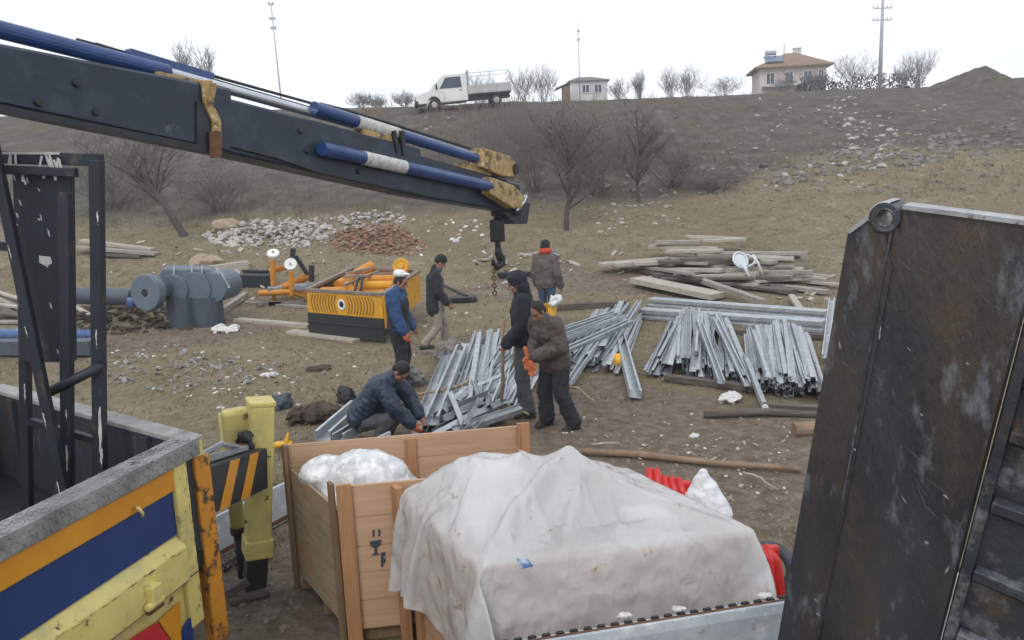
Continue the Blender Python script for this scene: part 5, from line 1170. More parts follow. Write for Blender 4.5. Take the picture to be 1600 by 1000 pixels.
SHEET = [[-55,11,11,9,8,8,-4,7,-2,-2,-1,-5,-9,-16,-17,-17,-8,-3,15,13,15,17,19,18,19,20,19,20,19,20,20,19,20,19,20,20,19,20,19,20,20,20,19,20,20,19,20,19,20,19,20,19,19,20,20,19,20,19,19,20,18,18,15,13,11,5,16,9,15,19,3,7,7,4,5,5,1,-16,6,-2,-4,1,1,15,-16,10,2,-1,6,3,3,0,0,-4,-3,-4,2,0,1,-2,2,0,-1,1,-1,1,0,-1,1,0,0,0,-1,1,0,0,0,0,0,0,0,-1,1,0,0,0,0,-1,1,0,0,-1,1,0,0,0,0,1,0,2,2,-3,3,-11,7,2,-18,6,1,-7,4,2,3,6,9,-23,-2,6,7,-3,0,4,-8,6,1,2,4,4,0,1,-3,-2,-6,0,2,0,1,0,0,0,-1,1,0,-1,1,0,-1,1,0,0,0,-1,1,-1,0,0,1,-1,1,0,-1,1,-1,1,0,0,0,0,0,0,0,1,-1,-1,1,-2,1,4,-9,-1,4,2,-16,7,-2,0,8,8,0,-2,-10,-15,6,0,6,-5,4,-4,9,-6,-3,7,0,1,5,4,-1,0,-4,-5,5,-5,1,0,0,0,0,0,0,0,0,0,-1,1,0,-1,1,0,0,0,0,0,0,-1,1,0,-1,1,0,0,0,1,-1,0,0,1,-1,0,-2,2,0,0,0,1,0,2,-7,1,-4,12,10,0,-2,-11,-11,0,4,-3,-12,4,8,-7,-9,1,4,2,11,-9,-1,3,2,3,8,0,0,-3,-4,-1,0,-1,1,-1,1,0,0,0,-1,1,0,0,0,0,0,0,-1,1,-1,1,0,-1,1,0,-1,1,0,-1,1,0,-1,1,1,-1,0,0,-1,2,-1,0,0,1,1,0,-5,14,3,-1,-3,-2,-2,-8,11,-5,-9,-3,-2,-10,9,-4,-6,-3,-1,-1,5,1,12,-10,-1,5,0,6,7,-1,-1,-5,-3,0,1,0,0,-1,0,1,0,0,0,0,0,0,-1,1,-1,1,0,0,0,0,0,0,-1,1,0,-1,1,0,-1,1,0,-1,1,-1,1,0,0,0,1,-1,3,0,0,8,-12,1,4,5,-7,-3,-2,-3,-3,8,-10,24,-7,2,-4,-7,3,-2,1,-1,5,-1,13,-11,0,8,-4,11,2,-1,-4,-5,1,1,0,-1,1,0,0,-1,1,0,-1,1,0,0,0,0,0,0,0,0,-1,1,0,0,0,-1,1,0,-1,1,0,-1,1,0,0,0,0,0,1,-1,1,-1,-1,1,7,-1,-2,1,-1,-2,-8,3,-5,3,-2,16,-13,-5,-2,-3,2,11,-14,-3,-1,-1,6,1,11,-11,0,10,-1,7,1,-2,-9,6,-4,0,1,-1,1,0,0,0,-1,1,-1,0,1,0,0,0,-1,1,0,0,0,-1,1,0,0,0,0,0,0,0,0,0,-1,1,0,0,0,-1,1,0,0,-1,0,6,4,-4,1,-3,-6,5,5,-3,-4,10,-7,11,-7,-1,-3,10,3,1,-13,-3,-1,-1,1,4,11,-11,1,6,7,4,-2,-6,1,-2,0,1,0,0,-1,1,0,0,-1,1,0,0,-1,1,-1,1,0,-1,1,0,0,0,-1,1,0,-1,1,0,0,0,0,0,0,0,0,0,1,-1,0,-1,2,-1,1,6,-2,-1,-1,2,1,-9,-5,19,-1,3,1,4,-11,7,7,-7,-6,4,-3,-6,-3,-1,0,4,11,-11,3,7,8,2,-7,-3,0,1,0,0,-1,1,0,-1,0,1,0,-1,0,1,-1,1,0,-1,1,-1,0,1,0,0,0,0,1,-1,0,-1,1,0,0,0,-1,1,0,-1,1,0,1,-1,1,-3,5,3,-3,-3,-4,-10,6,19,-3,1,4,-1,4,1,1,0,-8,-1,5,-1,-3,-5,-5,-1,-1,3,10,-10,3,10,7,-4,-6,1,0,-1,0,1,0,-1,1,0,-1,0,1,-1,0,0,0,0,1,0,0,0,0,-1,1,0,0,-1,1,0,0,0,0,0,0,0,0,0,0,0,0,1,0,-1,3,-6,8,-4,-8,-9,20,9,-1,2,-1,-1,-1,18,-2,-11,1,-9,1,-1,-2,1,1,-1,-5,-3,-3,2,9,-8,4,13,1,-8,2,-1,0,1,-1,1,0,-1,1,0,-1,0,1,0,0,0,0,-1,0,1,-1,0,1,0,-1,0,1,0,-1,1,0,-1,1,0,0,0,0,0,0,0,0,0,0,2,0,2,-15,-1,23,4,0,-1,-1,0,-1,-10,18,0,1,-17,-10,11,-3,0,1,-1,-1,0,-3,-3,-4,-1,6,-7,5,18,-11,1,0,0,-1,1,-1,0,1,-1,0,1,0,0,-1,1,-1,0,1,-1,0,1,0,0,-1,1,0,-1,0,1,0,0,0,0,0,0,0,0,1,-1,0,0,0,1,-1,3,-1,-3,13,1,-2,1,2,-10,-11,-10,-1,-3,8,3,-13,21,1,0,-3,-3,-2,-3,-2,-2,-2,-2,-4,-4,2,-3,6,5,-1,1,0,0,-1,0,1,-1,0,0,1,0,-1,0,0,1,0,-1,1,-1,1,0,-1,1,0,0,0,0,-1,1,-1,1,0,-1,1,0,0,-1,2,-1,-1,1,0,1,5,-16,23,-4,-16,1,-1,-11,0,0,0,0,-2,3,8,10,-5,2,0,2,-2,-1,-1,-2,-3,-3,-2,-1,-1,-3,-4,-8,17,-5,0,0,0,1,-1,0,0,1,1,-2,0,0,1,0,0,-1,1,0,0,-1,0,1,-1,0,0,1,-1,1,-1,1,-1,0,1,0,-1,0,1,-1,1,0,0,0,-1,-5,13,-11,-6,1,2,-10,-1,-1,0,2,-1,-3,-5,-3,12,17,-2,1,0,1,0,0,0,0,-1,-5,1,-3,1,-1,-3,-10,1,1,0,1,-1,1,-1,1,0,-1,1,0,0,0,0,-1,1,0,-1,1,0,-1,0,1,0,-1,0,1,0,-1,0,2,-1,0,-1,1,0,0,0,-1,1,1,-1,4,3,-16,-4,0,5,-4,-2,0,-2,-1,-2,3,18,0,-1,-3,-16,-3,-5,5,-2,1,6,3,4,3,5,-3,0,-3,-2,1,-8,-5,2,2,0,0,0,1,-1,0,1,0,-1,1,0,-1,1,0,-1,1,0,-1,1,0,-1,0,1,0,-1,0,1,0,-1,1,0,0,0,-1,0,0,1,0,-1,1,-1,2,0,7,-10,-3,-12,3,3,2,1,1,-2,4,-3,-6,-11,-1,1,5,0,13,-3,-6,-3,0,0,0,1,1,1,2,5,2,0,-2,0,-1,1,0,-1,1,0,-1,0,1,0,-1,1,0,-1,1,0,-1,1,0,-1,1,0,0,-1,1,0,0,-1,0,1,-1,1,0,0,0,-1,1,0,-1,0,-2,1,2,-3,21,0,1,-1,0,0,0,0,0,-3,-7,-2,4,3,2,2,2,-1,9,-4,3,-3,1,1,0,0,0,-3,-4,0,2,0,-2,1,-1,-1,1,0,0,0,0,0,-1,1,0,-1,1,0,-1,1,-1,0,1,0,-1,0,1,0,0,0,0,-1,0,1,-1,0,1,-1,1,-1,0,0,0,-1,1,9,3,-5,5,5,3,-1,0,0,0,0,0,3,2,-3,-2,4,0,-3,-7,2,12,-8,4,-3,-1,1,-3,-3,-2,1,7,2,-1,1,-2,-1,1,-1,0,0,0,0,-1,1,0,-1,2,-1,-1,1,0,0,0,0,-1,1,0,0,-1,1,-1,1,0,-1,0,1,0,0,0,0,-1,0,0,0,0,0,-7,3,0,0,3,0,-3,-4,3,2,-5,0,3,1,3,1,-10,-4,-3,2,-3,6,7,-7,-3,0,-2,3,0,2,3,0,4,0,-2,2,-1,-2,0,0,-1,1,0,0,0,0,0,-1,1,0,0,-1,1,0,0,0,0,-1,0,1,-1,1,-1,1,0,-1,1,0,-1,1,-1,1,-1,0,0,0,-1,5,-12,3,3,-1,0,-1,-1,-2,5,6,4,-4,-1,3,1,4,-5,-1,1,-2,-12,6,-2,4,0,-1,-1,5,4,-5,3,2,-3,0,-1,3,1,-2,-1,0,0,-1,1,0,-1,1,0,-1,1,-1,1,0,-1,0,1,-1,1,0,0,-1,0,0,1,-1,1,0,0,0,-1,0,0,0,1,0,-1,-1,3,-4,-7,3,-3,3,8,0,-3,-6,4,1,3,-1,-4,0,3,7,0,-5,-4,-2,-5,7,-1,-2,2,6,-6,-3,9,1,-8,2,0,0,0,0,3,-3,0,0,1,-1,0,0,0,-1,1,0,0,0,0,0,0,-1,1,0,-1,0,1,-1,1,-1,1,-1,-1,0,1,0,1,-1,0,0,0,0,0,0,9,-7,-11,2,3,-2,9,-1,-3,-4,-1,-2,4,2,-1,-2,1,-2,-1,-1,3,2,4,-1,-1,2,-1,4,-7,-6,1,6,0,-3,1,-1,1,-1,4,-3,-1,0,0,0,0,-1,1,0,0,0,0,-1,1,0,0,0,0,0,0,0,0,0,0,0,0,-1,0,0,0,-1,1,1,-1,0,0,1,-2,3,2,-3,-2,-7,6,-4,8,-2,-2,1,-1,-4,3,4,-4,0,1,2,0,1,3,-1,2,-1,-5,-6,1,7,5,-7,2,-2,-1,0,0,0,0,-1,3,-2,0,0,0,0,1,0,-1,0,0,0,0,0,0,0,0,-1,1,0,-1,1,0,-1,0,1,0,-1,0,0,0,0,0,0,0,0,-1,4,-1,-2,3,-6,5,-8,6,-6,7,-2,7,-3,-1,-2,-3,4,-4,6,3,0,1,-7,-5,2,-1,2,0,4,3,-10,7,-3,2,-1,-1,0,0,0,0,-1,3,-2,0,0,0,0,0,0,-1,2,-1,0,0,0,1,-1,0,0,-1,1,0,-1,1,-1,0,0,1,-1,0,0,0,0,0,0,1,-1,1,0,-1,2,1,-1,2,-9,6,-4,4,0,7,-4,-3,0,2,1,2,2,3,-7,-6,1,-1,4,-3,3,-8,1,6,6,-4,-1,-1,0,1,-1,0,0,2,-3,1,1,-1,1,-1,0,0,0,-1,1,1,0,-1,-1,0,1,0,0,0,-1,1,-1,1,-1,1,-1,1,0,0,0,-1,0,-1,1,1,-1,1,2,0,2,-5,-4,7,-7,4,-4,1,-2,6,-3,-3,1,4,-3,-3,-4,4,5,3,-4,-3,0,-3,4,-2,10,-10,6,-4,0,0,0,0,1,-1,0,2,-2,0,1,-1,0,0,0,1,-1,0,1,-1,-1,1,0,0,-1,1,0,0,0,0,-1,1,0,0,-1,1,1,-1,-1,0,0,0,1,2,-1,0,-3,1,-4,2,1,3,-5,4,-4,2,9,-1,-6,-5,0,3,-2,1,1,4,0,3,1,0,-1,-1,-1,-2,9,-12,3,-1,-1,0,0,0,2,-1,0,1,-2,0,1,1,-1,1,-1,1,0,-1,-1,1,0,0,0,0,0,-1,1,-1,1,0,0,-1,1,1,-1,-1,0,1,-1,0,0,0,1,-1,2,-1,-1,4,2,-5,-2,0,-3,-2,3,-4,7,-1,-1,-5,-3,6,1,-1,0,1,1,-2,0,3,-2,0,3,2,4,-12,4,-2,0,1,-1,0,1,0,-1,1,-1,0,0,1,-1,1,-1,-1,-1,2,1,-2,1,0,0,-1,1,0,0,0,0,0,1,-1,-1,0,1,-2,-1,1,1,0,2,-6,5,5,2,-3,-3,-2,0,0,3,1,1,-4,-5,4,8,0,-1,-2,-7,8,-2,-3,0,-2,1,3,3,2,-2,1,1,5,-1,-6,0,-2,0,0,0,0,0,1,1,-1,0,0,-1,1,-1,-1,1,1,-1,-1,2,0,0,-2,1,0,-1,1,-1,1,0,-1,1,0,1,-2,-2,1,1,0,-1,0,1,1,1,-5,5,3,-3,-2,3,-1,-2,-6,-3,2,0,7,0,1,-3,0,-4,7,-2,-2,4,3,-1,-1,-3,4,1,-2,2,9,-8,-1,-3,-1,0,0,0,0,1,0,1,-2,0,1,-1,1,-1,0,0,0,1,-2,0,-1,2,0,0,0,0,0,0,-1,0,0,1,-1,-4,3,0,1,-1,1,-3,6,-5,0,3,-4,4,-1,1,1,-5,5,-5,0,4,-2,-5,9,-2,-2,1,4,-4,2,-2,0,3,3,-6,2,3,-1,1,0,3,9,-14,0,-1,1,-1,-1,1,0,0,1,0,-1,0,0,0,1,-1,0,1,-2,1,-1,1,0,0,-1,1,-1,1,0,0,1,-1,0,-4,2,1,1,-2,1,0,1,-1,-5,1,0,1,0,5,-2,-3,6,-5,-4,1,-2,-4,1,2,8,0,2,0,5,-1,-4,-6,-2,1,7,-3,3,2,-1,-4,-1,6,9,-14,1,-3,1,0,0,1,-1,0,0,0,0,1,-2,2,0,0,-1,2,0,-1,-1,0,0,0,0,0,0,-1,1,0,0,-5,2,2,0,0,1,-1,0,0,0,2,-6,6,-1,-3,0,5,-3,-2,4,-12,8,-1,1,-2,-2,2,9,2,-5,-3,3,4,2,-5,2,-4,1,4,0,-2,1,0,-1,5,8,-15,2,-2,1,0,-1,1,-1,1,0,-1,0,1,0,0,-1,1,-2,0,1,0,0,0,0,0,0,0,0,0,-1,-1,0,0,1,1,0,-1,-1,-1,1,2,-1,2,-7,9,-3,1,-5,8,0,-4,-16,-1,2,5,4,-2,-3,-1,0,2,1,2,4,3,6,-5,-5,8,-1,1,2,3,-1,-1,-1,2,6,-14,1,0,-1,1,-1,1,0,0,0,0,0,0,0,0,-2,0,1,1,0,-1,0,0,0,0,0,0,0,-4,0,2,2,0,0,0,-3,2,0,0,0,2,-4,3,-1,1,-1,4,-8,5,2,-18,1,2,-3,0,0,0,0,0,0,0,0,0,1,3,4,8,5,1,-4,-2,-3,-4,3,3,4,4,8,-12,-1,0,0,1,-1,1,0,1,0,0,-1,0,-1,0,1,0,0,0,0,-1,0,0,0,0,0,-4,3,-1,1,0,1,-1,-4,3,0,0,0,1,1,3,0,-5,2,-2,-1,3,-3,3,-17,-1,5,-5,0,0,0,0,0,0,0,0,1,2,1,3,4,-1,-2,-3,-1,1,4,-1,0,0,2,3,12,-7,1,-1,0,0,0,1,-1,0,0,1,-1,0,1,-1,0,-1,0,1,0,1,-1,1,-1,1,-1,-2,1,2,0,-4,0,1,1,0,0,0,0,1,1,1,-2,0,-4,4,2,0,-2,6,-7,-11,7,0,0,1,-1,1,0,2,2,1,1,-1,-2,0,-2,0,2,3,1,-1,0,0,0,-1,-2,-1,0,1,1,0,1,0,0,1,0,-1,-1,1,0,-1,1,-1,0,0,0,0,0,0,0,1,-6,2,3,1,0,-4,2,-1,2,-1,0,0,-1,0,2,-3,-1,4,-2,5,-6,2,2,0,13,1,4,0,0,-1,0,0,-2,-3,-2,-1,-1,-3,-1,-1,-1,-1,-1,3,0,0,3,-1,-6,-2,-1,3,-3,5,-1,0,-1,0,0,0,0,0,1,1,0,1,0,-1,0,-1,1,0,0,-1,1,0,-6,5,1,0,1,-4,4,1,-1,-3,0,-1,0,1,0,2,1,-1,1,-2,-1,4,-8,5,1,18,-2,-4,3,-5,1,-2,-1,4,3,-2,1,1,0,-1,-5,-3,5,0,-13,0,1,1,2,2,0,-2,-4,1,1,0,-1,1,0,0,0,0,-1,1,0,1,0,1,0,-1,1,-1,0,0,0,-1,-4,5,1,1,0,-4,1,-1,-4,1,3,-1,0,1,-1,0,2,2,-2,-2,0,1,1,8,-10,4,14,3,-4,0,-3,-3,1,1,2,2,2,-3,-3,-2,-1,3,-3,-13,8,5,-1,-2,-2,-2,3,0,-1,1,-2,0,-1,1,0,0,0,0,-1,1,0,0,-1,1,1,1,1,-1,-2,0,1,0,-1,3,0,-2,-2,-3,-1,0,0,3,0,1,1,-1,0,0,1,0,-5,6,-3,5,2,2,-2,2,-8,12,-1,3,-15,12,2,-1,-2,-8,-5,-4,-3,-3,-1,-1,0,4,11,1,6,-1,0,-1,-1,-3,0,-4,0,1,1,1,0,0,0,0,-1,1,0,0,-1,1,0,-1,0,1,1,2,-1,0,1,1,-3,-3,-2,-1,1,2,1,0,0,1,-1,-2,2,0,0,0,0,2,-2,10,0,-1,-10,-3,1,10,-12,2,0,8,-8,-4,-4,1,-2,-1,1,2,1,3,4,10,6,0,-15,-1,0,1,0,1,2,3,1,3,-2,0,0,0,-1,0,0,1,0,-1,0,0,0,-1,0,1,0,0,1,2,-1,2,-3,-3,1,3,2,-2,1,0,-3,0,0,-1,2,-1,-1,1,0,0,3,6,-5,-3,-7,2,4,8,-9,-14,-1,-3,-1,-1,1,3,-2,3,3,5,4,10,2,-1,-12,-4,-2,9,1,3,1,0,-1,-1,-5,2,1,-1,0,1,0,0,0,0,0,0,0,-2,0,0,0,1,-1,0,1,0,-1,-2,0,2,5,0,-1,1,1,-4,-2,3,-1,-2,1,0,1,0,-1,0,1,3,-1,-6,-6,6,9,5,-9,-4,-15,0,3,2,3,3,2,2,1,9,1,0,-5,0,0,3,-3,-7,4,2,-2,-3,-4,-2,-3,3,9,-5,7,-4,-1,0,0,0,-1,0,1,0,0,1,-1,0,0,-1,0,-1,0,0,-1,-3,3,0,2,0,-1,2,3,-2,-2,1,0,-1,0,-1,1,0,0,1,2,-11,3,7,12,-4,-12,-1,0,16,1,1,1,0,0,-1,0,-1,-10,-4,-4,-3,-2,-1,0,-1,15,-4,-5,-3,-6,3,2,4,5,-5,4,-3,4,0,-3,0,0,0,0,-1,1,1,-1,-1,-2,0,1,0,0,-1,-1,3,0,-2,-1,-2,2,1,1,2,5,2,-1,0,-4,-3,0,0,0,0,2,-9,5,4,13,-19,-7,5,-6,2,16,0,2,1,-1,-4,-3,-3,9,1,0,1,-1,0,-1,-1,-2,-12,-15,0,1,8,2,2,4,-1,-3,0,1,0,0,2,-3,0,-2,0,0,0,0,-2,1,0,-1,2,0,0,0,-2,0,0,0,2,2,-4,0,0,2,0,1,2,1,3,-1,-4,-1,1,0,-2,5,2,9,-9,-1,-10,-5,2,3,18,0,-3,-3,-4,1,0,-1,0,-6,-5,-4,-2,-3,-1,-2,1,-1,16,2,3,-2,-3,3,0,-5,2,2,1,0,-1,-2,-1,-1,1,-2,-1,0,0,1,-1,2,-1,-1,1,0,0,-2,0,0,0,0,0,3,-2,0,-1,0,0,0,0,2,3,2,-2,-2,0,1,0,10,-7,-13,-6,11,3,11,6,6,-1,2,1,4,0,-1,-1,-4,4,1,0,-1,-1,-3,-3,-6,13,-2,-2,-8,0,7,0,-7,0,6,0,0,-2,0,-5,4,-2,2,-2,-3,0,-1,2,2,-1,1,-2,-1,0,-1,3,0,-1,0,-1,-1,0,2,-1,-1,0,0,-1,1,0,1,2,1,0,1,1,8,-7,-18,2,22,11,-3,-3,2,11,-3,-5,-2,4,2,2,3,-9,-4,-4,-3,-3,-5,0,5,20,-9,-5,0,4,6,0,-6,0,5,0,0,0,-1,-2,-2,1,0,-3,3,-3,-1,2,0,-1,-2,0,2,-1,1,-1,0,1,-1,0,-1,2,-1,0,1,-2,0,0,1,0,0,0,0,1,1,-1,1,-9,-7,16,17,2,-5,5,-3,-12,-6,7,5,1,-6,-5,-3,-3,-3,-3,1,-1,0,5,7,12,-6,-1,-4,1,7,-1,-2,-5,9,-1,0,0,-2,-1,-1,-1,0,2,2,-5,6,-8,0,-1,0,2,0,0,0,-1,1,2,-3,-2,1,0,0,1,-1,0,1,-1,0,-1,1,0,-1,0,0,0,-1,0,0,7,13,1,-4,-6,-3,5,1,2,-6,-4,-2,-6,-1,0,-1,1,2,0,4,4,6,0,-6,-1,6,1,5,-2,0,-1,4,-2,1,0,-2,-1,3,-4,4,-1,0,-5,4,-1,-2,-1,0,-1,1,0,-1,2,-2,1,0,-3,4,-3,1,-1,1,-2,1,0,1,-2,1,-1,-1,1,0,0,0,0,-4,16,-6,-1,0,3,10,2,-13,-1,-18,0,0,3,4,-3,-1,1,-2,4,5,5,5,2,3,-1,1,-13,5,-2,3,-4,2,4,0,0,-3,1,2,1,5,0,-7,-2,0,-5,1,6,-5,0,1,0,0,0,-1,1,0,0,-1,0,-2,1,0,-1,4,-4,0,0,1,-1,0,0,0,0,0,0,0,-2,0,16,-12,-10,4,0,11,15,1,-18,0,0,0,3,6,1,-5,8,5,6,3,3,0,1,-2,-12,10,-5,-2,-4,5,0,1,-4,0,1,1,2,0,2,-2,-1,-8,6,-4,-1,-4,4,0,1,1,0,0,-1,2,-1,0,6,-7,-1,-1,0,1,-1,1,1,-3,1,1,-2,1,0,0,-1,0,-1,1,-2,1,-9,5,-1,6,-3,2,13,-15,-1,-1,-1,0,1,6,15,6,3,2,1,0,-2,-7,-8,13,-13,11,0,-2,-3,-3,2,0,0,2,-2,1,-1,0,-12,7,-1,-2,1,-3,4,1,0,-1,0,0,0,0,-2,0,1,1,-4,4,-2,0,0,0,-1,0,0,0,-1,2,-1,0,-1,1,0,-1,1,-3,1,-1,-3,0,-1,2,0,-1,-18,2,7,5,7,8,5,1,1,-1,-2,-5,-9,-3,3,13,-19,14,-1,3,-5,-3,0,0,1,-2,0,2,0,1,0,-6,1,1,-6,5,5,-8,0,1,0,-1,1,0,0,-2,1,-1,-7,11,-5,3,-1,-4,-1,3,0,3,-3,1,-1,1,-2,1,0,0,-1,-1,3,-3,2,-6,0,-1,-1,1,1,0,7,4,4,1,1,0,0,-3,-3,-7,-2,6,6,-1,-23,18,3,-1,-12,7,-3,4,-3,1,2,-2,0,-1,0,0,-5,-1,10,6,-1,-13,7,-8,-1,1,0,-1,1,1,-1,0,1,7,-17,5,0,-1,2,1,0,-1,-1,2,-2,1,0,1,-1,0,-1,-2,4,-3,1,16,-5,-19,0,1,0,1,16,0,0,0,0,-3,-5,-2,-1,0,6,2,3,-11,-18,22,1,0,1,-10,2,2,-2,3,-2,1,1,-1,-1,-2,-2,4,0,0,-3,6,-9,5,-1,-4,0,0,0,0,-3,5,-1,-1,-1,13,-16,0,2,-1,-1,0,0,0,1,1,-1,-1,1,0,0,-3,1,-1,3,3,4,3,4,-22,1,-1,1,17,0,-1,-7,-3,0,4,-2,0,1,0,5,-17,-9,23,-3,3,1,-5,-5,1,5,0,-3,-1,0,-1,1,-3,3,-15,24,-7,0,3,-18,10,0,0,2,-2,-2,-1,0,1,-2,2,-1,1,2,15,-22,0,0,1,-1,1,0,-1,1,0,0,-1,1,0,3,1,0,-2,-2,0,15,-5,5,-23,1,-1,15,-4,-3,2,0,2,2,1,-2,2,-4,-21,-2,17,1,7,0,0,-22,12,1,0,-1,1,2,-2,0,-3,2,-1,9,-3,-5,0,1,-11,9,-2,-3,-1,0,1,2,-2,1,1,0,0,-1,-5,1,21,-22,3,0,-1,0,0,0,-1,0,0,1,0,0,0,2,1,0,1,-4,7,7,-2,0,-20,0,10,2,2,2,2,-1,-2,-5,3,-11,-15,-1,17,9,2,-2,1,-10,-6,7,-1,1,1,1,-7,2,3,2,-3,-2,4,3,-4,0,-1,10,-17,1,1,-1,-1,2,-1,1,0,0,0,0,-3,5,-7,1,20,-19,0,1,-1,0,0,-1,1,0,0,0,0,0,0,0,4,-2,-1,1,10,-2,3,-1,-20,14,1,0,-1,-1,-1,-5,5,-16,-9,-1,19,7,-2,2,1,-3,-12,0,6,-2,1,1,1,-2,0,-1,1,3,1,2,0,-6,0,1,-5,-2,-1,2,0,0,-1,1,0,1,0,-1,2,-1,2,-6,-1,1,13,-13,1,-2,1,-1,1,0,0,0,0,0,0,0,2,0,-1,2,-2,7,6,-2,1,-2],
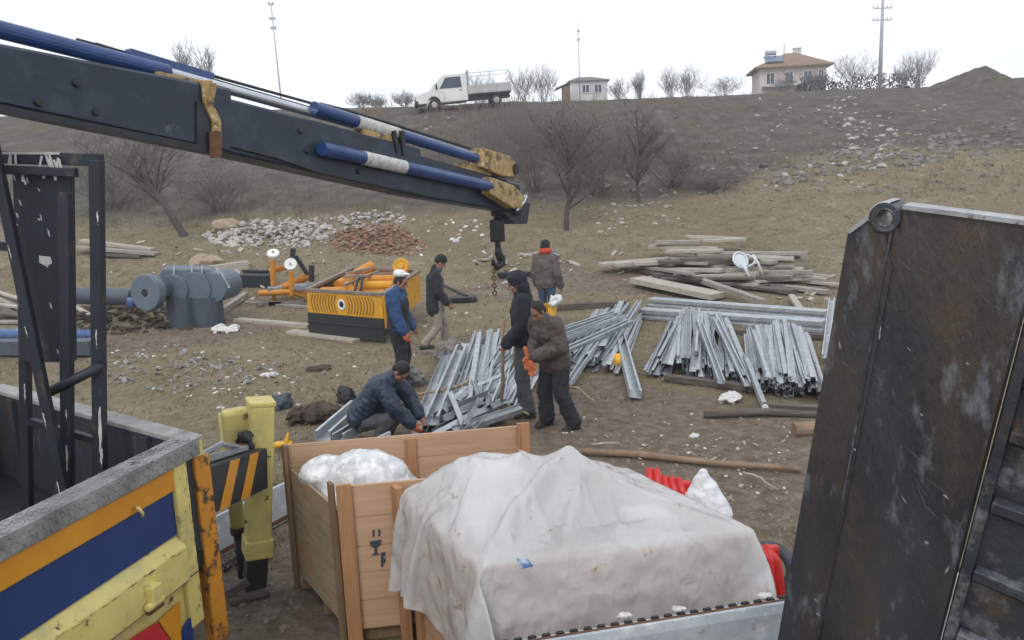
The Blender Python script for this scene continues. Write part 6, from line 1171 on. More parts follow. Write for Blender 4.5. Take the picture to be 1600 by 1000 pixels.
[-131,17,-14,-10,-7,-7,-11,11,18,17,18,16,15,5,2,6,16,18,12,-15,-12,-10,-7,8,0,-4,-3,0,5,-2,0,4,-4,1,-1,2,-3,1,-2,1,4,-1,0,-1,2,-3,-1,3,-3,4,-2,-6,1,0,-2,4,1,4,-6,-5,-6,-9,-12,-14,-14,-16,-10,-15,10,4,9,12,12,13,12,13,13,11,-27,23,-5,2,3,8,-20,-4,0,-1,1,1,6,1,-2,-3,-1,3,3,-2,3,-2,-3,5,-1,2,1,-4,2,2,-3,3,-3,4,-5,4,-3,3,-3,-1,1,-4,3,-2,5,1,-3,1,1,-2,3,1,2,0,-6,3,-4,-1,6,2,2,3,1,-1,0,-7,7,-2,2,4,0,-3,1,2,1,0,16,-5,-15,12,9,-1,0,0,-23,-2,0,-1,1,4,1,1,-3,-1,3,-1,3,2,0,-2,3,-1,2,-2,1,-2,-3,-2,5,3,-2,1,-3,2,-2,5,-5,-4,3,0,2,-2,3,-1,2,-2,1,2,-2,1,-3,4,-6,1,1,4,2,-4,2,7,-2,0,1,5,-5,6,-1,0,3,-4,0,0,0,9,4,-1,6,-4,3,-3,2,0,-24,-2,1,0,1,8,-2,-2,-3,1,11,-4,-1,1,-2,-2,7,-6,3,-2,3,-3,0,-1,5,-5,1,2,-2,1,1,-2,5,2,-3,-2,-1,-2,3,1,-3,2,-1,3,-2,4,-7,4,-8,10,-2,2,-1,3,3,-1,-1,1,8,2,-17,2,2,5,3,0,0,-2,12,2,5,-6,-13,6,6,1,2,0,-22,-2,-1,1,5,2,1,-5,-1,8,-1,-1,2,-4,-1,4,2,-2,1,-1,5,0,-6,-3,4,2,-4,1,4,-4,1,1,-1,1,2,-1,-2,-1,2,-1,-3,4,-3,-8,1,11,-5,5,-2,3,1,2,4,-2,1,3,0,-20,10,7,1,1,-2,3,0,0,0,12,6,-3,-5,-1,-3,-2,9,0,3,-2,-21,-2,0,0,9,-2,-3,-2,5,1,1,3,-4,-2,1,2,-1,-2,-1,1,3,3,-5,2,-4,2,4,-2,-2,5,-2,2,1,-2,1,-2,-1,-3,3,1,-1,-4,3,1,-1,3,-1,3,-5,-2,14,-3,0,-3,-6,1,6,-6,11,0,0,0,-1,1,0,-14,15,0,-2,-6,2,-4,2,-1,7,-1,5,-3,-21,-2,0,2,3,1,-4,5,1,4,0,-1,-3,1,-1,3,2,-3,-3,-1,0,4,0,5,-1,-3,-3,4,-3,-2,-2,3,-1,-1,3,0,2,-4,3,-4,3,5,-2,-4,2,1,-3,-1,6,-7,4,1,3,1,-2,5,1,1,0,0,0,0,1,-21,19,15,-1,-3,1,5,-4,-4,-4,0,8,1,2,-3,-21,-2,1,5,3,-5,3,9,-10,6,1,0,-4,2,0,0,0,2,2,0,-4,-3,-2,5,-2,1,-6,4,0,-1,-4,2,3,2,0,-4,4,0,1,6,2,-1,-6,-3,3,-4,0,-2,8,-6,3,6,0,-2,4,1,2,0,-1,1,0,-21,20,-15,14,-1,-1,4,1,0,-3,-4,-3,-2,3,4,4,-3,-20,-2,1,4,-1,-1,7,-1,1,4,-5,0,1,-2,1,2,3,-3,-3,-2,2,3,-5,4,-4,2,-1,3,3,0,0,-3,-1,0,3,-2,0,1,-4,1,0,1,2,-2,0,3,-3,0,6,-7,4,3,0,4,2,-1,0,0,-3,-13,12,-2,-7,17,-3,2,1,-1,0,1,-1,-3,-4,-2,1,4,4,-4,-20,-1,4,1,-3,7,0,-4,5,0,-1,0,2,-4,7,-5,-3,2,3,2,-4,2,-4,8,2,-6,-3,-3,1,0,6,-2,0,3,0,-3,0,-3,-3,3,5,-2,-1,1,-1,1,-6,4,7,-6,5,1,5,1,0,-8,4,-2,5,-1,-8,-1,16,0,0,0,1,0,0,1,-1,-1,-4,-3,-1,4,4,-4,-19,-2,8,-6,7,0,-1,4,3,-6,-2,3,3,-8,0,2,2,2,-7,-1,1,7,0,1,-2,2,1,-1,0,-4,0,1,-5,1,2,2,3,-2,-1,0,5,2,-5,-5,-3,3,0,4,6,-6,7,3,1,-11,7,-7,1,-3,-5,8,-4,-3,12,8,-1,1,0,0,0,0,0,0,-2,-3,-4,1,7,-6,-17,0,2,3,1,-1,2,1,-2,1,0,-2,3,-4,5,-2,-3,1,3,2,-2,-5,-2,7,-1,-1,1,0,0,2,-1,1,-1,1,-1,-2,2,-1,-1,-4,1,8,-3,0,-1,-2,2,3,1,6,1,-2,-2,-12,2,3,-6,7,0,16,-1,-5,3,17,2,2,0,-1,1,-1,0,0,0,-1,-2,-4,7,-6,-18,6,-4,6,6,-14,1,7,1,-4,3,-6,7,0,-2,0,6,0,-2,-6,-2,0,1,7,-1,-1,-3,-3,-1,3,3,1,-2,0,3,-2,-1,0,-2,-2,0,10,1,-1,-6,-4,7,2,8,0,-20,1,10,-1,-4,15,1,-8,-1,18,0,-2,0,-7,-3,0,6,2,2,0,1,0,0,0,-1,-3,1,-3,-19,3,10,-5,6,-6,3,2,-2,-8,11,0,-6,0,7,-5,-1,0,1,2,-1,1,-6,6,-5,3,-1,3,-7,-2,5,3,-2,-4,3,2,0,0,-1,2,-6,6,-5,7,0,-6,8,7,-20,17,4,0,-1,-9,-1,-6,0,1,18,0,-1,-20,15,-4,0,-4,4,2,2,2,2,1,0,0,0,1,-1,-5,-23,11,0,1,1,1,-4,-1,7,-4,-2,2,3,-6,3,-1,1,0,2,1,-2,-1,-5,5,2,0,-3,3,-1,-4,0,3,3,-2,-3,3,2,2,-4,2,-8,8,-4,-2,0,16,-17,18,-1,0,0,-9,0,-7,3,5,-9,18,-3,-2,4,-13,5,-1,0,-6,-1,1,1,1,3,7,0,1,-1,1,3,-2,-20,3,0,6,-5,1,2,-1,0,0,0,0,1,-1,1,-1,2,0,1,0,1,0,0,-3,4,1,1,0,-1,-1,-1,-3,0,4,-2,-1,0,0,0,4,-4,-1,2,3,-7,12,-3,2,3,-1,-3,0,-3,-3,-4,9,-2,3,2,9,6,0,-3,2,0,1,0,0,-1,-2,-5,3,1,2,1,-1,2,-2,-3,1,-1,0,0,1,0,-1,1,0,0,1,0,0,1,0,-1,1,-1,0,1,0,0,0,0,0,0,-1,1,0,1,1,-1,-1,2,-1,0,1,-1,1,1,-1,1,-2,1,-4,1,0,-6,4,2,1,1,-1,-1,18,0,0,-8,-2,3,6,-1,2,0,-2,-1,0,1,0,0,0,0,1,1,0,2,0,-1,0,0,1,-1,0,0,-1,1,0,-1,1,0,-1,0,1,-1,0,0,0,1,0,0,-1,0,1,0,-1,1,1,-2,0,0,0,0,1,-1,0,0,0,1,0,0,-1,0,-13,-6,0,5,-2,-3,-4,2,2,18,-2,-2,3,0,1,0,1,-1,-1,2,-1,0,-1,0,0,0,1,0,0,1,2,-2,-2,1,0,-1,1,0,1,0,-1,1,0,-1,0,0,1,-1,0,1,0,0,-1,0,0,0,1,-1,0,1,-1,0,1,-1,1,-1,1,-1,1,0,-1,0,0,0,1,-3,-2,3,-2,-4,-8,-1,0,0,-4,-4,19,-1,-1,1,0,0,0,0,0,0,-1,1,0,0,0,-1,0,1,-1,0,1,0,1,-1,-2,2,1,-1,0,0,0,0,0,0,0,0,1,-1,0,1,-1,0,0,0,0,1,0,-1,0,0,0,0,0,1,0,-1,0,1,0,-1,0,1,0,0,-1,0,-1,1,0,-1,1,1,-1,-1,1,1,-2,18,0,0,-2,1,0,0,-1,1,-1,2,0,-1,-1,0,1,1,-1,0,1,0,1,-1,-1,2,-3,1,2,-1,0,0,1,-1,0,1,0,-1,0,1,-1,0,0,1,-1,1,-1,0,0,1,0,-1,0,1,-1,1,-1,0,0,0,0,0,0,1,-1,1,0,-1,-2,1,1,0,0,-1,1,0,0,0,17,1,0,1,-1,-1,1,0,0,0,-3,2,0,1,0,0,-1,1,2,-1,0,0,-2,0,1,0,-4,3,2,-1,1,-1,0,0,0,0,0,1,-1,0,1,0,-1,1,-1,0,0,1,-1,0,1,0,-1,0,0,1,0,-2,1,0,0,1,-1,1,-1,0,0,1,-3,1,-1,0,3,0,-1,-2,2,18,-1,0,1,0,0,-1,0,0,1,1,-2,1,0,0,0,0,1,-1,0,-1,-2,1,1,0,1,1,-6,4,1,0,-1,1,1,-2,1,1,-2,1,0,0,0,1,0,0,0,0,-1,0,0,0,0,0,0,0,1,-1,1,-2,1,0,0,0,0,1,-1,0,-1,1,-2,1,1,-1,2,0,0,-2,18,0,1,-1,0,0,0,0,0,0,0,0,0,0,0,0,0,-2,2,0,0,0,1,-1,-1,0,1,0,-5,5,0,0,0,-1,1,0,-2,2,1,-1,0,0,-1,1,0,0,0,0,0,1,-1,0,0,1,-1,0,0,0,1,-1,1,-1,1,-1,0,0,0,0,0,1,-1,-1,1,-1,2,0,-1,18,0,-1,0,1,0,0,0,0,0,0,-1,0,1,-1,1,0,0,-1,0,1,1,-1,-1,0,0,1,-1,0,-3,4,0,-1,1,0,-1,1,1,-1,0,0,0,0,0,0,0,0,0,1,-1,0,1,0,-1,1,-2,1,1,0,-1,0,0,0,1,0,0,-1,0,0,0,0,0,-1,1,-1,1,1,18,1,-1,0,-1,0,1,0,0,0,-1,1,0,0,0,-1,1,0,-1,0,1,-1,2,-1,-1,1,0,0,-1,1,-4,4,-1,-1,1,1,-1,1,-1,0,0,1,0,0,0,1,-1,1,-1,0,1,-1,0,0,-1,0,1,0,-1,2,-1,0,0,0,0,0,1,0,0,-1,0,0,0,0,0,0,0,18,-1,1,0,0,1,-1,0,0,0,0,0,0,-1,1,0,0,-1,0,1,-1,1,-1,1,-2,1,1,0,-1,-3,3,-1,2,-1,-1,1,0,0,0,1,0,-1,0,1,1,-2,1,-1,1,0,0,0,-1,0,1,1,0,-2,1,0,0,1,-1,1,0,-1,0,0,0,0,0,1,-1,0,0,0,1,19,-1,0,0,0,-1,1,0,0,-1,1,0,-1,1,0,0,-1,1,0,-1,1,0,0,0,0,-3,1,2,0,-2,-1,2,1,0,-2,1,1,-1,0,1,-2,1,1,0,-1,0,1,0,0,1,-1,0,0,0,0,0,-1,1,1,-1,0,0,1,-2,1,1,0,0,0,0,0,-2,1,0,0,0,1,18,0,-1,1,0,0,-1,0,0,1,0,0,0,-1,0,1,0,0,0,-1,-2,2,1,0,-1,0,-1,1,0,0,-2,1,1,0,2,-3,1,-1,1,-1,1,1,1,-2,-1,2,0,0,0,0,0,-1,1,0,0,0,1,0,-2,1,0,0,0,1,-1,0,0,0,0,0,0,1,0,0,0,-1,0,17,1,0,-1,1,0,0,-1,1,0,0,0,0,0,0,-1,1,0,0,1,-2,-1,2,0,-1,0,-2,1,1,1,-2,-1,0,3,-2,0,0,1,-2,2,1,0,-2,-1,3,-1,-1,2,0,-1,0,1,0,1,0,0,-1,-1,2,-1,0,0,0,1,0,0,0,0,-1,1,0,0,0,-1,0,1,-1,18,0,0,0,-1,0,0,1,-1,1,0,0,1,-1,1,0,-1,0,0,-1,2,-3,1,1,1,-2,-1,0,1,0,-1,0,-3,1,3,-1,0,-1,1,1,1,-2,-2,4,-3,1,2,0,-1,1,-1,1,1,-1,0,1,-1,1,-1,1,0,0,0,-1,0,0,0,0,1,-1,0,0,0,0,1,0,0,17,-1,1,1,0,0,0,0,0,-1,1,0,0,1,-2,1,-1,1,0,1,-1,0,-5,6,-1,0,-1,-2,1,1,0,-1,-2,-1,3,1,-1,0,1,1,-1,-3,3,-2,3,0,0,-1,1,-1,2,-1,-1,1,0,-1,1,0,0,-1,1,0,0,-1,1,0,0,0,0,1,0,0,0,0,-1,0,0,17,0,1,-1,0,1,0,0,0,0,0,0,-1,0,1,-1,1,0,0,-1,0,1,-1,-6,7,-1,0,-2,1,0,1,-2,1,-2,1,2,-2,0,2,-1,-3,3,0,1,0,1,-1,0,0,1,-1,0,0,1,1,-1,0,-1,0,1,0,0,0,1,-1,0,1,0,0,-1,0,0,0,0,0,1,-1,17,0,0,-1,-1,2,1,0,0,0,-1,0,1,1,-1,0,0,-1,0,0,1,1,0,-2,-6,7,0,-1,-3,2,0,-1,2,-1,-1,0,1,0,0,-2,0,2,1,-2,0,1,1,0,0,0,1,-1,1,0,0,-1,-2,2,1,0,1,0,-1,0,0,1,-1,0,0,1,0,-1,0,0,1,-1,1,14,4,-1,1,-1,-1,1,1,0,0,-1,1,-1,-1,2,0,0,0,0,0,0,0,1,0,-2,-6,4,3,-2,-2,2,1,-1,0,-2,1,0,1,-1,-1,2,0,-1,3,0,-1,0,0,0,0,0,1,0,-1,-2,0,3,0,1,0,-1,-1,1,0,1,-1,0,0,0,0,0,1,0,-1,0,0,0,-5,9,6,5,3,-2,-2,-1,1,0,2,0,2,1,-2,1,-1,1,0,0,0,-2,-1,2,1,-1,-5,0,6,-2,-1,0,-1,3,-3,1,1,0,-2,-1,2,1,2,0,-1,-1,-1,2,0,0,0,1,0,-2,-1,3,0,1,-1,0,-1,2,-1,1,0,0,-1,0,1,-1,0,0,0,1,-1,0,1,1,-2,-8,7,0,1,-1,-1,0,0,-1,0,5,5,5,3,4,0,0,-1,-2,-2,-4,4,4,1,-1,-3,-3,6,0,-2,0,1,0,-3,0,-3,2,3,1,0,0,-1,0,-1,2,1,-1,1,0,0,-1,-2,3,1,1,-1,0,-1,2,-2,1,0,-1,1,1,0,-1,0,0,0,0,0,1,0,-1,3,-4,14,-15,-1,0,2,1,0,1,0,0,-6,-5,-3,-2,-3,2,2,4,5,7,8,-2,-1,2,4,2,1,-7,1,3,2,-1,3,0,0,0,1,-3,1,0,0,1,0,2,-1,-2,1,0,0,0,-2,3,1,-1,0,-2,0,2,-1,1,1,-1,1,-1,1,0,-1,0,1,0,0,0,-1,1,-1,17,1,-5,4,1,-1,0,0,0,0,1,0,1,-1,0,-1,2,-1,0,1,-1,-1,1,0,0,0,0,0,0,0,0,-2,0,-3,-2,0,0,2,0,4,-1,0,0,-1,2,-1,0,0,1,-1,-1,0,2,1,0,0,-2,1,1,0,2,-1,0,0,-1,1,-1,0,0,1,-1,0,0,0,1,-1,1,13,0,-11,0,0,2,1,2,3,4,2,-1,1,2,1,0,-1,0,0,0,0,0,-1,0,1,0,-1,2,-2,2,0,0,-1,1,0,-1,0,0,-1,-2,-1,0,1,1,-1,2,-1,0,0,-1,0,1,2,0,0,-1,-1,3,-1,0,-1,2,-1,0,0,0,0,0,1,0,0,0,0,-1,1,0,-1,6,3,5,-4,5,0,1,1,-3,-2,0,0,-1,0,2,3,2,-5,1,4,0,0,1,0,-1,0,0,-1,1,1,-1,0,0,0,1,0,0,0,-1,1,-2,-2,-2,0,2,0,1,0,0,2,0,1,-3,-2,-1,2,3,-1,2,-1,0,0,0,0,1,-1,1,-1,1,-1,0,0,0,1,-2,1,0,11,-5,7,0,2,2,0,0,-3,-1,-1,3,1,1,0,-1,1,0,1,-1,1,1,-1,0,0,0,1,0,0,-1,0,1,0,0,-1,0,1,-1,-1,0,1,-1,0,-2,-2,0,3,0,0,-2,4,-6,2,3,1,0,-1,0,0,1,0,0,1,0,0,0,-1,1,0,0,-1,1,-1,-1,1,0,1,14,0,-2,6,-4,-1,1,1,4,-1,0,-2,-2,-3,-2,0,3,6,0,-2,0,0,1,1,0,1,-1,0,0,1,0,-1,0,0,0,1,-1,0,1,-2,0,1,0,0,-1,-1,-3,2,-2,-1,-2,6,2,0,0,0,1,1,-1,0,0,0,-1,1,-1,0,0,1,-1,0,-1,-1,1,1,0,-1,0,13,3,-1,3,-3,-3,-6,0,-3,0,0,2,4,5,2,2,-2,1,-3,-1,1,0,1,0,2,1,0,0,1,0,0,0,-1,1,0,-1,0,1,-1,-2,-3,4,0,1,1,-1,-1,-3,3,1,1,0,-1,0,0,1,0,-1,1,-1,0,0,1,-1,0,1,0,-1,0,-2,2,0,-1,1,0,-1,2,12,-2,-7,-4,1,3,5,-1,4,3,3,1,-2,0,0,2,-3,-1,4,1,-1,0,-1,1,1,-1,0,1,1,-1,-1,0,1,-1,0,1,0,-2,-1,1,0,-5,-3,4,-2,1,1,0,6,4,-4,-1,-1,0,0,-1,2,0,0,1,0,-1,0,0,1,-1,0,0,0,1,0,-1,1,-2,-2,4,-1,12,-2,5,1,1,1,0,0,0,-3,-1,1,2,0,1,-3,2,2,-2,0,1,1,-1,-1,-2,1,0,2,-4,4,0,0,0,2,-1,-1,1,0,0,0,0,-2,0,-9,5,-4,-2,4,3,2,3,0,0,0,0,-1,-1,2,-1,0,0,1,-1,0,0,0,0,1,0,0,-1,0,-6,4,2,0,0,9,-3,-2,-6,-1,-3,0,2,10,11,1,0,0,-1,-1,1,0,-4,5,0,-1,-4,3,1,1,-3,4,-2,3,-10,1,5,1,-3,2,-3,2,4,-1,-1,-1,-5,3,3,-6,5,-2,3,-9,-2,2,7,-3,3,3,2,-2,-3,0,0,0,2,1,1,-1,0,1,-1,-2,2,1,-8,6,-3,3,-4,1,-9,1,2,7,4,6,4,2,-13,-7,1,1,2,2,2,2,3,7,-10,3,3,5,0,1,-4,2,0,1,-9,7,0,-7,7,2,-7,5,0,-3,0,-2,1,1,-5,3,7,-3,-1,1,0,-4,2,-4,9,-8,-2,5,4,1,0,0,-1,-1,0,2,1,0,-1,0,1,-1,-7,7,0,-1,-3,4,1,1,4,5,3,3,0,0,0,0,2,0,-1,-1,-1,-2,-2,-1,0,8,-1,-1,1,1,-3,0,3,0,-6,-1,-7,1,8,1,-2,1,3,-5,1,0,0,0,5,-1,0,-2,0,0,1,-5,4,-3,3,-4,9,-4,-5,-1,5,2,2,2,0,-1,-2,0,1,1,-1,0,-4,4,-3,-6,8,1,-3,-4,18,0,-1,-1,-2,0,1,1,2,-3,-1,1,1,0,2,1,0,-7,2,1,3,0,-5,-1,6,0,-8,2,2,-4,1,4,-4,-6,7,2,-5,-1,1,5,4,-1,-2,-7,-1,0,9,-1,3,-5,1,0,-1,-2,7,-3,-2,-3,2,2,2,1,1,0,0,1,0,-1,-2,2,-7,3,2,-10,-17,-2,3,16,1,1,0,-1,0,-1,-1,3,1,-1,-2,-2,-4,0,4,-2,6,-1,1,0,-6,2,5,-1,-3,-1,0,-2,-2,3,2,-4,-1,5,-2,-3,-3,5,1,-3,-5,4,2,-3,5,3,-2,2,-2,-1,1,1,-3,-2,7,-3,-1,-2,-1,2,0,3,2,1,0,0,1,-7,-8,11,-6,-14,-7,7,-6,-7,17,1,-1,1,0,0,-1,-2,-2,-4,0,-1,1,6,2,-2,3,0,1,0,-6,4,1,0,-6,3,0,-2,-1,-1,3,-1,-5,4,-10,8,6,-7,-1,3,-3,5,6,1,-2,-4,-1,-2,5,-1,-1,-1,3,1,-5,-1,8,-4,1,-3,-4,1,1,1,-2,-2,-1,7,1,0,-5,-3,6,3,1,0,-1,19,-1,-1,-2,-6,-3,-1,-1,2,4,1,3,3,1,0,-1,0,2,0,-4,3,-1,1,-2,-4,1,2,-5,-3,4,2,-1,6,0,-7,-7,11,1,-7,1,2,0,2,3,1,-3,-4,2,3,4,-4,-1,0,2,-1,-5,0,7,-6,4,2,-2,-4,-7,-3,-1,-1,6,10,1,-2,0,1,-3,-4,9,0,7,-2,-3,7,5,-3,-1,3,-2,2,4,2,-1,0,-1,0,0,1,0,1,0,0,0,-12,6,-1,-7,1,4,3,-7,0,9,-2,0,4,-4,2,-4,-4,7,0,-3,2,5,3,-5,-3,1,3,-2,-2,0,-2,6,-3,0,-7,8,-4,-10,-3,2,0,0,2,0,3,5,5,-5,-6,9,-2,4,-11,-6,1,1,4,1,4,5,1,-4,4,1,-2,-1,0,-2,-2,2,4,-2,2,1,0,-1,-10,1,9,-12,3,2,3,4,-8,1,1,-9,12,1,-4,-4,8,-3,-3,5,4,0,0,1,0,-5,-9,11,-2,2,-3,-1,-7,11,-6,-5,0,-2,-2,-1,-1,2,-1,-2,6,-1,4,3,-6,4,-3,8,-2,1,2,10,-1,-2,-5,1,4,7,3,-2,-3,-4,-2,-1,5,6,1,-5,5,-7,1,-12,10,-4,6,1,2,1,-3,2,1,-1,1,-5,-2,6,1,-6,4,4,2,-1,-1,-2,-1,-6,6,0,3,-5,0,5,-14,-2,-2,4,3,1,-2,-9,4,6,-5,-1,-3,4,-1,3,0,3,4,0,-2,-1,-1,2,0,0,3,6,6,2,0,-4,-7,-3,-3,2,6,6,5,0,-1,-7,4,-2,0,-5,-5,4,0,4,-1,-4,6,5,0,-2,0,-1,-5,-1,7,-2,5,-1,-2,1,1,0,-3,-3,1,2,2,2,-6,-19,14,6,-5,-8,7,-6,4,7,-7,-8,5,5,-9,2,-2,4,2,0,-2,8,0,-2,0,-3,-2,3,2,17,-2,-3,-5,-10,-1,1,5,8,3,4,0,-1,-7,1,2,1,-5,4,-16,5,2,6,6,-16,14,-9,6,1,2,1,-1,-10,12,-21,2,21,1,-10,0,1,-6,-2,3,9,2,1,-4,7,-13,-8,0,-3,9,-4,0,4,-1,3,-4,-4,2,6,-5,-1,4,2,-4,3,-1,4,3,-9,1,1,1,1,8,-3,-1,-4,7,4,5,1,0,0,-4,-1,-4,8,-10,7,-1,1,-12,-2,4,0,11,-6,-4,-4,15,-11,7,-9,11,2,3,0,-3,-13,1,13,1,-8,-5,5,5,-2,3,-10,-7,6,6,4,-19,-1,8,10,-2,-5,-3,-3,3,4,-7,-1,3,2,-3,6,-1,1,-3,-8,17,-1,-1,-5,1,-3,2,3,-1,2,11,3,-1,-3,1,0,0,-1,-2,5,-17,12,2,-4,-5,-7,2,3,-7,3,8,-1,-5,4,5,-15,8,8,-16,20,1,0,-13,-3,-7,24,2,-2,-8,2,2,-5,-9,3,2,-3,4,3,-3,0,-2,2,3,-5,0,-2,1,2,-5,1,1,3,-6,-1,1,1,6,2,1,2,-2,-4,2,-1,6,7,2,-1,-1,-1,-2,-1,2,-3,5,-2,-15,19,-2,-6,-2,-3,2,-1,4,-1,0,-1,3,-5,-1,-7,16,2,-5,-8,3,3,6,0,-27,9,2,14,-1,5,-5,3,-15,4,1,1,-7,-5,19,3,-7,-9,-1,5,1,-2,2,-2,1,2,-2,0,4,-3,-3,-1,0,-1,6,9,-2,0,0,-7,0,14,-3,-1,-4,-1,1,3,4,-3,6,-14,-4,17,-9,-2,2,-1,-12,11,1,3,-2,-2,0,-7,12,-8,3,6,5,-21,7,1,-1,9,-3,-10,-2,0,3,13,3,-2,-13,2,2,-1,-2,-7,5,9,6,0,-11,-2,-1,3,4,-3,-2,1,1,-4,4,1,-1,0,0,-6,2,2,9,1,1,-3,2,-7,11,-1,-3,3,1,2,3,-3,3,-15,3,12,-9,4,-3,-2,-11,0,6,5,3,0,-1,-6,0,-4,-1,12,-5,-7,10,-6,1,10,-4,-1,2,-13,-1,0,1,1,-2,5,4,-4,4,-6,-2,5,3,-6,14,3,-13,-6,4,3,-1,1,0,0,1,-1,-1,1,-1,-4,2,3,-4,7,7,-2,1,-3,1],
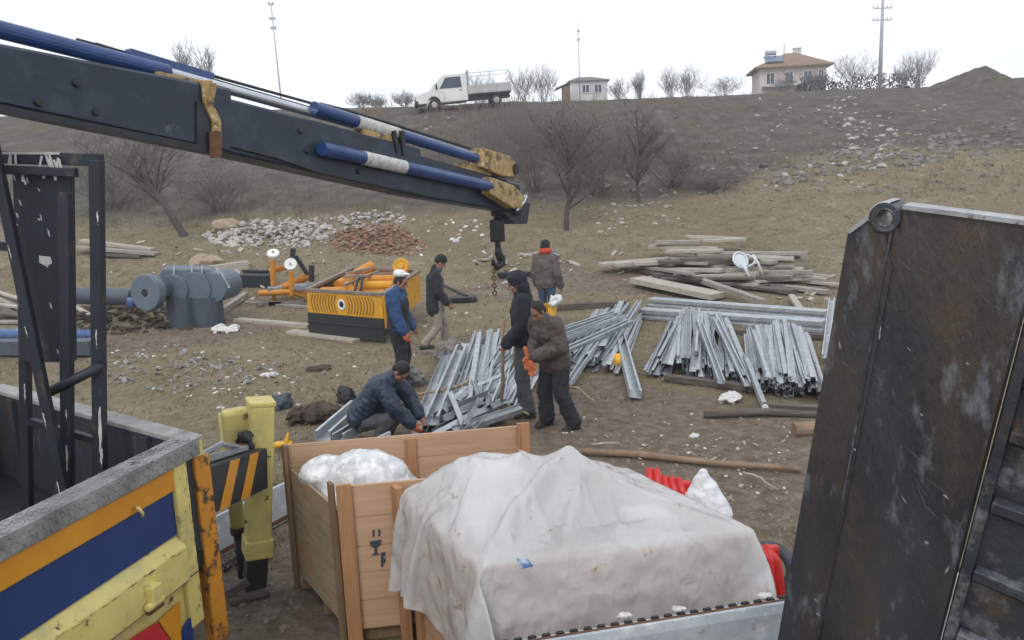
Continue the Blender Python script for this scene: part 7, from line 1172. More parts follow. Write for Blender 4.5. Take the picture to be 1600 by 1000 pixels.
[11,0,8,15,16,17,16,15,7,9,10,10,10,9,9,9,8,8,4,-1,-1,0,0,2,0,0,1,0,0,0,0,0,1,1,0,0,0,0,0,0,1,1,0,-1,1,0,1,0,0,0,0,1,0,0,0,1,-1,-1,0,1,1,2,2,7,8,10,7,9,-8,-4,-18,-14,-13,-15,-14,-14,-15,0,4,8,-3,1,-1,1,0,5,1,-1,1,0,0,0,0,1,0,1,1,-1,1,0,-1,0,1,-1,0,1,0,0,0,0,-1,0,0,1,0,0,0,0,0,-1,1,-1,1,-1,0,0,1,0,-1,0,0,0,0,1,0,0,0,-1,0,-1,-3,2,-1,2,-2,2,-15,6,1,-5,3,2,2,2,0,7,2,4,-7,2,-1,1,6,1,1,0,0,0,0,0,0,0,2,-1,2,-1,1,-1,0,0,0,1,-1,0,0,1,-1,0,0,1,-1,0,0,1,-1,-1,1,0,1,-1,0,1,0,-1,0,0,0,0,0,0,1,1,-1,-1,0,0,1,-3,0,0,0,-2,-13,6,-2,0,4,6,0,-1,-2,4,5,-1,-7,7,-2,2,2,-2,7,1,0,0,0,0,1,0,0,0,1,0,1,-1,0,1,-1,1,-1,0,0,1,0,-1,0,1,-1,0,0,1,-1,0,0,0,0,0,0,1,-1,0,1,0,0,0,1,0,-1,-1,-1,1,1,-1,0,-1,0,-1,0,0,-18,5,6,2,1,5,-8,-1,4,0,7,2,-5,7,-1,-1,-1,0,1,-1,7,0,0,1,1,-1,0,1,0,2,-1,0,0,1,-1,1,-1,0,0,1,-1,-1,2,0,-1,1,-1,1,-1,1,-1,0,0,1,-1,1,-1,0,1,-1,0,0,0,-1,0,1,0,2,0,-2,0,0,-2,1,-1,-8,-10,13,7,-4,0,0,-1,1,0,-2,1,9,-4,4,1,-2,2,0,-2,0,1,-1,6,2,0,0,0,0,0,1,1,1,-1,0,0,1,-1,0,1,0,-2,1,0,0,0,0,0,1,-1,1,-1,1,0,0,-1,1,-1,0,1,-1,0,0,1,-1,0,1,-1,1,-1,0,1,0,-1,1,-1,-4,4,2,-2,-3,0,0,-1,-1,0,2,-2,1,9,0,1,-3,1,1,0,0,0,-1,1,0,5,1,0,1,1,-1,1,1,0,0,1,-1,0,0,1,-1,0,1,-1,1,-1,0,1,-1,0,1,-1,0,0,0,0,1,-1,0,1,-1,0,1,0,-1,1,0,0,0,-1,0,0,0,1,-1,1,-1,-2,1,0,-2,0,-1,0,1,-2,1,-1,0,2,10,0,0,0,-2,-1,1,1,0,0,-1,1,0,6,1,0,0,1,-1,3,-1,0,0,2,-2,1,-1,0,0,0,0,0,0,1,-1,0,1,-1,1,-1,1,-1,0,0,0,1,-1,0,0,0,0,0,1,1,-1,0,-1,1,0,0,-1,1,0,-1,-1,-1,2,-2,-1,-1,0,-1,1,0,-1,1,-3,9,1,-1,1,-3,1,0,0,1,0,0,-1,1,0,6,1,0,0,1,0,1,1,0,-2,2,-1,0,0,0,1,-1,0,1,-1,1,0,-1,0,0,1,-1,1,1,-1,0,-1,0,1,0,0,0,0,-1,0,0,0,1,-1,0,0,1,-1,-1,2,-1,-2,0,-1,-1,1,-1,0,0,0,0,-2,1,7,3,-1,-7,7,-4,1,1,0,1,1,0,-1,0,1,6,1,0,1,1,1,-1,0,0,0,0,0,1,0,-1,1,-1,0,1,-1,0,1,0,-1,0,1,0,-1,0,0,0,1,-1,1,-1,0,1,0,-1,0,0,0,0,0,0,0,0,0,-1,2,-2,0,-3,0,-1,-3,5,-1,-1,0,0,1,7,0,0,-2,2,0,-1,0,1,0,1,0,0,1,-1,0,7,2,-1,1,2,0,-1,1,-1,1,0,0,0,0,0,0,-1,0,-1,1,-1,1,0,1,-1,0,0,0,0,1,-1,1,-1,0,1,-1,0,0,1,0,0,0,0,0,-1,0,0,0,-1,1,-3,-1,-1,-3,7,-5,1,0,-2,2,2,0,1,5,1,-2,1,0,1,-1,1,-1,1,1,0,0,1,0,5,2,0,2,0,0,0,1,-1,0,0,0,0,0,0,1,-1,1,-1,1,-1,1,-1,0,1,0,0,0,-1,1,-1,0,1,-1,0,1,0,-1,0,0,0,0,0,0,0,0,1,-2,1,-3,-3,-1,2,-5,3,1,-1,2,1,-9,1,0,0,11,-11,4,1,0,0,0,0,1,0,0,1,0,-1,2,6,0,3,0,-1,1,0,0,1,-1,0,0,0,0,0,1,-1,1,-1,1,0,0,0,-1,0,0,0,1,-1,1,0,-1,0,0,0,0,0,1,0,0,0,-1,1,-1,1,-1,0,0,-6,0,-1,1,3,-1,-1,-1,-4,-8,0,0,-1,-1,-6,11,-1,0,1,1,0,1,0,1,0,1,0,1,0,1,7,0,2,2,-1,0,-1,0,0,0,-1,1,1,0,-2,2,-1,0,0,-1,1,0,0,0,1,0,-1,0,0,1,-1,0,1,-1,0,1,-1,0,1,-1,1,0,1,-2,-1,2,-3,-8,5,-1,-5,3,-1,-8,0,-3,0,0,2,-1,-2,3,2,-2,0,0,1,0,1,0,0,1,0,0,1,0,1,3,6,2,0,0,0,0,0,0,0,2,-1,-1,-1,2,-1,0,1,-1,1,-1,0,1,0,-1,0,0,1,-1,0,1,-1,0,0,1,-1,0,0,-1,1,0,0,0,1,0,-1,-11,9,-6,-3,0,1,-7,0,-4,1,1,0,4,2,2,0,-8,3,0,-1,0,0,-1,1,0,1,0,0,0,1,-1,1,5,11,-1,0,-1,1,0,0,0,-1,1,0,0,0,0,0,-1,0,0,0,0,-1,1,0,0,0,-1,0,-1,0,2,-1,2,-1,0,0,1,0,-1,0,0,1,-1,1,0,-1,-11,-3,2,1,-6,0,0,0,0,-2,0,-5,-1,0,4,8,0,-2,0,-1,0,0,0,0,-1,0,2,0,0,1,-1,1,5,4,-2,1,1,-1,0,-1,1,-1,0,0,-2,0,0,1,0,-1,0,1,0,-2,0,0,0,1,-1,0,1,-1,0,-2,-2,3,1,-5,3,0,-1,0,-1,2,-1,2,0,-3,1,3,0,-7,-1,1,0,0,1,0,-1,2,1,-1,0,0,3,0,-1,0,1,-1,1,0,0,0,0,0,0,0,0,-1,-2,-1,0,-2,0,1,1,-1,1,-2,0,1,0,0,-1,0,1,0,1,-2,1,1,-2,0,5,-5,0,-1,1,5,-3,4,-5,0,4,-6,0,4,-1,3,-6,1,-1,6,2,-2,-1,-3,2,2,-1,0,-1,0,0,3,-1,0,1,1,0,-1,0,0,1,-1,0,0,0,0,0,0,0,1,0,-1,-2,-2,6,-4,0,4,-3,-2,-1,0,3,-2,1,-1,0,3,-2,-1,2,-5,2,2,-3,2,0,-6,8,-1,0,-2,-1,1,-1,3,-5,2,6,-2,-4,4,-7,7,-2,0,3,2,1,-3,1,-1,-1,0,0,0,-1,-1,4,0,-1,1,-1,0,0,0,1,-1,0,0,0,1,0,0,0,0,-1,0,0,-2,-2,-1,12,-5,-7,3,1,1,-1,-2,5,-4,1,0,-5,8,-4,-2,3,0,-3,4,-3,0,2,-4,4,1,-2,-4,3,-3,-1,6,0,-1,2,0,-6,8,-6,2,0,-1,-1,1,0,0,1,-1,0,-1,1,1,0,3,0,1,-1,0,0,1,0,0,1,-1,0,0,-1,1,-1,0,1,0,0,0,-4,2,5,-13,17,-4,-5,3,-3,0,0,-1,0,0,0,-1,-6,8,-1,-1,-1,2,-4,3,1,0,-1,-3,3,2,-1,-3,2,3,-3,-4,-2,2,2,7,-10,5,2,0,-2,1,-2,1,0,0,0,0,0,-1,1,1,4,0,-1,0,1,0,-1,1,0,-1,2,-1,0,0,-1,0,1,-1,1,0,-1,-4,9,-1,-1,-8,14,-5,-6,3,-4,3,-3,4,-2,0,3,-1,-4,2,-2,1,-1,2,0,-1,-2,5,0,-6,-1,1,3,1,-4,0,3,6,-5,3,-8,3,2,-5,5,-2,1,0,-4,3,-2,1,2,0,0,-2,1,3,0,1,0,-1,0,1,-1,0,1,-1,1,-1,1,0,0,-1,1,-1,-2,-1,9,-1,-1,0,-4,-4,14,-6,-3,2,0,-1,-2,4,-4,-1,4,-3,-1,1,-1,-2,-2,2,1,0,0,-1,-2,3,0,0,-3,6,-2,4,-8,8,-7,-1,6,-4,1,-1,0,1,-1,2,-4,1,1,-1,1,1,0,-2,4,0,-1,1,0,0,-1,0,1,-1,0,1,0,-1,0,1,1,-1,0,3,-1,-4,-3,6,2,-1,-1,-1,8,-7,0,1,0,-1,1,-1,4,-5,-2,1,1,-1,0,2,-3,-1,0,-2,1,3,-1,0,-2,2,1,1,-2,4,-6,-4,6,0,-2,0,0,1,-2,2,0,0,0,-1,1,-1,1,-1,1,4,0,0,-1,0,1,0,0,-1,1,0,-2,1,1,0,-1,0,0,1,-3,3,-3,3,1,1,4,-6,1,3,5,-7,-4,5,-1,-2,2,0,-5,3,3,-3,0,0,-1,2,-3,-2,2,0,0,-1,-1,4,-1,-3,7,-3,-1,-4,9,-4,-2,-1,-1,0,0,3,-1,-1,1,-1,0,-2,2,-2,2,-1,3,0,1,0,0,-1,0,1,0,-1,0,1,0,-1,0,1,-1,0,-1,3,-2,3,-2,1,3,-6,3,0,3,-3,6,-6,-1,5,-5,2,0,-1,1,0,0,-2,-1,1,1,-3,3,-2,-1,-1,1,-3,0,6,2,-2,0,-7,10,-7,3,-4,-2,2,1,-1,1,-1,1,0,0,0,0,-2,2,-1,0,4,0,-1,1,0,0,0,-1,0,1,0,-1,0,0,1,-1,1,0,0,-1,-5,4,3,0,2,2,-4,0,1,6,-5,2,-4,1,4,-4,0,1,-2,-4,4,3,3,-3,-9,6,0,-1,-1,0,-4,4,3,1,-5,1,-3,8,-9,4,-1,-2,-2,2,-2,2,0,2,-1,0,0,0,0,1,-2,1,0,4,0,0,-1,0,1,0,0,0,-1,0,2,-1,0,0,0,-1,0,1,-5,7,-6,4,1,3,1,0,-4,1,3,2,-2,-1,-4,4,0,-2,1,2,-3,1,2,-3,-6,6,2,-3,-2,-2,3,4,3,-2,-7,0,-1,5,-8,5,2,-4,-2,1,5,-5,0,2,-1,0,0,0,0,0,0,0,-1,1,3,1,1,-1,0,0,0,0,0,0,0,0,0,0,-1,0,1,0,-1,1,-6,9,-2,1,1,2,1,-2,-4,4,2,-1,-2,2,-4,4,-3,3,-2,2,-1,-4,-5,9,2,-5,-2,0,4,-3,3,-1,-2,-2,1,-1,-5,4,5,-5,0,1,-2,-5,3,3,0,0,0,0,0,0,0,-1,1,0,0,5,-1,-1,2,-1,0,0,0,0,0,0,-1,0,1,0,0,-1,1,0,-2,-4,-2,9,-2,2,3,3,-3,-1,-4,7,0,0,-4,2,1,0,-1,3,-3,-5,-2,8,1,-7,3,3,-3,-1,2,-2,0,-5,3,-2,-1,0,7,-8,2,-5,-2,9,-4,1,5,-5,1,0,-1,1,-1,1,0,0,0,0,4,0,0,-1,1,0,0,0,0,0,0,0,0,-1,1,0,0,-1,1,-2,-1,-4,0,4,2,4,2,0,-1,-1,2,1,5,-3,-4,1,0,2,-2,-3,1,3,1,-6,6,-2,-2,-2,1,-1,1,-5,2,1,0,-4,4,-2,2,-6,-3,2,2,4,-1,-2,1,-1,0,1,0,0,0,0,0,0,-1,4,0,0,0,0,-1,0,1,0,0,0,0,0,0,0,0,0,0,-1,-2,2,-2,-5,2,2,5,3,3,-2,0,-2,2,3,2,-4,-2,1,0,-1,-2,2,4,-5,3,-5,0,-3,5,-2,2,-5,2,1,-2,-3,6,0,-6,0,-7,4,4,1,4,-2,-8,5,0,1,-1,0,0,0,-1,0,1,0,4,0,0,0,0,0,0,-1,0,0,0,1,1,0,-1,0,0,0,-1,2,-1,0,-4,-3,7,0,3,4,-1,-1,-1,2,-1,3,-2,-2,2,0,-2,1,4,-4,1,-4,0,-3,4,0,0,-3,1,1,0,-3,0,-1,-1,6,-12,4,4,2,-2,-5,0,4,0,-1,0,1,-1,0,0,1,-1,0,0,4,0,0,0,0,0,0,0,0,-1,0,0,0,1,0,0,0,0,-1,-5,2,4,2,-7,-2,7,-2,6,3,-2,-1,2,-3,2,1,0,0,-1,-1,5,-2,-2,-2,4,0,-2,-2,0,0,-2,1,0,-1,-2,2,1,4,-15,2,3,2,-1,-2,-2,-2,7,-1,0,-1,1,0,0,-1,1,1,-1,0,5,-1,1,0,0,-1,0,0,0,1,0,0,-1,0,0,-1,1,0,-2,-1,2,-1,0,2,-6,-2,14,-8,9,1,-1,-2,1,0,2,-2,0,0,0,2,-2,-1,1,-4,-1,2,0,0,-1,2,-2,-1,-2,3,4,1,-13,-1,2,2,2,3,-2,-6,6,-8,5,0,1,-2,1,0,1,-2,1,0,0,6,-1,-1,0,0,1,0,0,0,0,0,-1,0,-1,1,1,-2,-1,1,-1,-3,-3,0,2,3,-3,-2,18,-11,8,-1,0,1,-4,6,-1,-3,0,4,-1,-3,0,-2,-1,2,2,0,-4,2,-2,2,-3,1,4,1,-15,0,4,2,4,3,-6,-8,6,-2,3,-1,0,-1,1,0,0,0,0,-1,1,1,6,0,-1,-1,-1,1,-1,0,0,0,0,-1,1,0,0,0,2,-2,-3,7,3,2,1,-3,-3,-3,-4,-5,21,-10,1,3,0,0,-1,4,1,2,-2,-4,0,-1,-1,3,0,0,-1,-2,0,0,-3,2,1,4,-14,1,1,2,3,3,-8,-6,6,-1,-3,2,3,0,1,-1,0,0,0,1,-1,0,0,6,1,-4,0,1,-1,1,0,0,0,0,0,0,0,-2,0,-2,2,3,4,2,2,0,0,0,0,-1,-2,-13,20,-1,-3,-2,-1,-2,0,-1,1,-2,5,-2,0,1,-4,1,-3,1,5,-3,1,1,0,2,-7,-1,-2,2,5,1,-13,-1,2,2,3,-2,0,1,1,-1,0,0,0,0,1,0,0,-1,-4,1,6,1,0,0,0,0,0,0,-1,1,-2,0,1,0,0,0,1,-1,-3,-3,1,2,-2,0,1,3,1,1,3,3,0,4,0,1,2,-3,0,-6,1,0,-1,3,-5,4,-1,-1,-1,1,2,-1,-2,-11,2,7,2,0,-9,4,-1,4,-2,-1,-3,2,-1,1,0,0,0,0,0,-1,1,0,0,-2,1,-3,1,0,0,0,0,1,0,2,-1,1,1,0,0,1,0,0,-4,0,0,-3,1,6,3,1,-5,6,-6,-2,0,1,0,2,2,1,3,-1,4,0,0,0,-1,2,-5,1,1,-1,3,-1,-1,-12,6,4,0,3,-10,7,1,-1,-8,3,-6,8,-3,-1,1,1,0,0,0,-1,0,0,1,0,0,-1,3,-4,1,0,1,0,-2,1,-1,1,0,-1,0,2,0,-4,0,8,0,0,-1,-4,-2,0,2,5,-2,-2,0,0,0,0,0,-1,0,-2,3,0,8,3,1,0,-1,0,-1,-1,2,-6,1,-8,9,5,0,0,-10,3,-5,-4,0,6,-4,2,-2,1,2,1,-1,1,-1,0,-1,1,1,-2,1,-1,1,-1,2,-1,0,0,0,-1,-1,1,0,0,1,1,-2,1,4,-8,-1,1,1,3,3,-4,0,1,-2,3,-1,0,0,0,0,0,0,-1,2,5,-2,-3,3,4,2,2,0,-3,-1,1,1,-6,10,-1,-6,-4,-7,-1,-1,3,2,2,5,0,-3,-1,-2,0,1,0,0,0,0,2,0,-1,0,-1,-1,0,1,0,-1,0,0,0,3,1,-1,1,0,-1,0,0,0,-2,-3,-3,0,1,0,1,4,1,2,0,-1,-2,0,0,0,0,0,0,1,-1,-1,8,0,-3,-1,1,2,4,3,-2,2,3,0,-9,-6,-4,-1,2,2,1,-1,2,0,-1,-4,4,-2,0,2,0,0,-1,3,0,-1,-1,0,0,3,-1,0,-1,2,1,1,-1,1,-2,0,1,0,1,1,-1,-4,-3,1,13,0,0,0,-1,-1,-1,-4,-1,-4,3,1,-1,0,0,0,0,0,0,-1,0,-9,-4,7,3,2,2,2,3,7,-2,-1,-5,-5,2,3,3,-3,1,1,-4,0,1,-5,2,-3,2,1,1,0,0,2,-2,0,1,-1,1,2,-2,0,0,0,0,1,0,0,0,1,0,-1,0,-3,-1,1,4,2,1,-3,-3,-2,-2,0,1,2,4,0,-2,1,1,-2,0,1,-1,0,0,0,-4,-5,1,0,-6,-2,3,-2,1,0,-1,10,2,2,8,0,-1,0,3,-4,-3,4,-4,-3,1,5,5,-1,-3,-5,0,0,0,-1,1,-1,3,1,-2,0,1,-1,2,0,-1,0,0,0,0,-4,0,-1,2,0,0,0,1,1,-5,-1,2,3,4,2,1,-2,-13,8,-12,6,4,3,-3,5,0,-2,0,-2,-2,4,0,-5,-3,-8,4,-4,-1,3,-2,2,7,3,2,4,1,2,3,-3,-2,2,-1,-3,-4,-1,3,2,0,0,0,-1,0,0,6,-1,-2,0,0,0,0,-1,-2,0,0,0,1,-2,2,1,0,2,0,0,0,0,-9,4,5,3,3,-1,-2,-4,-10,9,-7,7,-16,1,5,5,-5,2,-4,1,8,2,-5,-4,-3,2,2,-5,4,-3,4,-8,-1,2,7,-3,3,5,5,3,7,1,0,-1,-4,-4,-4,-3,0,5,1,-1,0,0,8,-5,0,0,0,0,-3,0,0,1,1,-1,1,-1,-2,2,-1,1,-1,0,0,0,0,9,3,0,-1,-5,-3,-3,-8,5,1,3,-14,6,1,-6,6,1,-7,7,-1,-3,-1,-3,3,0,-4,3,7,-4,-1,2,2,-6,1,-3,10,-9,-1,4,6,3,4,3,3,2,0,-5,-6,-1,3,1,1,-1,7,-8,0,3,0,1,0,-2,1,-1,1,-1,0,0,0,1,-1,1,0,0,1,-1,1,0,0,-4,-1,-3,1,2,-4,-1,7,-1,-9,-1,-4,0,5,1,-2,0,5,-6,1,0,1,-1,5,0,0,-2,-1,0,2,-7,4,-2,3,-3,11,-6,-5,-1,4,2,3,3,5,3,3,-2,-5,-1,1,0,6,-6,1,5,-2,-1,1,1,-2,-1,1,-1,1,0,-1,0,2,1,-1,0,0,-1,1,-1,-1,-8,1,2,5,1,-10,-2,12,-1,-12,2,1,-3,1,5,-6,-2,4,1,-4,-2,1,5,4,-1,-2,-7,-1,1,10,-2,5,-8,0,2,-2,-2,9,-4,-3,-3,1,2,3,3,4,2,3,-1,1,0,3,-5,5,0,-4,0,6,-1,0,-3,1,-1,1,-1,0,1,-1,2,0,0,-1,-1,0,0,-1,-6,7,3,-1,-2,-10,0,10,1,-9,-1,-1,-1,-2,3,1,-2,-2,6,-3,-3,-2,4,1,-1,-3,2,1,-4,6,4,-3,3,-2,-1,0,2,-3,-3,8,-6,-1,0,-1,2,1,2,4,3,4,-5,1,-3,2,-5,3,14,1,-4,1,-2,-3,0,1,-1,1,0,-1,0,0,-1,0,0,1,0,-1,-4,4,0,2,0,-10,2,4,4,-12,4,-2,-1,-1,0,2,0,-5,4,-5,2,8,-7,-1,2,-3,4,8,2,-3,-6,-1,-3,6,0,-2,0,3,2,-6,-1,11,-6,2,-5,-3,0,0,2,-2,0,-2,6,2,1,14,1,-11,-2,0,1,1,-2,0,0,0,-2,0,1,0,-1,1,0,1,-1,0,0,3,1,-3,-1,-7,3,2,2,-3,-6,-1,3,-5,-2,2,3,-2,10,-1,-10,-3,8,-1,-5,1,1,0,3,3,2,-6,-4,4,3,5,-5,-2,2,1,-1,-5,0,10,-10,6,1,-4,-3,-4,0,0,-1,4,9,-3,-2,1,1,4,1,-1,-1,-3,0,0,0,1,-1,-1,1,0,0,0,-1,0,-1,-1,1,0,3,0,2,-3,5,-2,-17,4,-1,-5,0,4,3,-3,0,5,-3,0,8,-8,3,-4,-3,5,0,-4,4,7,5,-10,-3,2,5,-4,-3,-1,0,8,-5,1,-6,6,-4,-4,0,0,0,0,0,1,0,3,8,-9,2,0,0,4,3,4,-2,0,0,-1,0,1,1,-2,0,-1,-1,0,-1,0,-1,0,1,-2,0,4,5,-8,-9,-1,8,-10,1,3,2,6,-8,1,-1,-2,5,2,-4,-1,3,-4,-1,5,6,1,-2,4,0,-9,-6,7,0,3,-5,-1,-3,9,-7,-2,0,0,-1,1,-1,0,0,0,0,0,3,1,5,-3,0,0,-1,1,2,-2,0,-1,1,0,0,-2,0,-1,-1,-1,-1,0,0,2,0,-2,2,-7,1,-4,0,-3,4,1,1,3,-3,3,1,-2,3,-8,-1,6,-1,-3,2,9,1,-4,-1,-1,-3,-5,6,0,9,-14,2,8,-12,0,0,0,1,1,-1,0,-1,2,-2,1,-1,1,-1,1,0,1,3,1,0,-1,1,0,-1,0,-1,-2,-1,-1,-1,-1,0,0,-1,0,1,0,1,0,-1,-1,0,-2,1,-4,-4,-1,2,3,-2,-2,3,7,0,-4,1,-2,-4,0,6,-2,8,-7,-3,3,5,-1,-7,-2,1,2,5,1,-5,-4,0,3,-2,-3,2,-3,2,3,-3,0,-1,1,-1,1,-1,1,0,0,0,4,-2,3,-1,0,0,1,-1,-6,-1,0,0,0,0,-1,0,1,0,0,1,-1,0,0,-3,-1,-1,2,-7,-1,0,3,4,-7,8,-8,2,2,2,1,-1,-5,8,-3,-3,6,5,-12,0,0,-3,-2,2,6,1,2,-4,12,-14,-2,1,1,-1,-1,0,0,1,0,-1,1,0,0,-1,1,0,2,-2,0,0,5,-2,2,0,0,-1,1,-9,1,0,0,0,0,1,0,0,0,1,-1,0,-1,-4,2,0,-1,-5,-3,1,0,6,-3,-2,-1,8,-7,2,-4,6,2,9,3,-12,-5,-2,11,-2,-9,0,3,4,-3,4,-7,-1,0,1,8,-7,0,-2,5,-2,-2,0,-1,1,1,-2,0,1,0,-1,2,0,0,-1,-1,4,0,1,0,0,1,-1,-8,1,0,0,0,0,0,0,0,0,0,0,-2,-4,2,1,-2,0,-4,-2,0,2,-1,1,-1,-1,0,3,-2,0,7,-2,3,1,8,-16,-3,1,11,3,-6,-6,1,2,-4,-2,0,1,0,1,13,-13,0,0,1,1,-3,0,0,0,1,0,-1,0,1,-1,-1,1,0,1,0,4,-1,1,1,-1,1,-7,-1,0,1,0,0,0,1,-1,1,-1,-4,-3,4,0,-2,0,-1,-2,-3,1,0,0,0,1,-2,0,1,2,2,0,-4,-1,1,3,3,0,-6,-1,2,0,2,-3,3,-4,-1,1,0,0,3,1,10,-13,-1,0,0,1,0,0,0,0,-1,0,1,-1,0,0,0,0,0,1,3,1,0,-1,2,0,-7,0,0,0,0,0,0,-1,2,-3,-4,0,4,-3,-1,0,0,-4,-1,0,2,-1,0,0,-1,2,-1,0,2,5,-7,1,-2,-1,4,3,-6,1,-1,0,3,3,-2,-4,0,0,0,-1,2,-2,3,3,9,-14,0,0,1,0,-1,0,0,1,0,-1,1,-1,0,-1,1,0,0,2,3,-1,1,0,0,-7,0,0,0,0,0,0,1,-4,-2,0,3,-3,1,-1,0,-2,-4,0,1,2,0,-1,-2,0,0,0,3,-2,0,3,-3,-2,5,-2,-1,1,-2,0,1,-1,0,1,-1,0,0,-1,0,1,0,0,0,5,6,-10,0,-1,0,1,0,0,0,0,0,-1,0,0,0,-1,1,0,1,3,1,0,-1,1]]
def build_sheet():
    # the drape of the sheet over the crate: steps of two millimetres along each axis, each relative to its neighbours
    ns, nt_ = 76, 62; n = (ns+1)*(nt_+1); ax_ = []
    for a in range(3):
        g = [0]*n
        for k in range(n):
            i, j = k % (ns+1), k//(ns+1)
            g[k] = SHEET[a][k]+(g[k-1] if i else 0)+(g[k-ns-1] if j else 0)-(g[k-ns-2] if i and j else 0)
        ax_.append(g)
    def crease(s, t, a, b, c, d, w, k):
        dx, dy = c-a, d-b; L = math.hypot(dx, dy); f = ((s-a)*dx+(t-b)*dy)/L/L; dd = abs(((s-a)*dy-(t-b)*dx)/L); over = max(0, f-1)+max(0, -f)
        return k*math.exp(-dd/w)*math.exp(-(over*4)**2)*math.sin(math.pi*min(1, max(.08, .12+.8*f)))
    CR = ((.02, .0, 1.05, .92, .034, .125), (.12, -.02, .72, .95, .028, .07), (-.04, .28, .45, .98, .025, .05), (.45, -.02, 1.08, .80, .028, .07), (.30, .30, 1.0, 1.05, .03, -.03), (.85, -.02, 1.14, .70, .03, .03), (1.05, .85, 1.52, .10, .04, .05), (1.54, .0, 1.15, .55, .035, .03), (.15, .75, .75, .72, .03, .022), (.6, .25, 1.3, .30, .05, -.035), (1.0, .9, 1.5, .8, .03, .03))
    pts = []
    for k in range(n):
        s, t, z = ax_[0][k]/500, ax_[1][k]/500, ax_[2][k]/500
        if z > .86:
            inn = sstep(-.10, .0, s)*sstep(-.08, .01, t)*sstep(1.66, 1.58, s)*sstep(1.22, 1.14, t)
            for c_ in CR: z += 1.3*inn*crease(s, t, *c_)
        else:
            q = .02*noise.noise(V((s*9, t*9, 2)))*sstep(.86, .6, z); s += q*(1 if s < 0 or s > 1.58 else 0); t += q*1.6 if t < 0 else 0
        z = ZC+(z-.93)*.93
        pts.append(NL+E1*(s*.905)+E2*(t*.925)+V((0, 0, z)))
    mb = MB()
    mb.add(pts, [(j*(ns+1)+i, j*(ns+1)+i+1, (j+1)*(ns+1)+i+1, (j+1)*(ns+1)+i) for j in range(nt_) for i in range(ns)])
    o = mb.build('plastic_sheet', 'sheet', label='dirty translucent plastic sheet draped over the pine crate in front', cat='plastic sheet', smooth=True)
    k = o.modifiers.new('sub', 'SUBSURF'); k.levels = 1; k.render_levels = 1
    tx = bpy.data.textures.new('crinkle', 'CLOUDS'); tx.noise_scale = .07; tx.noise_depth = 3
    k = o.modifiers.new('crinkle', 'DISPLACE'); k.texture = tx; k.strength = .006; k.mid_level = .5
    return o
build_sheet()
# torn label under the sheet
random.seed(2); p = PL(820, 884, NL+V((0, 0, ZC+.035)), V((0, 0, 1))); m = MB()
q = [p+E1*a+E2*b+V((0, 0, c)) for a, b, c in ((-.035, -.03, 0), (-.005, -.045, .01), (.035, -.02, .0), (.03, .03, .02), (.0, .02, .026), (-.02, .045, .02))]
m.prism(q, V((0, 0, .004))); m.build('torn_label', 'bluepl', label='torn blue and white label stuck on the plastic sheet', cat='label')

# ---------------------------------------------------------------- red ribbed plastic, white sack, ring of tyre
def ribbed(label, c, w, h, d, n, yaw_, tilt, cone=.7):
    t = thing('ribbed_panel', label, 'plastic panel', V((c.x, c.y, c.z))); Rm = Matrix.Translation(c) @ Matrix.Rotation(yaw_, 4, 'Z') @ Matrix.Rotation(tilt, 4, 'X')
    m = MB(); m.M = Rm
    for i in range(n):
        x = (i-(n-1)/2)*w/n; hh = h*(1-.10*(i/(n-1)))
        m.tube([(x, .0, .03), (x*.97, -.015, hh*.5), (x*.9-.02, .0, hh*.82), (x*.8-.06, .05, hh*(.97+.03*math.sin(i*2.1)))], [w/n*.66, w/n*.68, w/n*.64, w/n*.34], 12)
    m.build('ribs', 'redpl', t, smooth=True)
    m = MB(); m.M = Rm; m.box((0, d*.4, h*.44), (w*.9, d*.5, h*.84)); m.build('backing', 'redpl', t, bevel=.02)
c = P(1194, 905, 4.95); c.z = .0; ribbed('upright red ribbed plastic piece at the right end of the covered crate', c, .25, P(1170, 835, 4.95).z, .12, 4, R(12), R(3))
c = P(1048, 800, 6.0); ztop = P(1042, 731, 6.0).z; c.z = 0
ribbed('red ribbed plastic piece standing behind the covered crate beside the white sack', c, .36, ztop, .14, 5, R(-20), R(2))
m = MB(); p = P(1047, 782, 5.86); m.torus(p, .045, .018, (0, -1, .2), 20, 8); m.build('red_ring', 'redpl', label='small red plastic ring in front of the red ribbed piece', cat='ring', smooth=True)
def sack():
    Y = 5.9; b = P(1100, 800, Y); b.z = 0; m = MB(); zt_ = P(1092, 735, Y).z; zs = P(1092, 790, Y).z
    q = lambda px, py, dy=0: P(px, py, Y+dy)
    m.cap(V((b.x, b.y, .2)), q(1100, 812), .21, .205, 20, (1, 0, 0), 1.0)
    m.cap(q(1102, 806), q(1097, 738), .195, .035, 22, (1, 0, 0), 1.0); m.cap(q(1106, 800), q(1103, 765), .17, .10, 18)
    m.cap(q(1120, 800), q(1112, 768), .12, .07, 14); m.cap(q(1082, 800), q(1090, 748), .12, .03, 14)
    m.cap(q(1128, 806, -.08), q(1126, 786, -.08), .085, .05, 12)
    o = m.build('white_sack', 'sackw', label='white plastic sack with a gathered pointed top beside the red ribbed piece', cat='sack'); fuse(o, .012, 4, .028, .07)
sack()
c = P(1203, 888, 5.25); m = MB(); m.torus(c, .150, .042, (-.5, -.8, .25), 36, 12); m.build('rubber_tyre', 'tyreg', label='grey rubber tyre leaning behind the red ribbed piece beside the ramp', cat='tyre', smooth=True)
c = P(1196, 925, 5.2); m = MB(); m.box((c.x, c.y, c.z*.5), (.5, .3, c.z)); m.box((c.x-.06, c.y-.1, c.z+.02), (.3, .12, .08), rotz(.2)); m.build('timber_block', 'plankd', label='dark timber block under the grey tyre beside the ramp', cat='timber', bevel=.01)

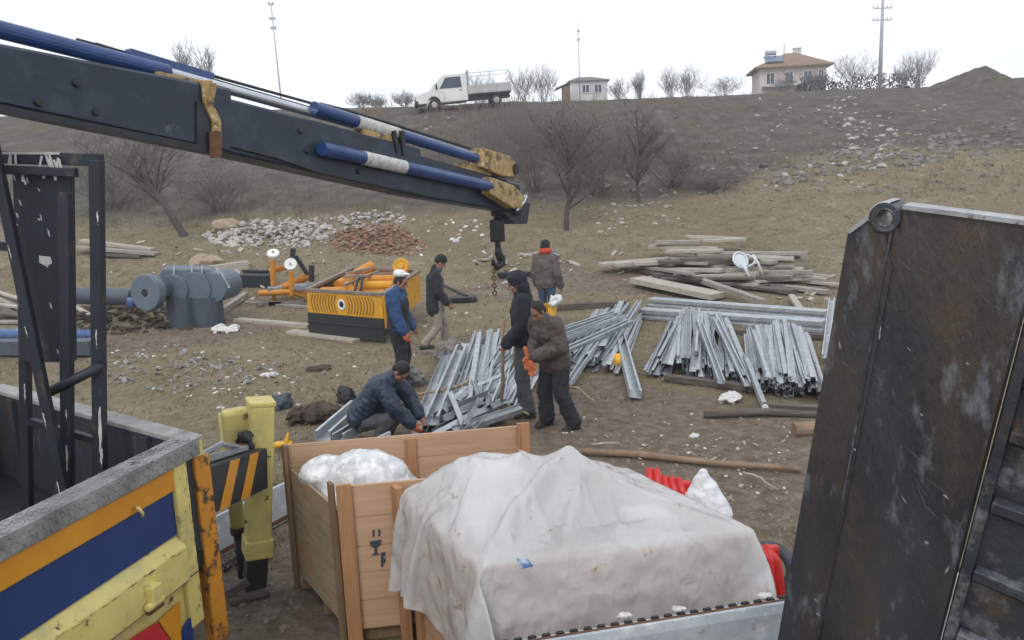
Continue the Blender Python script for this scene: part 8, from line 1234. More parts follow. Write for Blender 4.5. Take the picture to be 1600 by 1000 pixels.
# ================================================================ YARD THINGS
# ---- yellow machine frame box
def machine():
    FL, FR_ = G(486, 524, 0), G(603, 537, 0); d1 = (FR_-FL).normalized(); d2 = V((.13, .99, .035)).normalized(); W, D, H = (FR_-FL).length, 3.0, .98
    nrm = V((d1.y, -d1.x, 0)); t = thing('machine_housing', 'yellow and black open machine housing with louvred side panel', 'machine', FL+d1*W/2+d2*D/2)
    def pn(nm, p, d, L, n, za, zb, th, mt, par=t, bev=.01):
        m = MB(); m.prism([p+V((0, 0, za)), p+d*L+V((0, 0, za)), p+d*L+V((0, 0, zb)), p+V((0, 0, zb))], n*th); return m.build(nm, mt, par, bevel=bev)
    z1 = .50
    fp = pn('front_panel', FL, d1, W, nrm, z1, H-.03, .03, 'machyel'); pn('black_skirt', FL, d1, W, nrm, .02, z1-.002, .05, 'black')
    pn('skirt_ledge', FL+nrm*.051, d1, W, nrm, z1-.19, z1-.16, .03, 'black')
    pn('side_panel', FL, d2, D, -d1, .02, H-.03, .03, 'blackst'); pn('back_panel', FL+d2*D, d1, W, -nrm, .3, H-.02, .03, 'machyel'); pn('far_panel', FL+d1*W, d2, D, d1, .3, H-.02, .03, 'machyel')
    m = MB(); a, b, c, d = FL, FL+d1*W, FL+d1*W+d2*D, FL+d2*D
    for p, q in ((a, b), (b, c), (c, d), (d, a)): m.bar(p+V((0, 0, H)), q+V((0, 0, H)), .10, .06)
    m.build('top_rim', 'rim', t)
    # louvres: two fans of curved slots facing each other
    m = MB(); cx, cz = W*.48, (z1+H-.03)/2; hh = .18
    for k in range(9):
        for s in (-1, 1):
            x0 = cx+s*(.16+.085*k); pts = []
            if x0 < .06 or x0 > W-.06: continue
            for i in range(9):
                a = lerp(-1, 1, i/8); x = x0+s*(.055*(1-a*a)); pts.append(FL+d1*x+nrm*.033+V((0, 0, cz+a*hh)))
            m.tube(pts, .012, 5)
    m.build('louvres', 'hole', fp)
    m = MB(); c = FL+d1*cx+nrm*.03+V((0, 0, cz)); m.lathe([(.0, .0), (.095, .0), (.11, .012), (.085, .02), (.07, .008), (0, .008)], c, nrm, 20); bd_ = m.build('badge', 'white', fp)
    m = MB(); m.lathe([(.0, .012), (.06, .012), (.065, .0)], c+nrm*.002, nrm, 16); m.build('badge_centre', 'blackst', bd_)
    # tubes and members lying in the housing
    def tubein(nm, p, q, r, mt): m = MB(); m.tube([p, q], r, 12); m.build(nm, mt, t, smooth=False)
    o = lambda x, y, z: FL+d1*x+d2*(y*1.45)+V((0, 0, z))
    tubein('tube', o(.3, .9, .86), o(.75, 1.9, 1.1), .12, 'machor'); tubein('tube', o(.8, .6, .95), o(W-.1, .75, .98), .09, 'machyel'); tubein('tube', o(.9, 1.1, .95), o(W-.1, 1.2, 1.0), .10, 'machor')
    tubein('tube', o(.25, .25, .9), o(1.3, .5, .9), .08, 'machor')
    m = MB(); m.bar(o(.5, .9, 1.06), o(W-.1, 1.5, 1.06), .12, .06); m.bar(o(.9, .3, 1.03), o(1.3, 1.4, 1.1), .06, .05); m.bar(o(.35, 1.2, 1.05), o(.95, 1.6, 1.12), .14, .05); m.build('crossbars', 'rim', t)
    m = MB(); m.tube([o(1.25, .25, .95), o(1.2, .5, 1.12), o(1.0, .9, 1.08)], .03, 6); m.tube([o(1.4, .3, .95), o(1.3, .55, 1.15), o(1.1, 1.0, 1.05)], .03, 6); m.build('cables', 'hose', t)
    m = MB(); m.prism([FL+d1*.04+d2*.05+V((0, 0, .3)), FL+d1*(W-.04)+d2*.05+V((0, 0, .3)), FL+d1*(W-.04)+d2*(D-.05)+V((0, 0, .3)), FL+d1*.04+d2*(D-.05)+V((0, 0, .3))], V((0, 0, .45))); m.build('inner_deck', 'machyel', t)
    c = o(W-.42, 1.85, 1.12); m = MB(); m.lathe([(0, -.04), (.17, -.04), (.20, 0), (.17, .05), (.09, .03), (.05, .07), (0, .07)], c, (-.1, -1, .25), 24); dk = m.build('yellow_wheel', 'machyel', t)
    m = MB(); m.bar(c, V((c.x, c.y+.03, H-.25)), .05, .05, up=(0, 1, 0)); m.build('wheel_bracket', 'machyel', t)
machine()
def yellow_rig():
    Y = T(440, 470).y; k = Y/18.2; p = lambda x, y, dy=0: P(x, y, Y+dy); g = p(450, 462); t = thing('pipe_rig', 'orange pipe assembly with two white discs left of the machine housing', 'machine', V((g.x, g.y, terrain(g.x, g.y))))
    def tb(nm, pts, r, mt, par=t): m = MB(); m.tube(pts, r*k*.8, 12); return m.build(nm, mt, par)
    tb('upright_pipe', [p(427, 446), p(426, 406)], .075, 'machor'); tb('upright_pipe', [p(456, 462, -.3), p(455, 424, -.3)], .07, 'machor')
    tb('lower_pipe', [p(405, 458, -.2), p(455, 456, -.2), p(478, 462, -.2)], .085, 'machor'); tb('cross_pipe', [p(438, 452, .1), p(488, 428, .1)], .12, 'machor'); tb('cross_pipe', [p(422, 424, .3), p(450, 416, .3)], .085, 'machor')
    tb('brace_pipe', [p(462, 440, .4), p(490, 470, .2)], .07, 'machor')
    for x, y, dy in ((427, 396, 0), (454, 413, -.3)):
        m = MB(); ax = V((.1, -.55, .8)) if x < 440 else V((.1, -.9, .4)); m.lathe([(a_*k, b_*k) for a_, b_ in ((0, -.03), (.13, -.03), (.145, 0), (.13, .03), (.03, .02), (.03, .05), (0, .05))], p(x, y, dy), ax, 24); d = m.build('disc', 'white', t)
        m = MB(); m.lathe([(0, .0), (.035, 0), (.03, .03), (0, .03)], p(x, y, dy)+ax.normalized()*.045, ax, 12); m.build('hub', 'galvd', d)
    m = MB()
    for a, b, w in (((458, 388), (457, 402), .12), ((462, 400), (480, 428), .10), ((487, 414), (487, 440), .13)): m.bar(p(*a), p(*b), w, w, up=(0, 1, 0))
    m.build('black_bracket', 'blackst', t, bevel=.01)
    for q_ in ((430, 452, -.1, .3), (472, 448, -.3, -.4)):
        m = MB(); m.box(tuple(p(*q_[:3])), (.38, .25, .15), rotz(q_[3])); m.build('pipe_coupling', 'galvd', t, bevel=.02)
    m = MB()
    for a, b in (((420, 470), (475, 474)), ((400, 466), (440, 476))): q, r_ = p(*a, -.5), p(*b, -.5); q.z = terrain(q.x, q.y)+.06; r_.z = terrain(r_.x, r_.y)+.06; m.bar(q, r_, .10, .10)
    m.build('skid', 'rim', t)
    m = MB()
    for x in (427, 456, 480):
        q = p(x, 455); m.tube([q, V((q.x, q.y, terrain(q.x, q.y)))], .05, 8)
    m.build('foot', 'machor', t)
yellow_rig()
m = MB(); a, b = T(378, 446), T(424, 447); m.bar(a+V((0, 0, .16)), b+V((0, 0, .16)), .4, .34); m.bar(a+V((0, .25, .38)), b+V((0, .25, .38)), .1, .1); m.build('black_channel', 'blackst', label='black steel channel lying between the grey tank and the orange pipes', cat='channel', bevel=.02)
# ---- blue-grey tank with lobes, disc and pipe
def tank():
    Y = 19.2; p = lambda x, y, dy=0: P(x, y, Y+dy); g = p(300, 495); z0 = terrain(g.x, g.y); t = thing('machine_tank', 'blue-grey lobed machine casing with a big round end disc', 'tank', V((g.x, g.y, z0)))
    k = Y/FPX; m = MB(); fr_ = -.55; ext_ = V((-.30, .95, .0))
    q = [p(246, 432, fr_), p(254, 420, fr_), p(328, 421, fr_), p(340, 428, fr_), p(358, 454, fr_), p(354, 468, fr_), p(300, 466, fr_), p(262, 458, fr_), p(247, 448, fr_)]
    m.prism(q, ext_); hull = m.build('hull', 'tank', t, bevel=.03)
    for x, y, r in ((270, 453, .36), (303, 452, .40), (330, 450, .36)):
        m = MB(); c = p(x, y, fr_-.10); m.tube([c, c+V((.1, .9, 0))], r, 22); m.build('lobe', 'tank', t, bevel=.02)
    for x in (285, 323):
        m = MB(); c = p(x, 470, fr_+.1); m.tube([V((c.x, c.y, z0-.02)), V((c.x, c.y, c.z+.1))], .36, 18); m.build('pedestal', 'tankd', t)
    m = MB(); c = p(232, 457, -1.0); ax = V((-.35, -1, .05)); m.lathe([(0, -.12), (.40, -.12), (.425, -.09), (.425, .09), (.40, .12), (.09, .12), (.08, .06), (0, .06)], c, ax, 36); dsc = m.build('end_disc', 'tank', t, smooth=False)
    m = MB(); m.lathe([(0, .0), (.07, 0), (.06, .05), (.02, .06), (0, .06)], c-V(ax).normalized()*-.065, ax, 14); m.build('shaft_hole', 'blackst', dsc)
    m = MB(); m.tube([p(243, 452, -.8), p(270, 448, -.3)], .28, 18); m.build('shaft_housing', 'tankd', t)
    m = MB()
    for x in (272, 300, 316): m.bar(p(x, 414, fr_-.02), p(x, 440, fr_-.02), .03, .04, up=(0, 1, 0))
    for (a, b) in (((343, 424), (358, 450)), ((338, 418), (350, 440))): m.bar(p(*a, fr_-.03), p(*b, fr_-.03), .05, .05, up=(0, 1, 0))
    m.build('rib', 'railgrey', hull)
tank()
m = MB(); a, b = P(60, 460, 19.4), P(208, 464, 19.0); m.tube([a, b], .205, 22); m.build('steel_pipe', 'tankd', label='thick blue-grey pipe lying left of the round end disc', cat='pipe', smooth=False, bevel=.01)
c = P(206, 472, 18.4); m = MB(); m.ell(c, (.13, .1, .12), None, 14, 9, .5); m.build('blue_bag', 'bluepl', label='crumpled blue plastic bag under the end of the thick pipe', cat='bag', smooth=True)
m = MB(); m.bar(T(-40, 556)+V((0, 0, .18)), T(150, 556)+V((0, 0, .18)), .32, .3); m.build('blue_box_beam', 'tankd', label='blue-grey box beam lying low behind the truck bed', cat='beam', bevel=.02)
random.seed(50); m = MB(); m.tube([T(-60, 530)+V((0, 0, .12)), T(158, 533)+V((0, 0, .12))], .13, 14); m.build('blue_pipe', 'bluepl', label='blue pipe lying behind the truck bed at the left edge', cat='pipe', smooth=True)
# ---- dark soil / rotten timber heap
random.seed(51)
m = MB()
heap(m, [(115, 485), (160, 470), (260, 482), (330, 498), (300, 515), (170, 525), (120, 515)], 300, .05, .16, .28, lambda mb, p, s: chip(mb, p, s) if random.random() < .6 else rock(mb, p, s*.8))
m.build('debris_heap', 'soil', label='dark heap of rotten wood and soil in front of the thick pipe', cat='debris', kind='stuff')
def plank(label, a, b, w, h, mt, group=None, name='plank', cat='plank', za=.0, zb=.0, n_up=(0, 0, 1)):
    m = MB(); a = V(a)+V((0, 0, za+h/2)); b = V(b)+V((0, 0, zb+h/2)); m.bar(a, b, w, h, up=n_up); return m.build(name, mt, label=label, cat=cat, group=group, bevel=.004)
for i, (a, b, mt, w) in enumerate([((-30, 452), (60, 478), 'plankl', .16), ((-30, 462), (50, 492), 'plank', .16), ((-40, 482), (75, 486), 'plankl', .2), ((118, 484), (152, 500), 'plankl', .12), ((-30, 474), (40, 500), 'plankd', .18), ((-20, 497), (60, 497), 'plankd', .3), ((-40, 508), (70, 505), 'plank', .2)]):
    plank('loose board in the heap of boards behind the left frame', T(*a), T(*b), w, .06, mt, 'boards heaped behind the left steel frame', za=.05+.05*(i % 3))
for i, (a, b, zz, w, mt) in enumerate([((122, 396), (246, 399), .16, .35, 'plank'), ((130, 390), (240, 392), .26, .3, 'plankl'), ((165, 400), (225, 402), .02, .5, 'plankd')]):
    plank('weathered board in the low stack under the leaning tree', T(*a), T(*b), w, .09, mt, 'boards stacked under the leaning tree', za=zz)
for lab, a, b, w, h, mt in [('pale grey beam lying behind the grey casing, upper one', (318, 430), (388, 420), .35, .25, 'plankl'), ('grey post leaning down behind the grey casing', (345, 492), (385, 464), .14, .14, 'plank'),
    ('long grey board lying in the grass left of the machine housing', (370, 502), (486, 512), .22, .08, 'plankl'), ('pale broad board in front of the machine housing', (455, 520), (560, 534), .3, .06, 'plankl'), ('thin grey board behind the long grey board', (385, 474), (484, 482), .14, .06, 'plank')]:
    plank(lab, T(*a), T(*b), w, h, mt)
def lump(name, label, cat, px, py, r, mt, seed, jit=.35, off=.3, disp=.05, ds=.12, p=None):
    random.seed(seed); p = p or T(px, py); m = MB()
    for _ in range(4): m.ell(p+V((U(-.5, .5)*r[0], U(-.5, .5)*r[1], r[2]*off)), (r[0]*U(.55, .9), r[1]*U(.55, .9), r[2]*U(.6, 1)), rotz(U(0, 3)), 16, 10, jit)
    o = m.build(name, mt, label=label, cat=cat); return fuse(o, max(.008, min(r)*.08), 2, disp, ds)
lump('boulder', 'tan boulder at the left end of the white rubble heap', 'boulder', 345, 360, (.55, .4, .38), 'rockt', 61)
lump('boulder', 'tan boulder behind the grey casing', 'boulder', 322, 414, (.5, .4, .28), 'rockt', 62)
lump('white_rag', 'white plastic rag lying in the grass right of the grey casing', 'rag', 352, 518, (.36, .16, .09), 'scrapw', 63, .6, .6, .1)
lump('white_rag', 'small white scrap below the brick rubble', 'scrap', 714, 378, (.12, .08, .10), 'scrapw', 64)
lump('white_rag', 'crumpled white plastic lying in front of the profile heaps', 'rag', 1141, 626, (.22, .12, .07), 'scrapw', 65, .6, .6, .05)
lump('white_rag', 'white paper scrap in the grass left of the profile heap', 'scrap', 421, 588, (.15, .08, .05), 'scrapw', 66, .6, .5, .04)
lump('white_rag', 'small white scrap on the bare earth right of the men', 'scrap', 1087, 683, (.07, .04, .03), 'scrapw', 67, .5, .5, .02)
lump('white_rag', 'knot of white plastic at the right end of the long beam', 'scrap', 1279, 516, (.15, .1, .12), 'scrapw', 68, .5, .5, .05)
lump('clod', 'dark clod of earth in the grass left of the standing men', 'clod', 498, 578, (.22, .14, .06), 'soil', 69, .5, .4, .05)
lump('dark_sack', 'dark crumpled lump behind the outrigger leg', 'lump', 440, 638, (.17, .12, .15), 'tyreg', 70, .5, .5, .06)
lump('dark_sack', 'dark crumpled lump left of the crouching man', 'lump', 545, 628, (.18, .14, .16), 'black', 71, .5, .5, .06)
lump('dark_sack', 'broad dark lump of soil and bags behind the open crate', 'lump', 490, 655, (.34, .25, .14), 'soil', 72, .5, .5, .08)
lump('rag_bundle', 'grey bundle of rags at the feet of the man in the long coat', 'bundle', 705, 566, (.34, .22, .26), 'ragsg', 73, .5, .55, .13, .09)
lump('rag_bundle', 'grey crumpled cloth lying behind the man in blue sleeves', 'cloth', 640, 600, (.26, .2, .16), 'litterg', 74, .5, .5, .08)
lump('rag_bundle', 'grey litter lump at the edge of the heap left of the crouching man', 'cloth', 600, 605, (.3, .2, .1), 'litterg', 75, .5, .5, .08)
m = MB(); p = G(441, 700, .0); z = P(445, 692, p.y).z
m.cap(p+V((-.06, 0, .04)), p+V((.10, 0, .05)), .045, .04, 10); m.cap(p+V((.06, 0, .05)), p+V((.08, .02, .17)), .05, .015, 10); o = m.build('yellow_scoop', 'yelpl', label='yellow plastic scoop lying behind the open crate beside the outrigger', cat='scoop', smooth=True)
p = T(968, 574); t = thing('hard_hat', 'yellow hard hat lying in the grass between profile heaps', 'hard hat', p); m = MB(); tl_ = Euler((R(60), 0, R(30))).to_matrix()
m.ell(p+V((0, 0, .10)), (.11, .14, .10), tl_, 18, 12); m.build('shell', 'yelpl', t, smooth=True); m = MB(); m.torus(p+V((0, 0, .10)), .125, .012, tl_ @ V((0, 0, 1)), 24, 6); m.build('brim', 'yelpl', t, smooth=True)
# log, sticks and debris on the bare earth
m = MB(); a, b = G(905, 705, .05), G(1252, 733, .05); m.tube([a, a.lerp(b, .3)+V((0, .05, 0)), a.lerp(b, .62)+V((0, -.03, 0)), b], [.034, .04, .033, .028], 12); m.build('log', 'timber', label='long bare log lying on the earth behind the covered crate', cat='log', smooth=True)
m = MB(); a, b = G(1100, 648, .05), G(1300, 650, .05); m.tube([a, a.lerp(b, .5)+V((0, .08, .02)), b], [.045, .05, .042], 10); m.build('log', 'plankd', label='dark log lying in front of the right-hand profile heap', cat='log', smooth=True)
m = MB(); a, b = G(1240, 672, .08), G(1300, 668, .08); m.tube([a, b], .09, 12); m.build('log', 'timber', label='short thick log end sticking out beside the ramp', cat='log', smooth=False)
m = MB(); a, b = T(850, 486), T(978, 480); m.bar(a+V((0, 0, .08)), b+V((0, 0, .08)), .16, .14); m.build('dark_beam', 'plankd', label='dark beam lying behind the man in the grey jacket', cat='beam', bevel=.01)
m = MB(); a, b = T(700, 472), T(745, 470); m.bar(a+V((0, 0, .07)), b+V((0, 0, .07)), .4, .10); m.tube([T(688, 452)+V((0, 0, .15)), T(730, 470)+V((0, 0, .12))], .04, 8); m.build('dark_scrap', 'blackst', label='dark metal scrap lying right of the man in the long coat', cat='scrap metal')
m = MB(); a, b = T(778, 434), T(835, 432); m.bar(a+V((0, 0, .1)), b+V((0, 0, .1)), .35, .10); m.build('dark_scrap', 'blackst', label='dark flat scrap lying left of the hooded man\'s head', cat='scrap metal')
for i, (x, y, w, mt, lab) in enumerate([(780, 414, .5, 'plankl', 'pale board lying under the crane hook'), (755, 408, .4, 'plank', 'grey board left of the crane hook'), (858, 398, .5, 'bluepl', 'light blue board lying behind the man in the grey jacket'), (818, 400, .35, 'plankl', 'pale board between the hook and the man in the grey jacket'), (800, 424, .45, 'brown', 'brown board right of the crane hook')]):
    random.seed(200+i); p = T(x, y)+V((0, 0, .05)); m = MB(); m.box(p, (w, w*.45, .05), rotz(U(-.6, .6))); m.build('board', mt, label=lab, cat='board', bevel=.005)
for lab, pts, r, mt in [('pale stripped branch with rope lying over the middle profile heap', [(650, 618), (690, 610), (728, 600), (748, 570), (757, 530)], .022, 'root'), ('thick crooked branch lying at the hooded man\'s feet', [(748, 612), (775, 618), (800, 640), (826, 648)], .03, 'root'), ('bent branch lying right of the man in the brown jacket', [(888, 604), (905, 608), (920, 622), (930, 628)], .02, 'root'), ('thin pale stick on the earth in front of the log', [(1160, 738), (1190, 748), (1216, 765)], .012, 'plankl'), ('thin stick on the earth behind the covered crate', [(925, 695), (968, 692)], .014, 'plankl')]:
    random.seed(len(lab)); m = MB(); pp = []
    for i, (x, y) in enumerate(pts): 
        z = .30*math.sin(math.pi*min(1, i/(len(pts)-1)+.15)) if 'heap' in lab else .06
        pp.append(G(x, y, z+.03))
    pts2 = []
    for i in range(len(pp)-1):
        for k in range(4): pts2.append(pp[i].lerp(pp[i+1], k/4)+V((U(-.01, .01), U(-.02, .02), U(-.01, .015))))
    pts2.append(pp[-1]); n = len(pts2); m.tube(pts2, [r*(1.1-.6*i/n) for i in range(n)], 7); o = m.build('branch', mt, label=lab, cat='branch', smooth=True)
    if 'rope' in lab:
        m = MB(); 
        for k in range(3, n-6, 1): m.torus(pts2[k], r*1.15, .010, (pts2[k+1]-pts2[k]), 10, 5)
        m.build('rope', 'plankl', o)
# ================================================================ GALVANISED PROFILES
def profile_mesh(kind):
    th = .006
    if kind == 0:   w, h, lip = .085, .055, .016; line = [(-w/2+lip, h), (-w/2, h), (-w/2, 0), (w/2, 0), (w/2, h), (w/2-lip, h)]      # lipped channel
    elif kind == 1: w, h = .10, .05; line = [(-w*.62, 0), (-w*.34, 0), (-w*.26, h), (w*.26, h), (w*.34, 0), (w*.62, 0)]                # hat section
    elif kind == 2: w, h = .075, .075; line = [(-w/2, h), (-w/2, 0), (w/2, 0)]                                                        # angle
    else:           w, h = .06, .035; line = [(-w/2, h), (-w/2, 0), (w/2, 0), (w/2, h)]
    n = len(line); off = []
    for i, p in enumerate(line):
        d = V((line[min(i+1, n-1)][0]-line[max(i-1, 0)][0], line[min(i+1, n-1)][1]-line[max(i-1, 0)][1])).normalized(); off.append((p[0]-d.y*th, p[1]+d.x*th))
    poly = line+off[::-1]; k = len(poly); vs_ = [(-.5, y, z) for y, z in poly]+[(.5, y, z) for y, z in poly]
    fs_ = [(i, (i+1) % k, k+(i+1) % k, k+i) for i in range(k)]
    for i in range(n-1):
        fs_.append((i, 2*n-1-i, 2*n-2-i, i+1)); fs_.append((k+i, k+i+1, k+2*n-2-i, k+2*n-1-i))
    me = bpy.data.meshes.new('steel_profile'); me.from_pydata(vs_, [], fs_); me.update(); return me
PM = []
for kd in range(4):
    for mt in ('galv', 'galvd'):
        me = profile_mesh(kd); me.materials.append(M[mt]); PM.append(me)
def profile(label, a, b, kind=0, dull=0, roll=0, group=None, s=1.0):
    a, b = V(a), V(b); d = (b-a); L = d.length; x = d.normalized(); y = V((0, 0, 1)).cross(x).normalized(); z = x.cross(y)
    o = bpy.data.objects.new('steel_profile', PM[kind*2+dull]); COL.objects.link(o)
    rot = Matrix((x, y, z)).transposed().to_4x4() @ Matrix.Rotation(roll, 4, 'X')
    o.matrix_world = Matrix.Translation((a+b)/2) @ rot @ Matrix.Diagonal((L, s, s, 1))
    ROOT[o.name] = (a+b)/2
    return tag(o, label, 'steel profile', group)
def pile(label, group, tl, tr, br, bl, n, hmax, seed, jt=.06, cross=.12, lenj=.12, s=1.1, kinds=(0, 0, 1, 1, 2, 3), fan=.0):
    random.seed(seed)
    TL, TR, BR, BL_ = G(*tl), G(*tr), G(*br), G(*bl)
    for i in range(n):
        u = random.random(); lay = i/n; hump = math.sin(math.pi*min(1, max(0, .08+.84*u)))
        z = .03+hmax*lay*hump
        u0 = min(1, max(0, u+U(-cross, cross)*.5)); u1 = min(1, max(0, u+U(-cross, cross)*.5))
        a = TL.lerp(TR, u0); b = BL_.lerp(BR, u1); d = b-a
        a = a+d*U(-lenj, lenj)*.6; b = b-d*U(-.25*lenj, lenj*1.4)
        g = lambda p: terrain(p.x, p.y)
        a.z = g(a)+z+U(-.02, .05)*(1+lay); b.z = g(b)+z*U(.55, 1.0)
        profile(label, a, b, random.choice(kinds), 1 if random.random() < .42 else 0, random.choice((0, math.pi, R(90), U(-.4, .4), U(2.7, 3.5))), group, s*U(.85, 1.15))
pile('grey steel profile in the heap the men are sorting, nearest the open crate', 'profiles in the heap the men are sorting', (705, 556), (800, 548), (775, 676), (650, 690), 62, .30, 1, lenj=.16, cross=.3, s=1.25)
random.seed(71)
for i in range(26):
    x, y = U(690, 775), U(590, 668); a_ = U(-.2, .9); A_ = G(x, y, .12+.2*random.random()); d_ = V((math.sin(a_), math.cos(a_), U(-.12, .12)))*U(.25, .6)
    profile('grey steel profile in the heap the men are sorting, nearest the open crate', A_-d_, A_+d_, random.choice((0, 1, 2, 3)), random.randint(0, 1), U(-3, 3), 'profiles in the heap the men are sorting', U(.8, 1.3))
pile('grey steel profile in the cross-laid heap behind the hooded man', 'profiles in the cross-laid heap behind the hooded man', (745, 560), (840, 590), (800, 655), (715, 595), 16, .22, 2, cross=.3, s=1.1)
pile('grey steel profile in the leaning heap just right of the man in the brown jacket', 'profiles in the heap right of the man in brown', (930, 503), (1003, 500), (965, 585), (868, 572), 46, .34, 3, cross=.25, lenj=.14, s=1.3)
for px, py, qx, qy in ((868, 522, 962, 492), (862, 540, 975, 497), (872, 556, 985, 505), (880, 530, 960, 500)):
    profile('grey steel profile in the leaning heap just right of the man in the brown jacket', G(px, py, .24), G(qx, qy, .40), 0, 0, U(-.3, .3), 'profiles in the heap right of the man in brown', 1.4)
pile('grey steel profile in the wide middle heap of the right-hand row', 'profiles in the middle heap of the right-hand row', (1050, 510), (1135, 510), (1175, 605), (1010, 588), 60, .36, 4, cross=.28, lenj=.15, s=1.2)
pile('grey steel profile in the dense heap nearest the ramp', 'profiles in the dense heap nearest the ramp', (1165, 530), (1262, 535), (1290, 632), (1175, 612), 72, .38, 5, cross=.12, lenj=.1, s=1.05, kinds=(1, 1, 1, 2, 0))
for lab, a, b, kd, s_, z0, z1 in [
    ('long single steel profile lying alone in front of the heaps, behind the yellow hat', (962, 505), (992, 622), 0, 2.0, .10, .06),
    ('steel profile propped from the grass to the heap beside the man in brown', (890, 602), (932, 540), 0, 1.3, .05, .25),
    ('narrow steel profile sticking out of the heap in front, white end cap towards the viewer', (1165, 560), (1196, 640), 2, 1.25, .28, .05),
    ('bright steel profile leaning on the middle heap, left one', (1092, 505), (1126, 600), 0, 1.2, .42, .12),
    ('bright steel profile leaning on the middle heap, right one', (1118, 500), (1168, 604), 0, 1.2, .42, .12),
    ('bright steel profile at the right of the dense heap', (1175, 515), (1200, 590), 2, 1.2, .38, .3),
    ('upright looking steel profile leaning beside the ramp', (1300, 470), (1290, 560), 0, 1.3, .5, .1),
    ('broad steel profile at the left of the sorted heap', (722, 548), (675, 665), 0, 2.1, .30, .20),
    ('wide steel profile on the right of the sorted heap', (778, 600), (748, 668), 0, 2.0, .2, .14),
    ('single steel profile lying left of the sorted heap, under the crouching man', (560, 640), (505, 690), 0, 2.4, .12, .10),
    ('second steel profile under the crouching man, lying across the first', (590, 655), (530, 692), 0, 2.0, .16, .14)]:
    random.seed(len(lab)); profile(lab, G(*a, z0), G(*b, z1), kd, 0, U(-.2, .2), None, s_)
m = MB(); p = G(1196, 640, .05); m.tube([p+V((-.02, -.05, .05)), p+V((-.025, -.08, .05))], .04, 12); m.build('end_cap', 'white', label='white round end cap on the narrow steel profile in front', cat='cap')
for lab, a, b, w, h in [('long pale galvanised beam behind the right-hand heaps, upper one', (1018, 478), (1292, 500), .30, .20), ('long pale galvanised beam behind the right-hand heaps, lower one', (1003, 497), (1288, 518), .34, .22)]:
    A_, B_ = T(*a), T(*b); m = MB(); d = (B_-A_).normalized(); nn_ = V((d.y, -d.x, 0)); q = [(-w/2, 0), (w/2, 0), (w/2, h*.3), (w/2-.05, h*.45), (w/2, h*.6), (w/2, h), (-w/2, h)]
    m.prism([A_+nn_*y+V((0, 0, z)) for y, z in q], B_-A_); m.build('galvanised_beam', 'galv', label=lab, cat='beam', bevel=.008)
# sleepers under the heaps
for lab, a, b in [('dark timber sleeper under the front of the middle heap', (1040, 594), (1180, 612)), ('dark timber sleeper under the front of the dense heap', (1190, 640), (1300, 646)), ('timber sleeper under the back of the dense heap', (1150, 522), (1290, 530))]:
    plank(lab, G(*a), G(*b), .14, .09, 'plankd', name='sleeper', cat='sleeper')
# ================================================================ WEATHERED TIMBER PILE
random.seed(77)
PG = 'weathered planks in the big timber pile'
def pl(a, b, z, w=.3, h=.07, mt='plank', lab='weathered grey plank in the big timber pile behind the profile heaps'):
    A_, B_ = T(*a), T(*b); base = .5*(A_.z+B_.z); A_.z = base+z; B_.z = base+z+U(-.04, .04); m = MB(); m.bar(A_, B_, w, h); 
    return m.build('plank', mt, label=lab, cat='plank', group=PG, bevel=.006)
core = [((975, 426), (1130, 440), .0, 'plankd'), ((1060, 432), (1270, 440), .0, 'plank'), ((1010, 436), (1200, 452), .02, 'plankd'), ((1120, 450), (1290, 455), .0, 'plankd'), ((1180, 442), (1290, 462), .06, 'plank'), ((1040, 428), (1240, 446), .10, 'plank'), ((1000, 424), (1150, 430), .12, 'plankd'),
        ((1090, 424), (1255, 436), .2, 'plankl'), ((1010, 424), (1200, 442), .22, 'plank'), ((1070, 428), (1230, 452), .14, 'plankd'), ((1150, 438), (1270, 446), .26, 'plank'), ((1020, 430), (1130, 446), .28, 'plankl'), ((1060, 412), (1250, 424), .34, 'plank'), ((1050, 420), (1240, 432), .42, 'plankl'), ((1110, 418), (1262, 428), .48, 'plank'),
        ((1015, 404), (1120, 420), .48, 'plankl'), ((1025, 406), (1095, 414), .58, 'plank'), ((1072, 408), (1160, 402), .56, 'plankl'), ((990, 430), (1120, 428), .34, 'plankl'), ((960, 430), (1040, 420), .26, 'plankl'), ((1130, 446), (1240, 462), .08, 'plankd'), ((1080, 446), (1180, 450), .2, 'plank'), ((1205, 438), (1292, 446), .14, 'plank'), ((1170, 430), (1262, 424), .36, 'plank')]
for a, b, z, mt in core: pl(a, b, z, U(.22, .42), U(.06, .10), mt)
for i in range(22):
    x = U(1020, 1150); z_ = .1+.5*i/22; pl((x, U(420, 440)), (x+U(70, 120), U(422, 442)), z_, U(.3, .5), U(.06, .1), random.choice(('plank', 'plankd', 'plank', 'plankl')))
for i in range(16):
    x = U(1000, 1180); pl((x, U(424, 452)), (x+U(60, 150), U(428, 456)), U(0, .3), U(.15, .3), U(.05, .09), random.choice(('plank', 'plankd', 'plankd', 'plankl')))
for lab, a, b, z, w, h, mt in [('broad pale board sticking out at the left end of the timber pile', (938, 428), (1048, 414), .26, .42, .09, 'plankl'), ('wide tan board lying in front of the timber pile', (995, 446), (1122, 470), .16, .55, .14, 'plankl'), ('long narrow batten lying slanted on the front of the timber pile', (1076, 444), (1192, 482), .22, .17, .12, 'plank'), ('pale board on top of the timber pile', (1072, 402), (1162, 396), .62, .4, .08, 'plankl'), ('short batten standing askew right of the timber pile', (1236, 470), (1256, 498), .12, .14, .08, 'plankl'), ('grey board lying off the right end of the timber pile', (1252, 428), (1302, 434), .02, .3, .06, 'plank')]:
    A_, B_ = T(*a), T(*b); A_.z += z; B_.z += z*.7; m = MB(); m.bar(A_, B_, w, h); m.build('plank', mt, label=lab, cat='plank', bevel=.006)
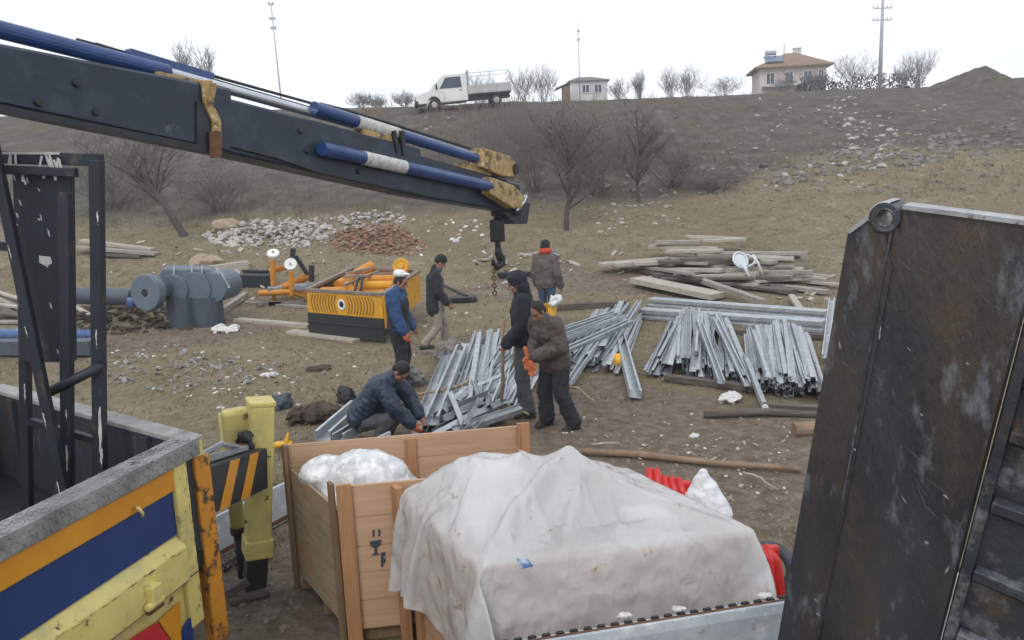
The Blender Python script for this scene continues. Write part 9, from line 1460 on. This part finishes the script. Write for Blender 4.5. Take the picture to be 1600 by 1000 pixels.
def chair():
    c = T(1168, 446)+V((0, 0, .62)); t = thing('plastic_chair', 'white plastic garden chair lying on its side on the timber pile', 'chair', c)
    k = 1.15; o = lambda px, py, dy=0: P(px, py, c.y+dy)
    def leg(a, b, r=.028): m = MB(); m.tube([a, a.lerp(b, .5)+V((.02, 0, .02)), b], [r*1.4, r*1.2, r], 8); m.build('leg', 'whitepl', t, smooth=True)
    leg(o(1158, 412, -.1), o(1172, 437, -.15)); leg(o(1163, 410), o(1166, 430, -.1)); leg(o(1176, 398, -.1), o(1191, 428, -.2)); leg(o(1180, 410, .2), o(1170, 420, .3))
    m = MB(); rot = Matrix.Rotation(R(62), 3, 'X') @ Matrix.Rotation(R(18), 3, 'Y')
    m.torus(o(1157, 406), .21, .026, rot @ V((0, 0, 1)), 22, 8); m.ell(o(1157, 406)+V((0, .03, 0)), (.20, .19, .02), rot, 18, 8); m.build('seat', 'whitepl', t, smooth=True)
    m = MB(); pts = [o(1145, 408, .1), o(1150, 400, .2), o(1168, 398, .25), o(1180, 404, .2), o(1178, 412, .1), o(1168, 416, 0)]; m.tube(pts, .026, 8); m.build('armrest', 'whitepl', t, smooth=True)
    m = MB()
    for i in range(4): m.bar(o(1150+5*i, 399, .22), o(1152+5*i, 412, .05), .035, .012, up=(0, 1, 0))
    m.build('backrest', 'whitepl', t)
chair()
# ================================================================ PEOPLE   (local frame: +x the person's right, +y ahead, +z up)
DEF = dict(pel=(0, 0, .95), waist=(0, 0, 1.10), chest=(0, .0, 1.30), neck=(0, -.01, 1.47), head=(0, .02, 1.62),
           shR=(.185, -.01, 1.42), elR=(.235, -.02, 1.14), wrR=(.245, .06, .89), shL=(-.185, -.01, 1.42), elL=(-.235, -.02, 1.14), wrL=(-.245, .06, .89),
           hipR=(.09, 0, .92), knR=(.10, .03, .50), anR=(.11, -.02, .09), hipL=(-.09, 0, .92), knL=(-.10, .03, .50), anL=(-.11, -.02, .09))
def hand_cap(mb, wr, d, palm, side_, grow=0, curl=.5):
    d = d.normalized(); palm = (palm-d*palm.dot(d)).normalized(); sd = d.cross(palm).normalized()*side_    # sd: towards the thumb
    c0, c1 = wr, wr+d*.085
    mb.cap(c0, c0+d*.03, .024+grow, .026+grow, 10, sd, 1.2); mb.cap(c0+d*.03, c1, .017+grow, .016+grow, 10, sd, 2.2)
    for i, (o, ln) in enumerate(((.029, .068), (.010, .078), (-.010, .072), (-.028, .055))):
        b = c1-d*.004+sd*o; a = curl*(.8+.12*i); seg = ln/3; p = b; dd = d
        for k in range(3):
            ang = a*(k+.6)*.7; dd = (d*math.cos(ang)+palm*math.sin(ang)); q = p+dd*seg*1.15
            mb.cap(p, q, .0088+grow-.0006*k, .0082+grow-.0008*k, 8); p = q
    b = wr+d*.025+sd*.026; q = b+(d*.6+sd*.7+palm*.35).normalized()*.04; mb.cap(b, q, .012+grow, .0095+grow, 8); mb.cap(q, q+(d*.85+sd*.1+palm*.5).normalized()*.03, .0095+grow, .008+grow, 8)
def person(label, loc, facing, J=None, S=1.0, skin='skin', top='coat', trs='darktr', shoe='shoe', look=(0, 1, -.25), hair='hairb', torso_w=1.0, topr=.018, hem=None, gloves=(), curlR=.5, curlL=.5, palmR=None, palmL=None, trr=.014, handR=None, handL=None, seed=1, up=None, sleeves=True, puff=0, footR=None, footL=None, name_top='jacket'):
    K = dict(DEF); K.update(J or {}); loc = V(loc)
    ax = R(facing)-math.pi/2; Mx = Matrix.Translation(loc) @ Matrix.Rotation(ax, 4, 'Z') @ Matrix.Scale(S, 4)
    k = {a: V(b) for a, b in K.items()}
    t = thing('person', label, 'person', loc)
    def mk(): m = MB(); m.M = Mx; return m
    sx = V((1, 0, 0)); 
    def axis_side(a, b): 
        s = k['shR']-k['shL']; return s.normalized()
    sh = axis_side(0, 0); hp = (k['hipR']-k['hipL']).normalized()
    lk = V(look).normalized(); upv = V(up).normalized() if up else V((0, 0, 1)); hx = lk.cross(upv).normalized(); hz = hx.cross(lk).normalized(); HR = Matrix((hx, lk, hz)).transposed()
    hc = k['head']; H = lambda x, y, z: hc+HR @ V((x, y, z))
    # --- one continuous body
    b = mk()
    b.ell(H(0, -.008, .028), (.076, .094, .098), HR, 18, 12); b.ell(H(0, .022, -.055), (.058, .068, .066), HR, 14, 10); b.ell(H(0, .058, -.098), (.026, .024, .02), HR, 10, 8)
    b.cap(H(0, .086, .012), H(0, .110, -.026), .009, .014, 8); b.cap(H(-.014, .098, -.032), H(.014, .098, -.032), .009, .009, 8)
    b.cap(H(-.04, .074, .034), H(.04, .074, .034), .013, .013, 8); b.cap(H(-.018, .082, -.066), H(.018, .082, -.066), .009, .009, 8)
    for s in (-1, 1): b.ell(H(.076*s, -.008, -.006), (.011, .022, .032), HR, 10, 8); b.ell(H(.045*s, .05, -.025), (.022, .026, .026), HR, 10, 8)
    b.cap(k['neck']-V((0, 0, .03)), H(0, -.015, -.06), .058, .052, 14)
    b.cap(k['pel'], k['waist'], .105, .10, 16, hp, 1.32); b.cap(k['waist'], k['chest'], .10, .112, 16, sh, 1.36); b.cap(k['chest'], k['neck']-(k['neck']-k['chest'])*.25, .11, .06, 16, sh, 1.4)
    for s in 'RL':
        b.cap(k['chest'].lerp(k['sh'+s], .5)+V((0, 0, .04)), k['sh'+s], .06, .058, 12); b.cap(k['sh'+s], k['el'+s], .052, .040, 12); b.cap(k['el'+s], k['wr'+s], .040, .026, 12)
        b.cap(k['hip'+s], k['kn'+s], .082, .054, 14); b.cap(k['kn'+s], k['an'+s], .054, .036, 14)
        kd = (k['kn'+s]-k['an'+s]).normalized(); f = V((footR if s == 'R' else footL) or (.04*(1 if s == 'R' else -1), 1, 0)); k['ft'+s] = f = f.normalized()
        b.cap(k['an'+s]-V((0, 0, .045)), k['an'+s]+f*.14-V((0, 0, .06)), .034, .026, 10)
        d = V((handR if s == 'R' else handL) or (k['wr'+s]-k['el'+s])); pm_ = (palmR if s == 'R' else palmL) or ((-1, .1, 0) if s == 'R' else (1, .1, 0))
        hand_cap(b, k['wr'+s], V(d), V(pm_), 1 if s == 'R' else -1, 0, curlR if s == 'R' else curlL)
    body = b.build('body', skin, t); fuse(body, .0068*S, 2)
    m = mk()
    for s in (-1, 1): m.ell(H(.031*s, .083, .010), (.012, .006, .007), HR, 10, 6); m.cap(H(.018*s, .088, .030), H(.045*s, .082, .031), .006, .005, 8)
    m.build('eyes_and_brows', 'hairb', t, smooth=True)
    if hair:
        m = mk(); m.ell(H(0, -.022, .048), (.084, .094, .092), HR, 18, 12); m.ell(H(0, -.055, -.0), (.074, .055, .07), HR, 14, 10)
        for s in (-1, 1): m.ell(H(.070*s, .0, .02), (.014, .034, .045), HR, 10, 8)
        o = m.build('hair', hair, t); fuse(o, .010*S, 2, .012, .03)
    # --- trousers
    m = mk(); e = trr
    m.cap(k['pel']-V((0, 0, .04)), k['pel'].lerp(k['waist'], .35), .108+e, .104+e, 16, hp, 1.34)
    for s in 'RL':
        m.cap(k['hip'+s], k['kn'+s], .088+e, .060+e, 14); m.cap(k['kn'+s], k['an'+s].lerp(k['kn'+s], .04), .060+e, .052+e*1.2, 14)
        q = k['an'+s].lerp(k['kn'+s], .05); m.cap(q, q, .056+e*1.3, .056+e*1.3, 12)
    o = m.build('trousers', trs, t); fuse(o, .011*S, 3, .034, .085)
    for s in 'RL':
        m = mk(); a, f = k['an'+s], k['ft'+s]; sd = f.cross(V((0, 0, 1)))
        m.cap(a-f*.035-V((0, 0, .045)), a+f*.15-V((0, 0, .052)), .048, .036, 12, sd, 1.05); m.cap(a, a-V((0, 0, .05)), .052, .05, 12); m.bar(a-f*.085-V((0, 0, .078)), a+f*.19-V((0, 0, .078)), .085, .022)
        o = m.build('shoe', shoe, t); fuse(o, .009*S, 2)
    # --- top
    m = mk(); e = topr; w = torso_w
    hm = V(hem) if hem else k['pel']+V((0, 0, -.02))
    m.cap(hm, k['waist'], .118+e, .112+e, 18, hp, 1.34*w); m.cap(k['waist'], k['chest'], .112+e, .122+e, 18, sh, 1.36*w); m.cap(k['chest'], k['neck']-(k['neck']-k['chest'])*.22, .118+e, .062+e, 18, sh, 1.4*w)
    m.cap(k['neck']-V((0, 0, .035)), k['neck']+(hc-k['neck'])*.18, .066+e*.6, .064+e*.6, 14)
    for s in 'RL':
        m.cap(k['chest'].lerp(k['sh'+s], .45)+V((0, 0, .03)), k['sh'+s], .072+e, .060+e, 12)
        if sleeves:
            m.cap(k['sh'+s], k['el'+s], .060+e, .049+e, 14); wq = k['el'+s].lerp(k['wr'+s], .93); m.cap(k['el'+s], wq, .049+e, .038+e, 14)
            if puff:
                for i in range(5): q = k['sh'+s].lerp(k['el'+s], i/5); m.cap(q, q, .07+e, .07+e, 12)
                for i in range(5): q = k['el'+s].lerp(wq, i/5); m.cap(q, q, .058+e-.003*i, .058+e-.003*i, 12)
    if puff:
        for i in range(7):
            q = hm.lerp(k['chest'], i/6); d = (k['chest']-hm).normalized()*.006; m.cap(q-d, q+d, .140+e, .140+e, 18, sh, 1.34*w)
    o = m.build(name_top, top, t); fuse(o, .011*S, 3 if not puff else 2, .036, .09)
    for s in gloves:
        m = mk(); d = V((handR if s == 'R' else handL) or (k['wr'+s]-k['el'+s])); pm_ = (palmR if s == 'R' else palmL) or ((-1, .1, 0) if s == 'R' else (1, .1, 0))
        hand_cap(m, k['wr'+s], V(d), V(pm_), 1 if s == 'R' else -1, .005, curlR if s == 'R' else curlL); o = m.build('glove', 'glove', t); fuse(o, .007*S, 2)
    return t, mk, k, H, HR
def beanie(t, mk, H, HR, mt, S=1, tall=.0):
    m = mk(); m.ell(H(0, -.014, .066+tall), (.092, .106, .086), HR, 18, 12); m.ell(H(0, -.03, .02), (.089, .096, .07), HR, 18, 12); o = m.build('beanie', mt, t); fuse(o, .009*S, 2)
def yl(x, y, fac): # local ground spot helper
    return x
# A: man in blue sleeves
pA = Gd(*G(630, 612).xy)
t, mk, k, H, HR = person('person in royal blue top and charcoal vest with an orange glove and white cap', pA, -12, dict(head=(0, .075, 1.60), neck=(0, .01, 1.46), elR=(.235, .06, 1.15), wrR=(.25, .16, .91), elL=(-.22, .0, 1.14), wrL=(-.21, .14, .90), knR=(.10, .05, .5), anR=(.11, .03, .09), anL=(-.12, -.07, .09)), 1.03, 'skind', 'bluecl', 'darktr', look=(0, 1, -.45), gloves='R', torso_w=1.04, topr=.034, trr=.034)
m = mk(); e = .046; m.cap(k['pel']+V((0, 0, .03)), k['waist'], .118+e, .114+e, 18, (1, 0, 0), 1.32); m.cap(k['waist'], k['chest']+V((0, 0, -.02)), .114+e, .120+e, 18, (1, 0, 0), 1.25); o = m.build('vest', 'vest', t); fuse(o, .011, 3, .02, .1)
m = mk(); m.ell(H(0, -.052, .105), (.095, .098, .062), HR @ Matrix.Rotation(R(14), 3, 'X'), 20, 12, .08); m.ell(H(0, .03, .137), (.07, .06, .014), HR @ Matrix.Rotation(R(16), 3, 'X'), 16, 8); o = m.build('cap', 'white', t); fuse(o, .009, 2, .012, .06)
# B: man in the long coat
pB = G(688, 552); pB = Gd(pB.x, pB.y)
t, mk, k, H, HR = person('person in a long black coat, black beanie and khaki trousers, head bowed', pB, 8, dict(head=(0, .09, 1.60), neck=(0, .02, 1.46), elR=(.24, .02, 1.13), wrR=(.22, .16, .92), wrL=(-.22, .16, .92), knR=(.10, -.02, .49), anR=(.11, -.28, .20), knL=(-.10, .10, .50), anL=(-.11, .10, .09), hipR=(.09, 0, .92)), 1.04, 'skind', 'shirtg', 'khaki', look=(0, 1, -.7), hair=None, name_top='shirt', topr=.012)
beanie(t, mk, H, HR, 'knitblk', 1.04)
m = mk(); e = .03
m.cap(V((0, -.05, .80)), V((0, -.045, 1.10)), .125+e, .112+e, 18, (1, 0, 0), 1.35); m.cap(V((0, -.045, 1.10)), k['chest']+V((0, -.03, .02)), .112+e, .115+e, 18, (1, 0, 0), 1.42); m.cap(k['chest']+V((0, -.02, .04)), k['neck']-V((0, .02, .03)), .112+e, .075, 18, (1, 0, 0), 1.5)
m.cap(k['neck']-V((0, .03, .02)), k['neck']+V((0, -.025, .05)), .082, .072, 14)
for s in 'RL': m.cap(k['sh'+s], k['el'+s], .068+e*.6, .06+e*.6, 14); m.cap(k['el'+s], k['el'+s].lerp(k['wr'+s], .93), .058+e*.6, .05+e*.6, 14); m.cap(k['chest'].lerp(k['sh'+s], .4), k['sh'+s], .09, .08, 12)
o = m.build('coat', 'coat', t); fuse(o, .012, 3, .036, .1)
# C: hooded man with a stick
pC = Gd(*G(824, 648).xy)
t, mk, k, H, HR = person('person in a dark hooded top and grey trousers, hood up, holding a wooden stick', pC, 176, dict(head=(0, .07, 1.61), neck=(0, .01, 1.46), elL=(-.25, .02, 1.14), wrL=(-.24, .20, .93), elR=(.24, -.04, 1.14), wrR=(.22, .06, .9), anL=(-.12, -.03, .09), anR=(.12, .05, .09), knL=(-.11, .05, .5)), 1.09, 'skind', 'hoodie', 'greytr', look=(0, 1, -.35), hair='hairb', topr=.040, curlL=1.4, trr=.024, torso_w=1.06)
m = mk(); m.ell(H(0, -.035, .05), (.108, .118, .112), HR, 20, 12); m.ell(H(0, -.055, -.05), (.105, .09, .11), HR, 20, 12); m.cap(k['neck']-V((0, .01, .05)), k['neck']+V((0, -.02, .03)), .125, .095, 16)
m.ell(H(0, .03, .095), (.085, .06, .03), HR, 16, 10)
o = m.build('hood', 'hoodie', t); fuse(o, .011, 3, .016, .06)
m = mk(); m.ell(H(0, .115, .065), (.06, .05, .012), HR, 14, 8); m.build('cap_peak', 'whiteband', t, smooth=True)
wl = t.location + (Matrix.Rotation(R(176)-math.pi/2, 3, 'Z') @ (V(k['wrL'])+V((.01, .05, -.06)))*1.09)
m = MB(); a = wl+V((.03, .02, .38)); dn = V((-.22, -.10, -.95)); b_ = wl+(wl-a)*1.75; b_ = wl+V((-.05, -.04, -.78)); m.tube([a, wl, wl.lerp(b_, .5)+V((.01, 0, 0)), b_], [.018, .024, .024, .02], 8)
m.build('wooden_stick', 'timber', label='wooden stick held upright by the hooded man', cat='stick', smooth=True)
# D: man in the brown jacket
pD = Gd(*G(868, 668).xy)
t, mk, k, H, HR = person('person in a brown jacket and black trousers, looking down with orange gloves in the hands', pD, 216, dict(pel=(0, -.03, .93), waist=(0, .0, 1.08), chest=(0, .07, 1.26), neck=(0, .12, 1.41), head=(-.0, .21, 1.53), shR=(.185, .10, 1.37), elR=(.25, .06, 1.10), wrR=(.06, .30, 1.00), shL=(-.185, .10, 1.37), elL=(-.25, .08, 1.10), wrL=(-.03, .32, .98), hipR=(.09, -.03, .90), hipL=(-.09, -.03, .90), knR=(.12, .06, .49), anR=(.14, .02, .09), knL=(-.16, .02, .49), anL=(-.25, -.10, .09)), .98, 'skind', 'brownj', 'darktr', look=(0, 1, -.75), topr=.052, hem=(0, -.02, .84), torso_w=1.08, curlR=1.1, curlL=1.1, palmR=(-1, 0, -.3), palmL=(1, 0, -.3), trr=.040)
def loc2w(t, fac, S, p): return t.location + (Matrix.Rotation(R(fac)-math.pi/2, 3, 'Z') @ V(p))*S
gp = loc2w(t, 216, .98, (.02, .38, .96)); m = MB(); 
hand_cap(m, gp+V((0, 0, .04)), V((-.15, 0, -1)), V((.2, -1, 0)), 1, .006, .25); hand_cap(m, gp+V((.03, -.05, -.04)), V((.05, 0, -1)), V((-.2, -1, 0)), -1, .006, .3)
m.cap(gp+V((-.03, 0, .12)), gp+V((0, 0, .02)), .036, .034, 12, (1, 0, 0), .8); o = m.build('work_gloves', 'glove', label='pair of orange work gloves held by the man in the brown jacket', cat='gloves'); fuse(o, .009, 2, .02, .05)
m = mk(); c = k['chest']; m.cap(c+V((0, .118, -.16)), c+V((0, .125, .05)), .045, .03, 12, (1, 0, 0), 1.0); o = m.build('shirt_front', 'coat', t, smooth=True)
# E: man at the back
pE = G(856, 514); pE = Gd(pE.x, pE.y)
t, mk, k, H, HR = person('person at the back in grey jacket, orange scarf, beanie, jeans and yellow boots', pE, 60, dict(wrR=(.27, .10, .86), elR=(.27, -.03, 1.13)), 1.04, 'skind', 'greyj', 'denim', 'yelpl', look=(.25, 1, -.1), hair=None, topr=.038, torso_w=1.05)
beanie(t, mk, H, HR, 'knitblk', 1.04, .02)
m = mk(); m.torus(k['neck']+V((0, .012, .095)), .084, .042, (0, .1, 1), 24, 10, 1.5); m.build('scarf', 'scarf', t, smooth=True)
for s in 'RL':
    m = mk(); m.cap(k['kn'+s].lerp(k['an'+s], .05), k['an'+s]+V((0, 0, .02)), .090, .080, 14); m.build('boot_leg', 'yelpl', t, smooth=True)
c = P(868, 470, pE.y-.15); random.seed(91); m = MB(); m.ell(c, (.15, .10, .11), Matrix.Rotation(R(-35), 3, 'Y'), 18, 12, .3); m.cap(c+V((-.05, .02, .05)), c+V((-.10, .05, .14)), .03, .02, 8); o = m.build('white_bag', 'sackw', label='small white bag carried by the man in the grey jacket at the back', cat='bag'); fuse(o, .012, 2, .03, .06)
# F: crouching man in the puffer jacket
pF = G(592, 694); pF = Gd(pF.x, pF.y)
t, mk, k, H, HR = person('person crouching in a navy puffer jacket, bent forward and reaching down to the profiles', pF, -14, dict(pel=(0, -.16, .36), waist=(0, -.09, .55), chest=(0, .08, .72), neck=(0, .22, .85), head=(0, .33, .93), shR=(.19, .16, .80), elR=(.25, .34, .57), wrR=(.18, .50, .36), shL=(-.19, .16, .80), elL=(-.24, .33, .56), wrL=(-.16, .48, .36), hipR=(.10, -.14, .32), hipL=(-.10, -.14, .32), knR=(.22, .24, .42), anR=(.14, .02, .09), knL=(-.22, .24, .42), anL=(-.14, .02, .09)), 1.02, 'skind', 'puffer', 'greytr', look=(0, 1, -1.9), up=(0, .9, .5), topr=.036, hem=(0, -.18, .40), torso_w=1.1, puff=1, gloves='R', name_top='puffer_jacket')
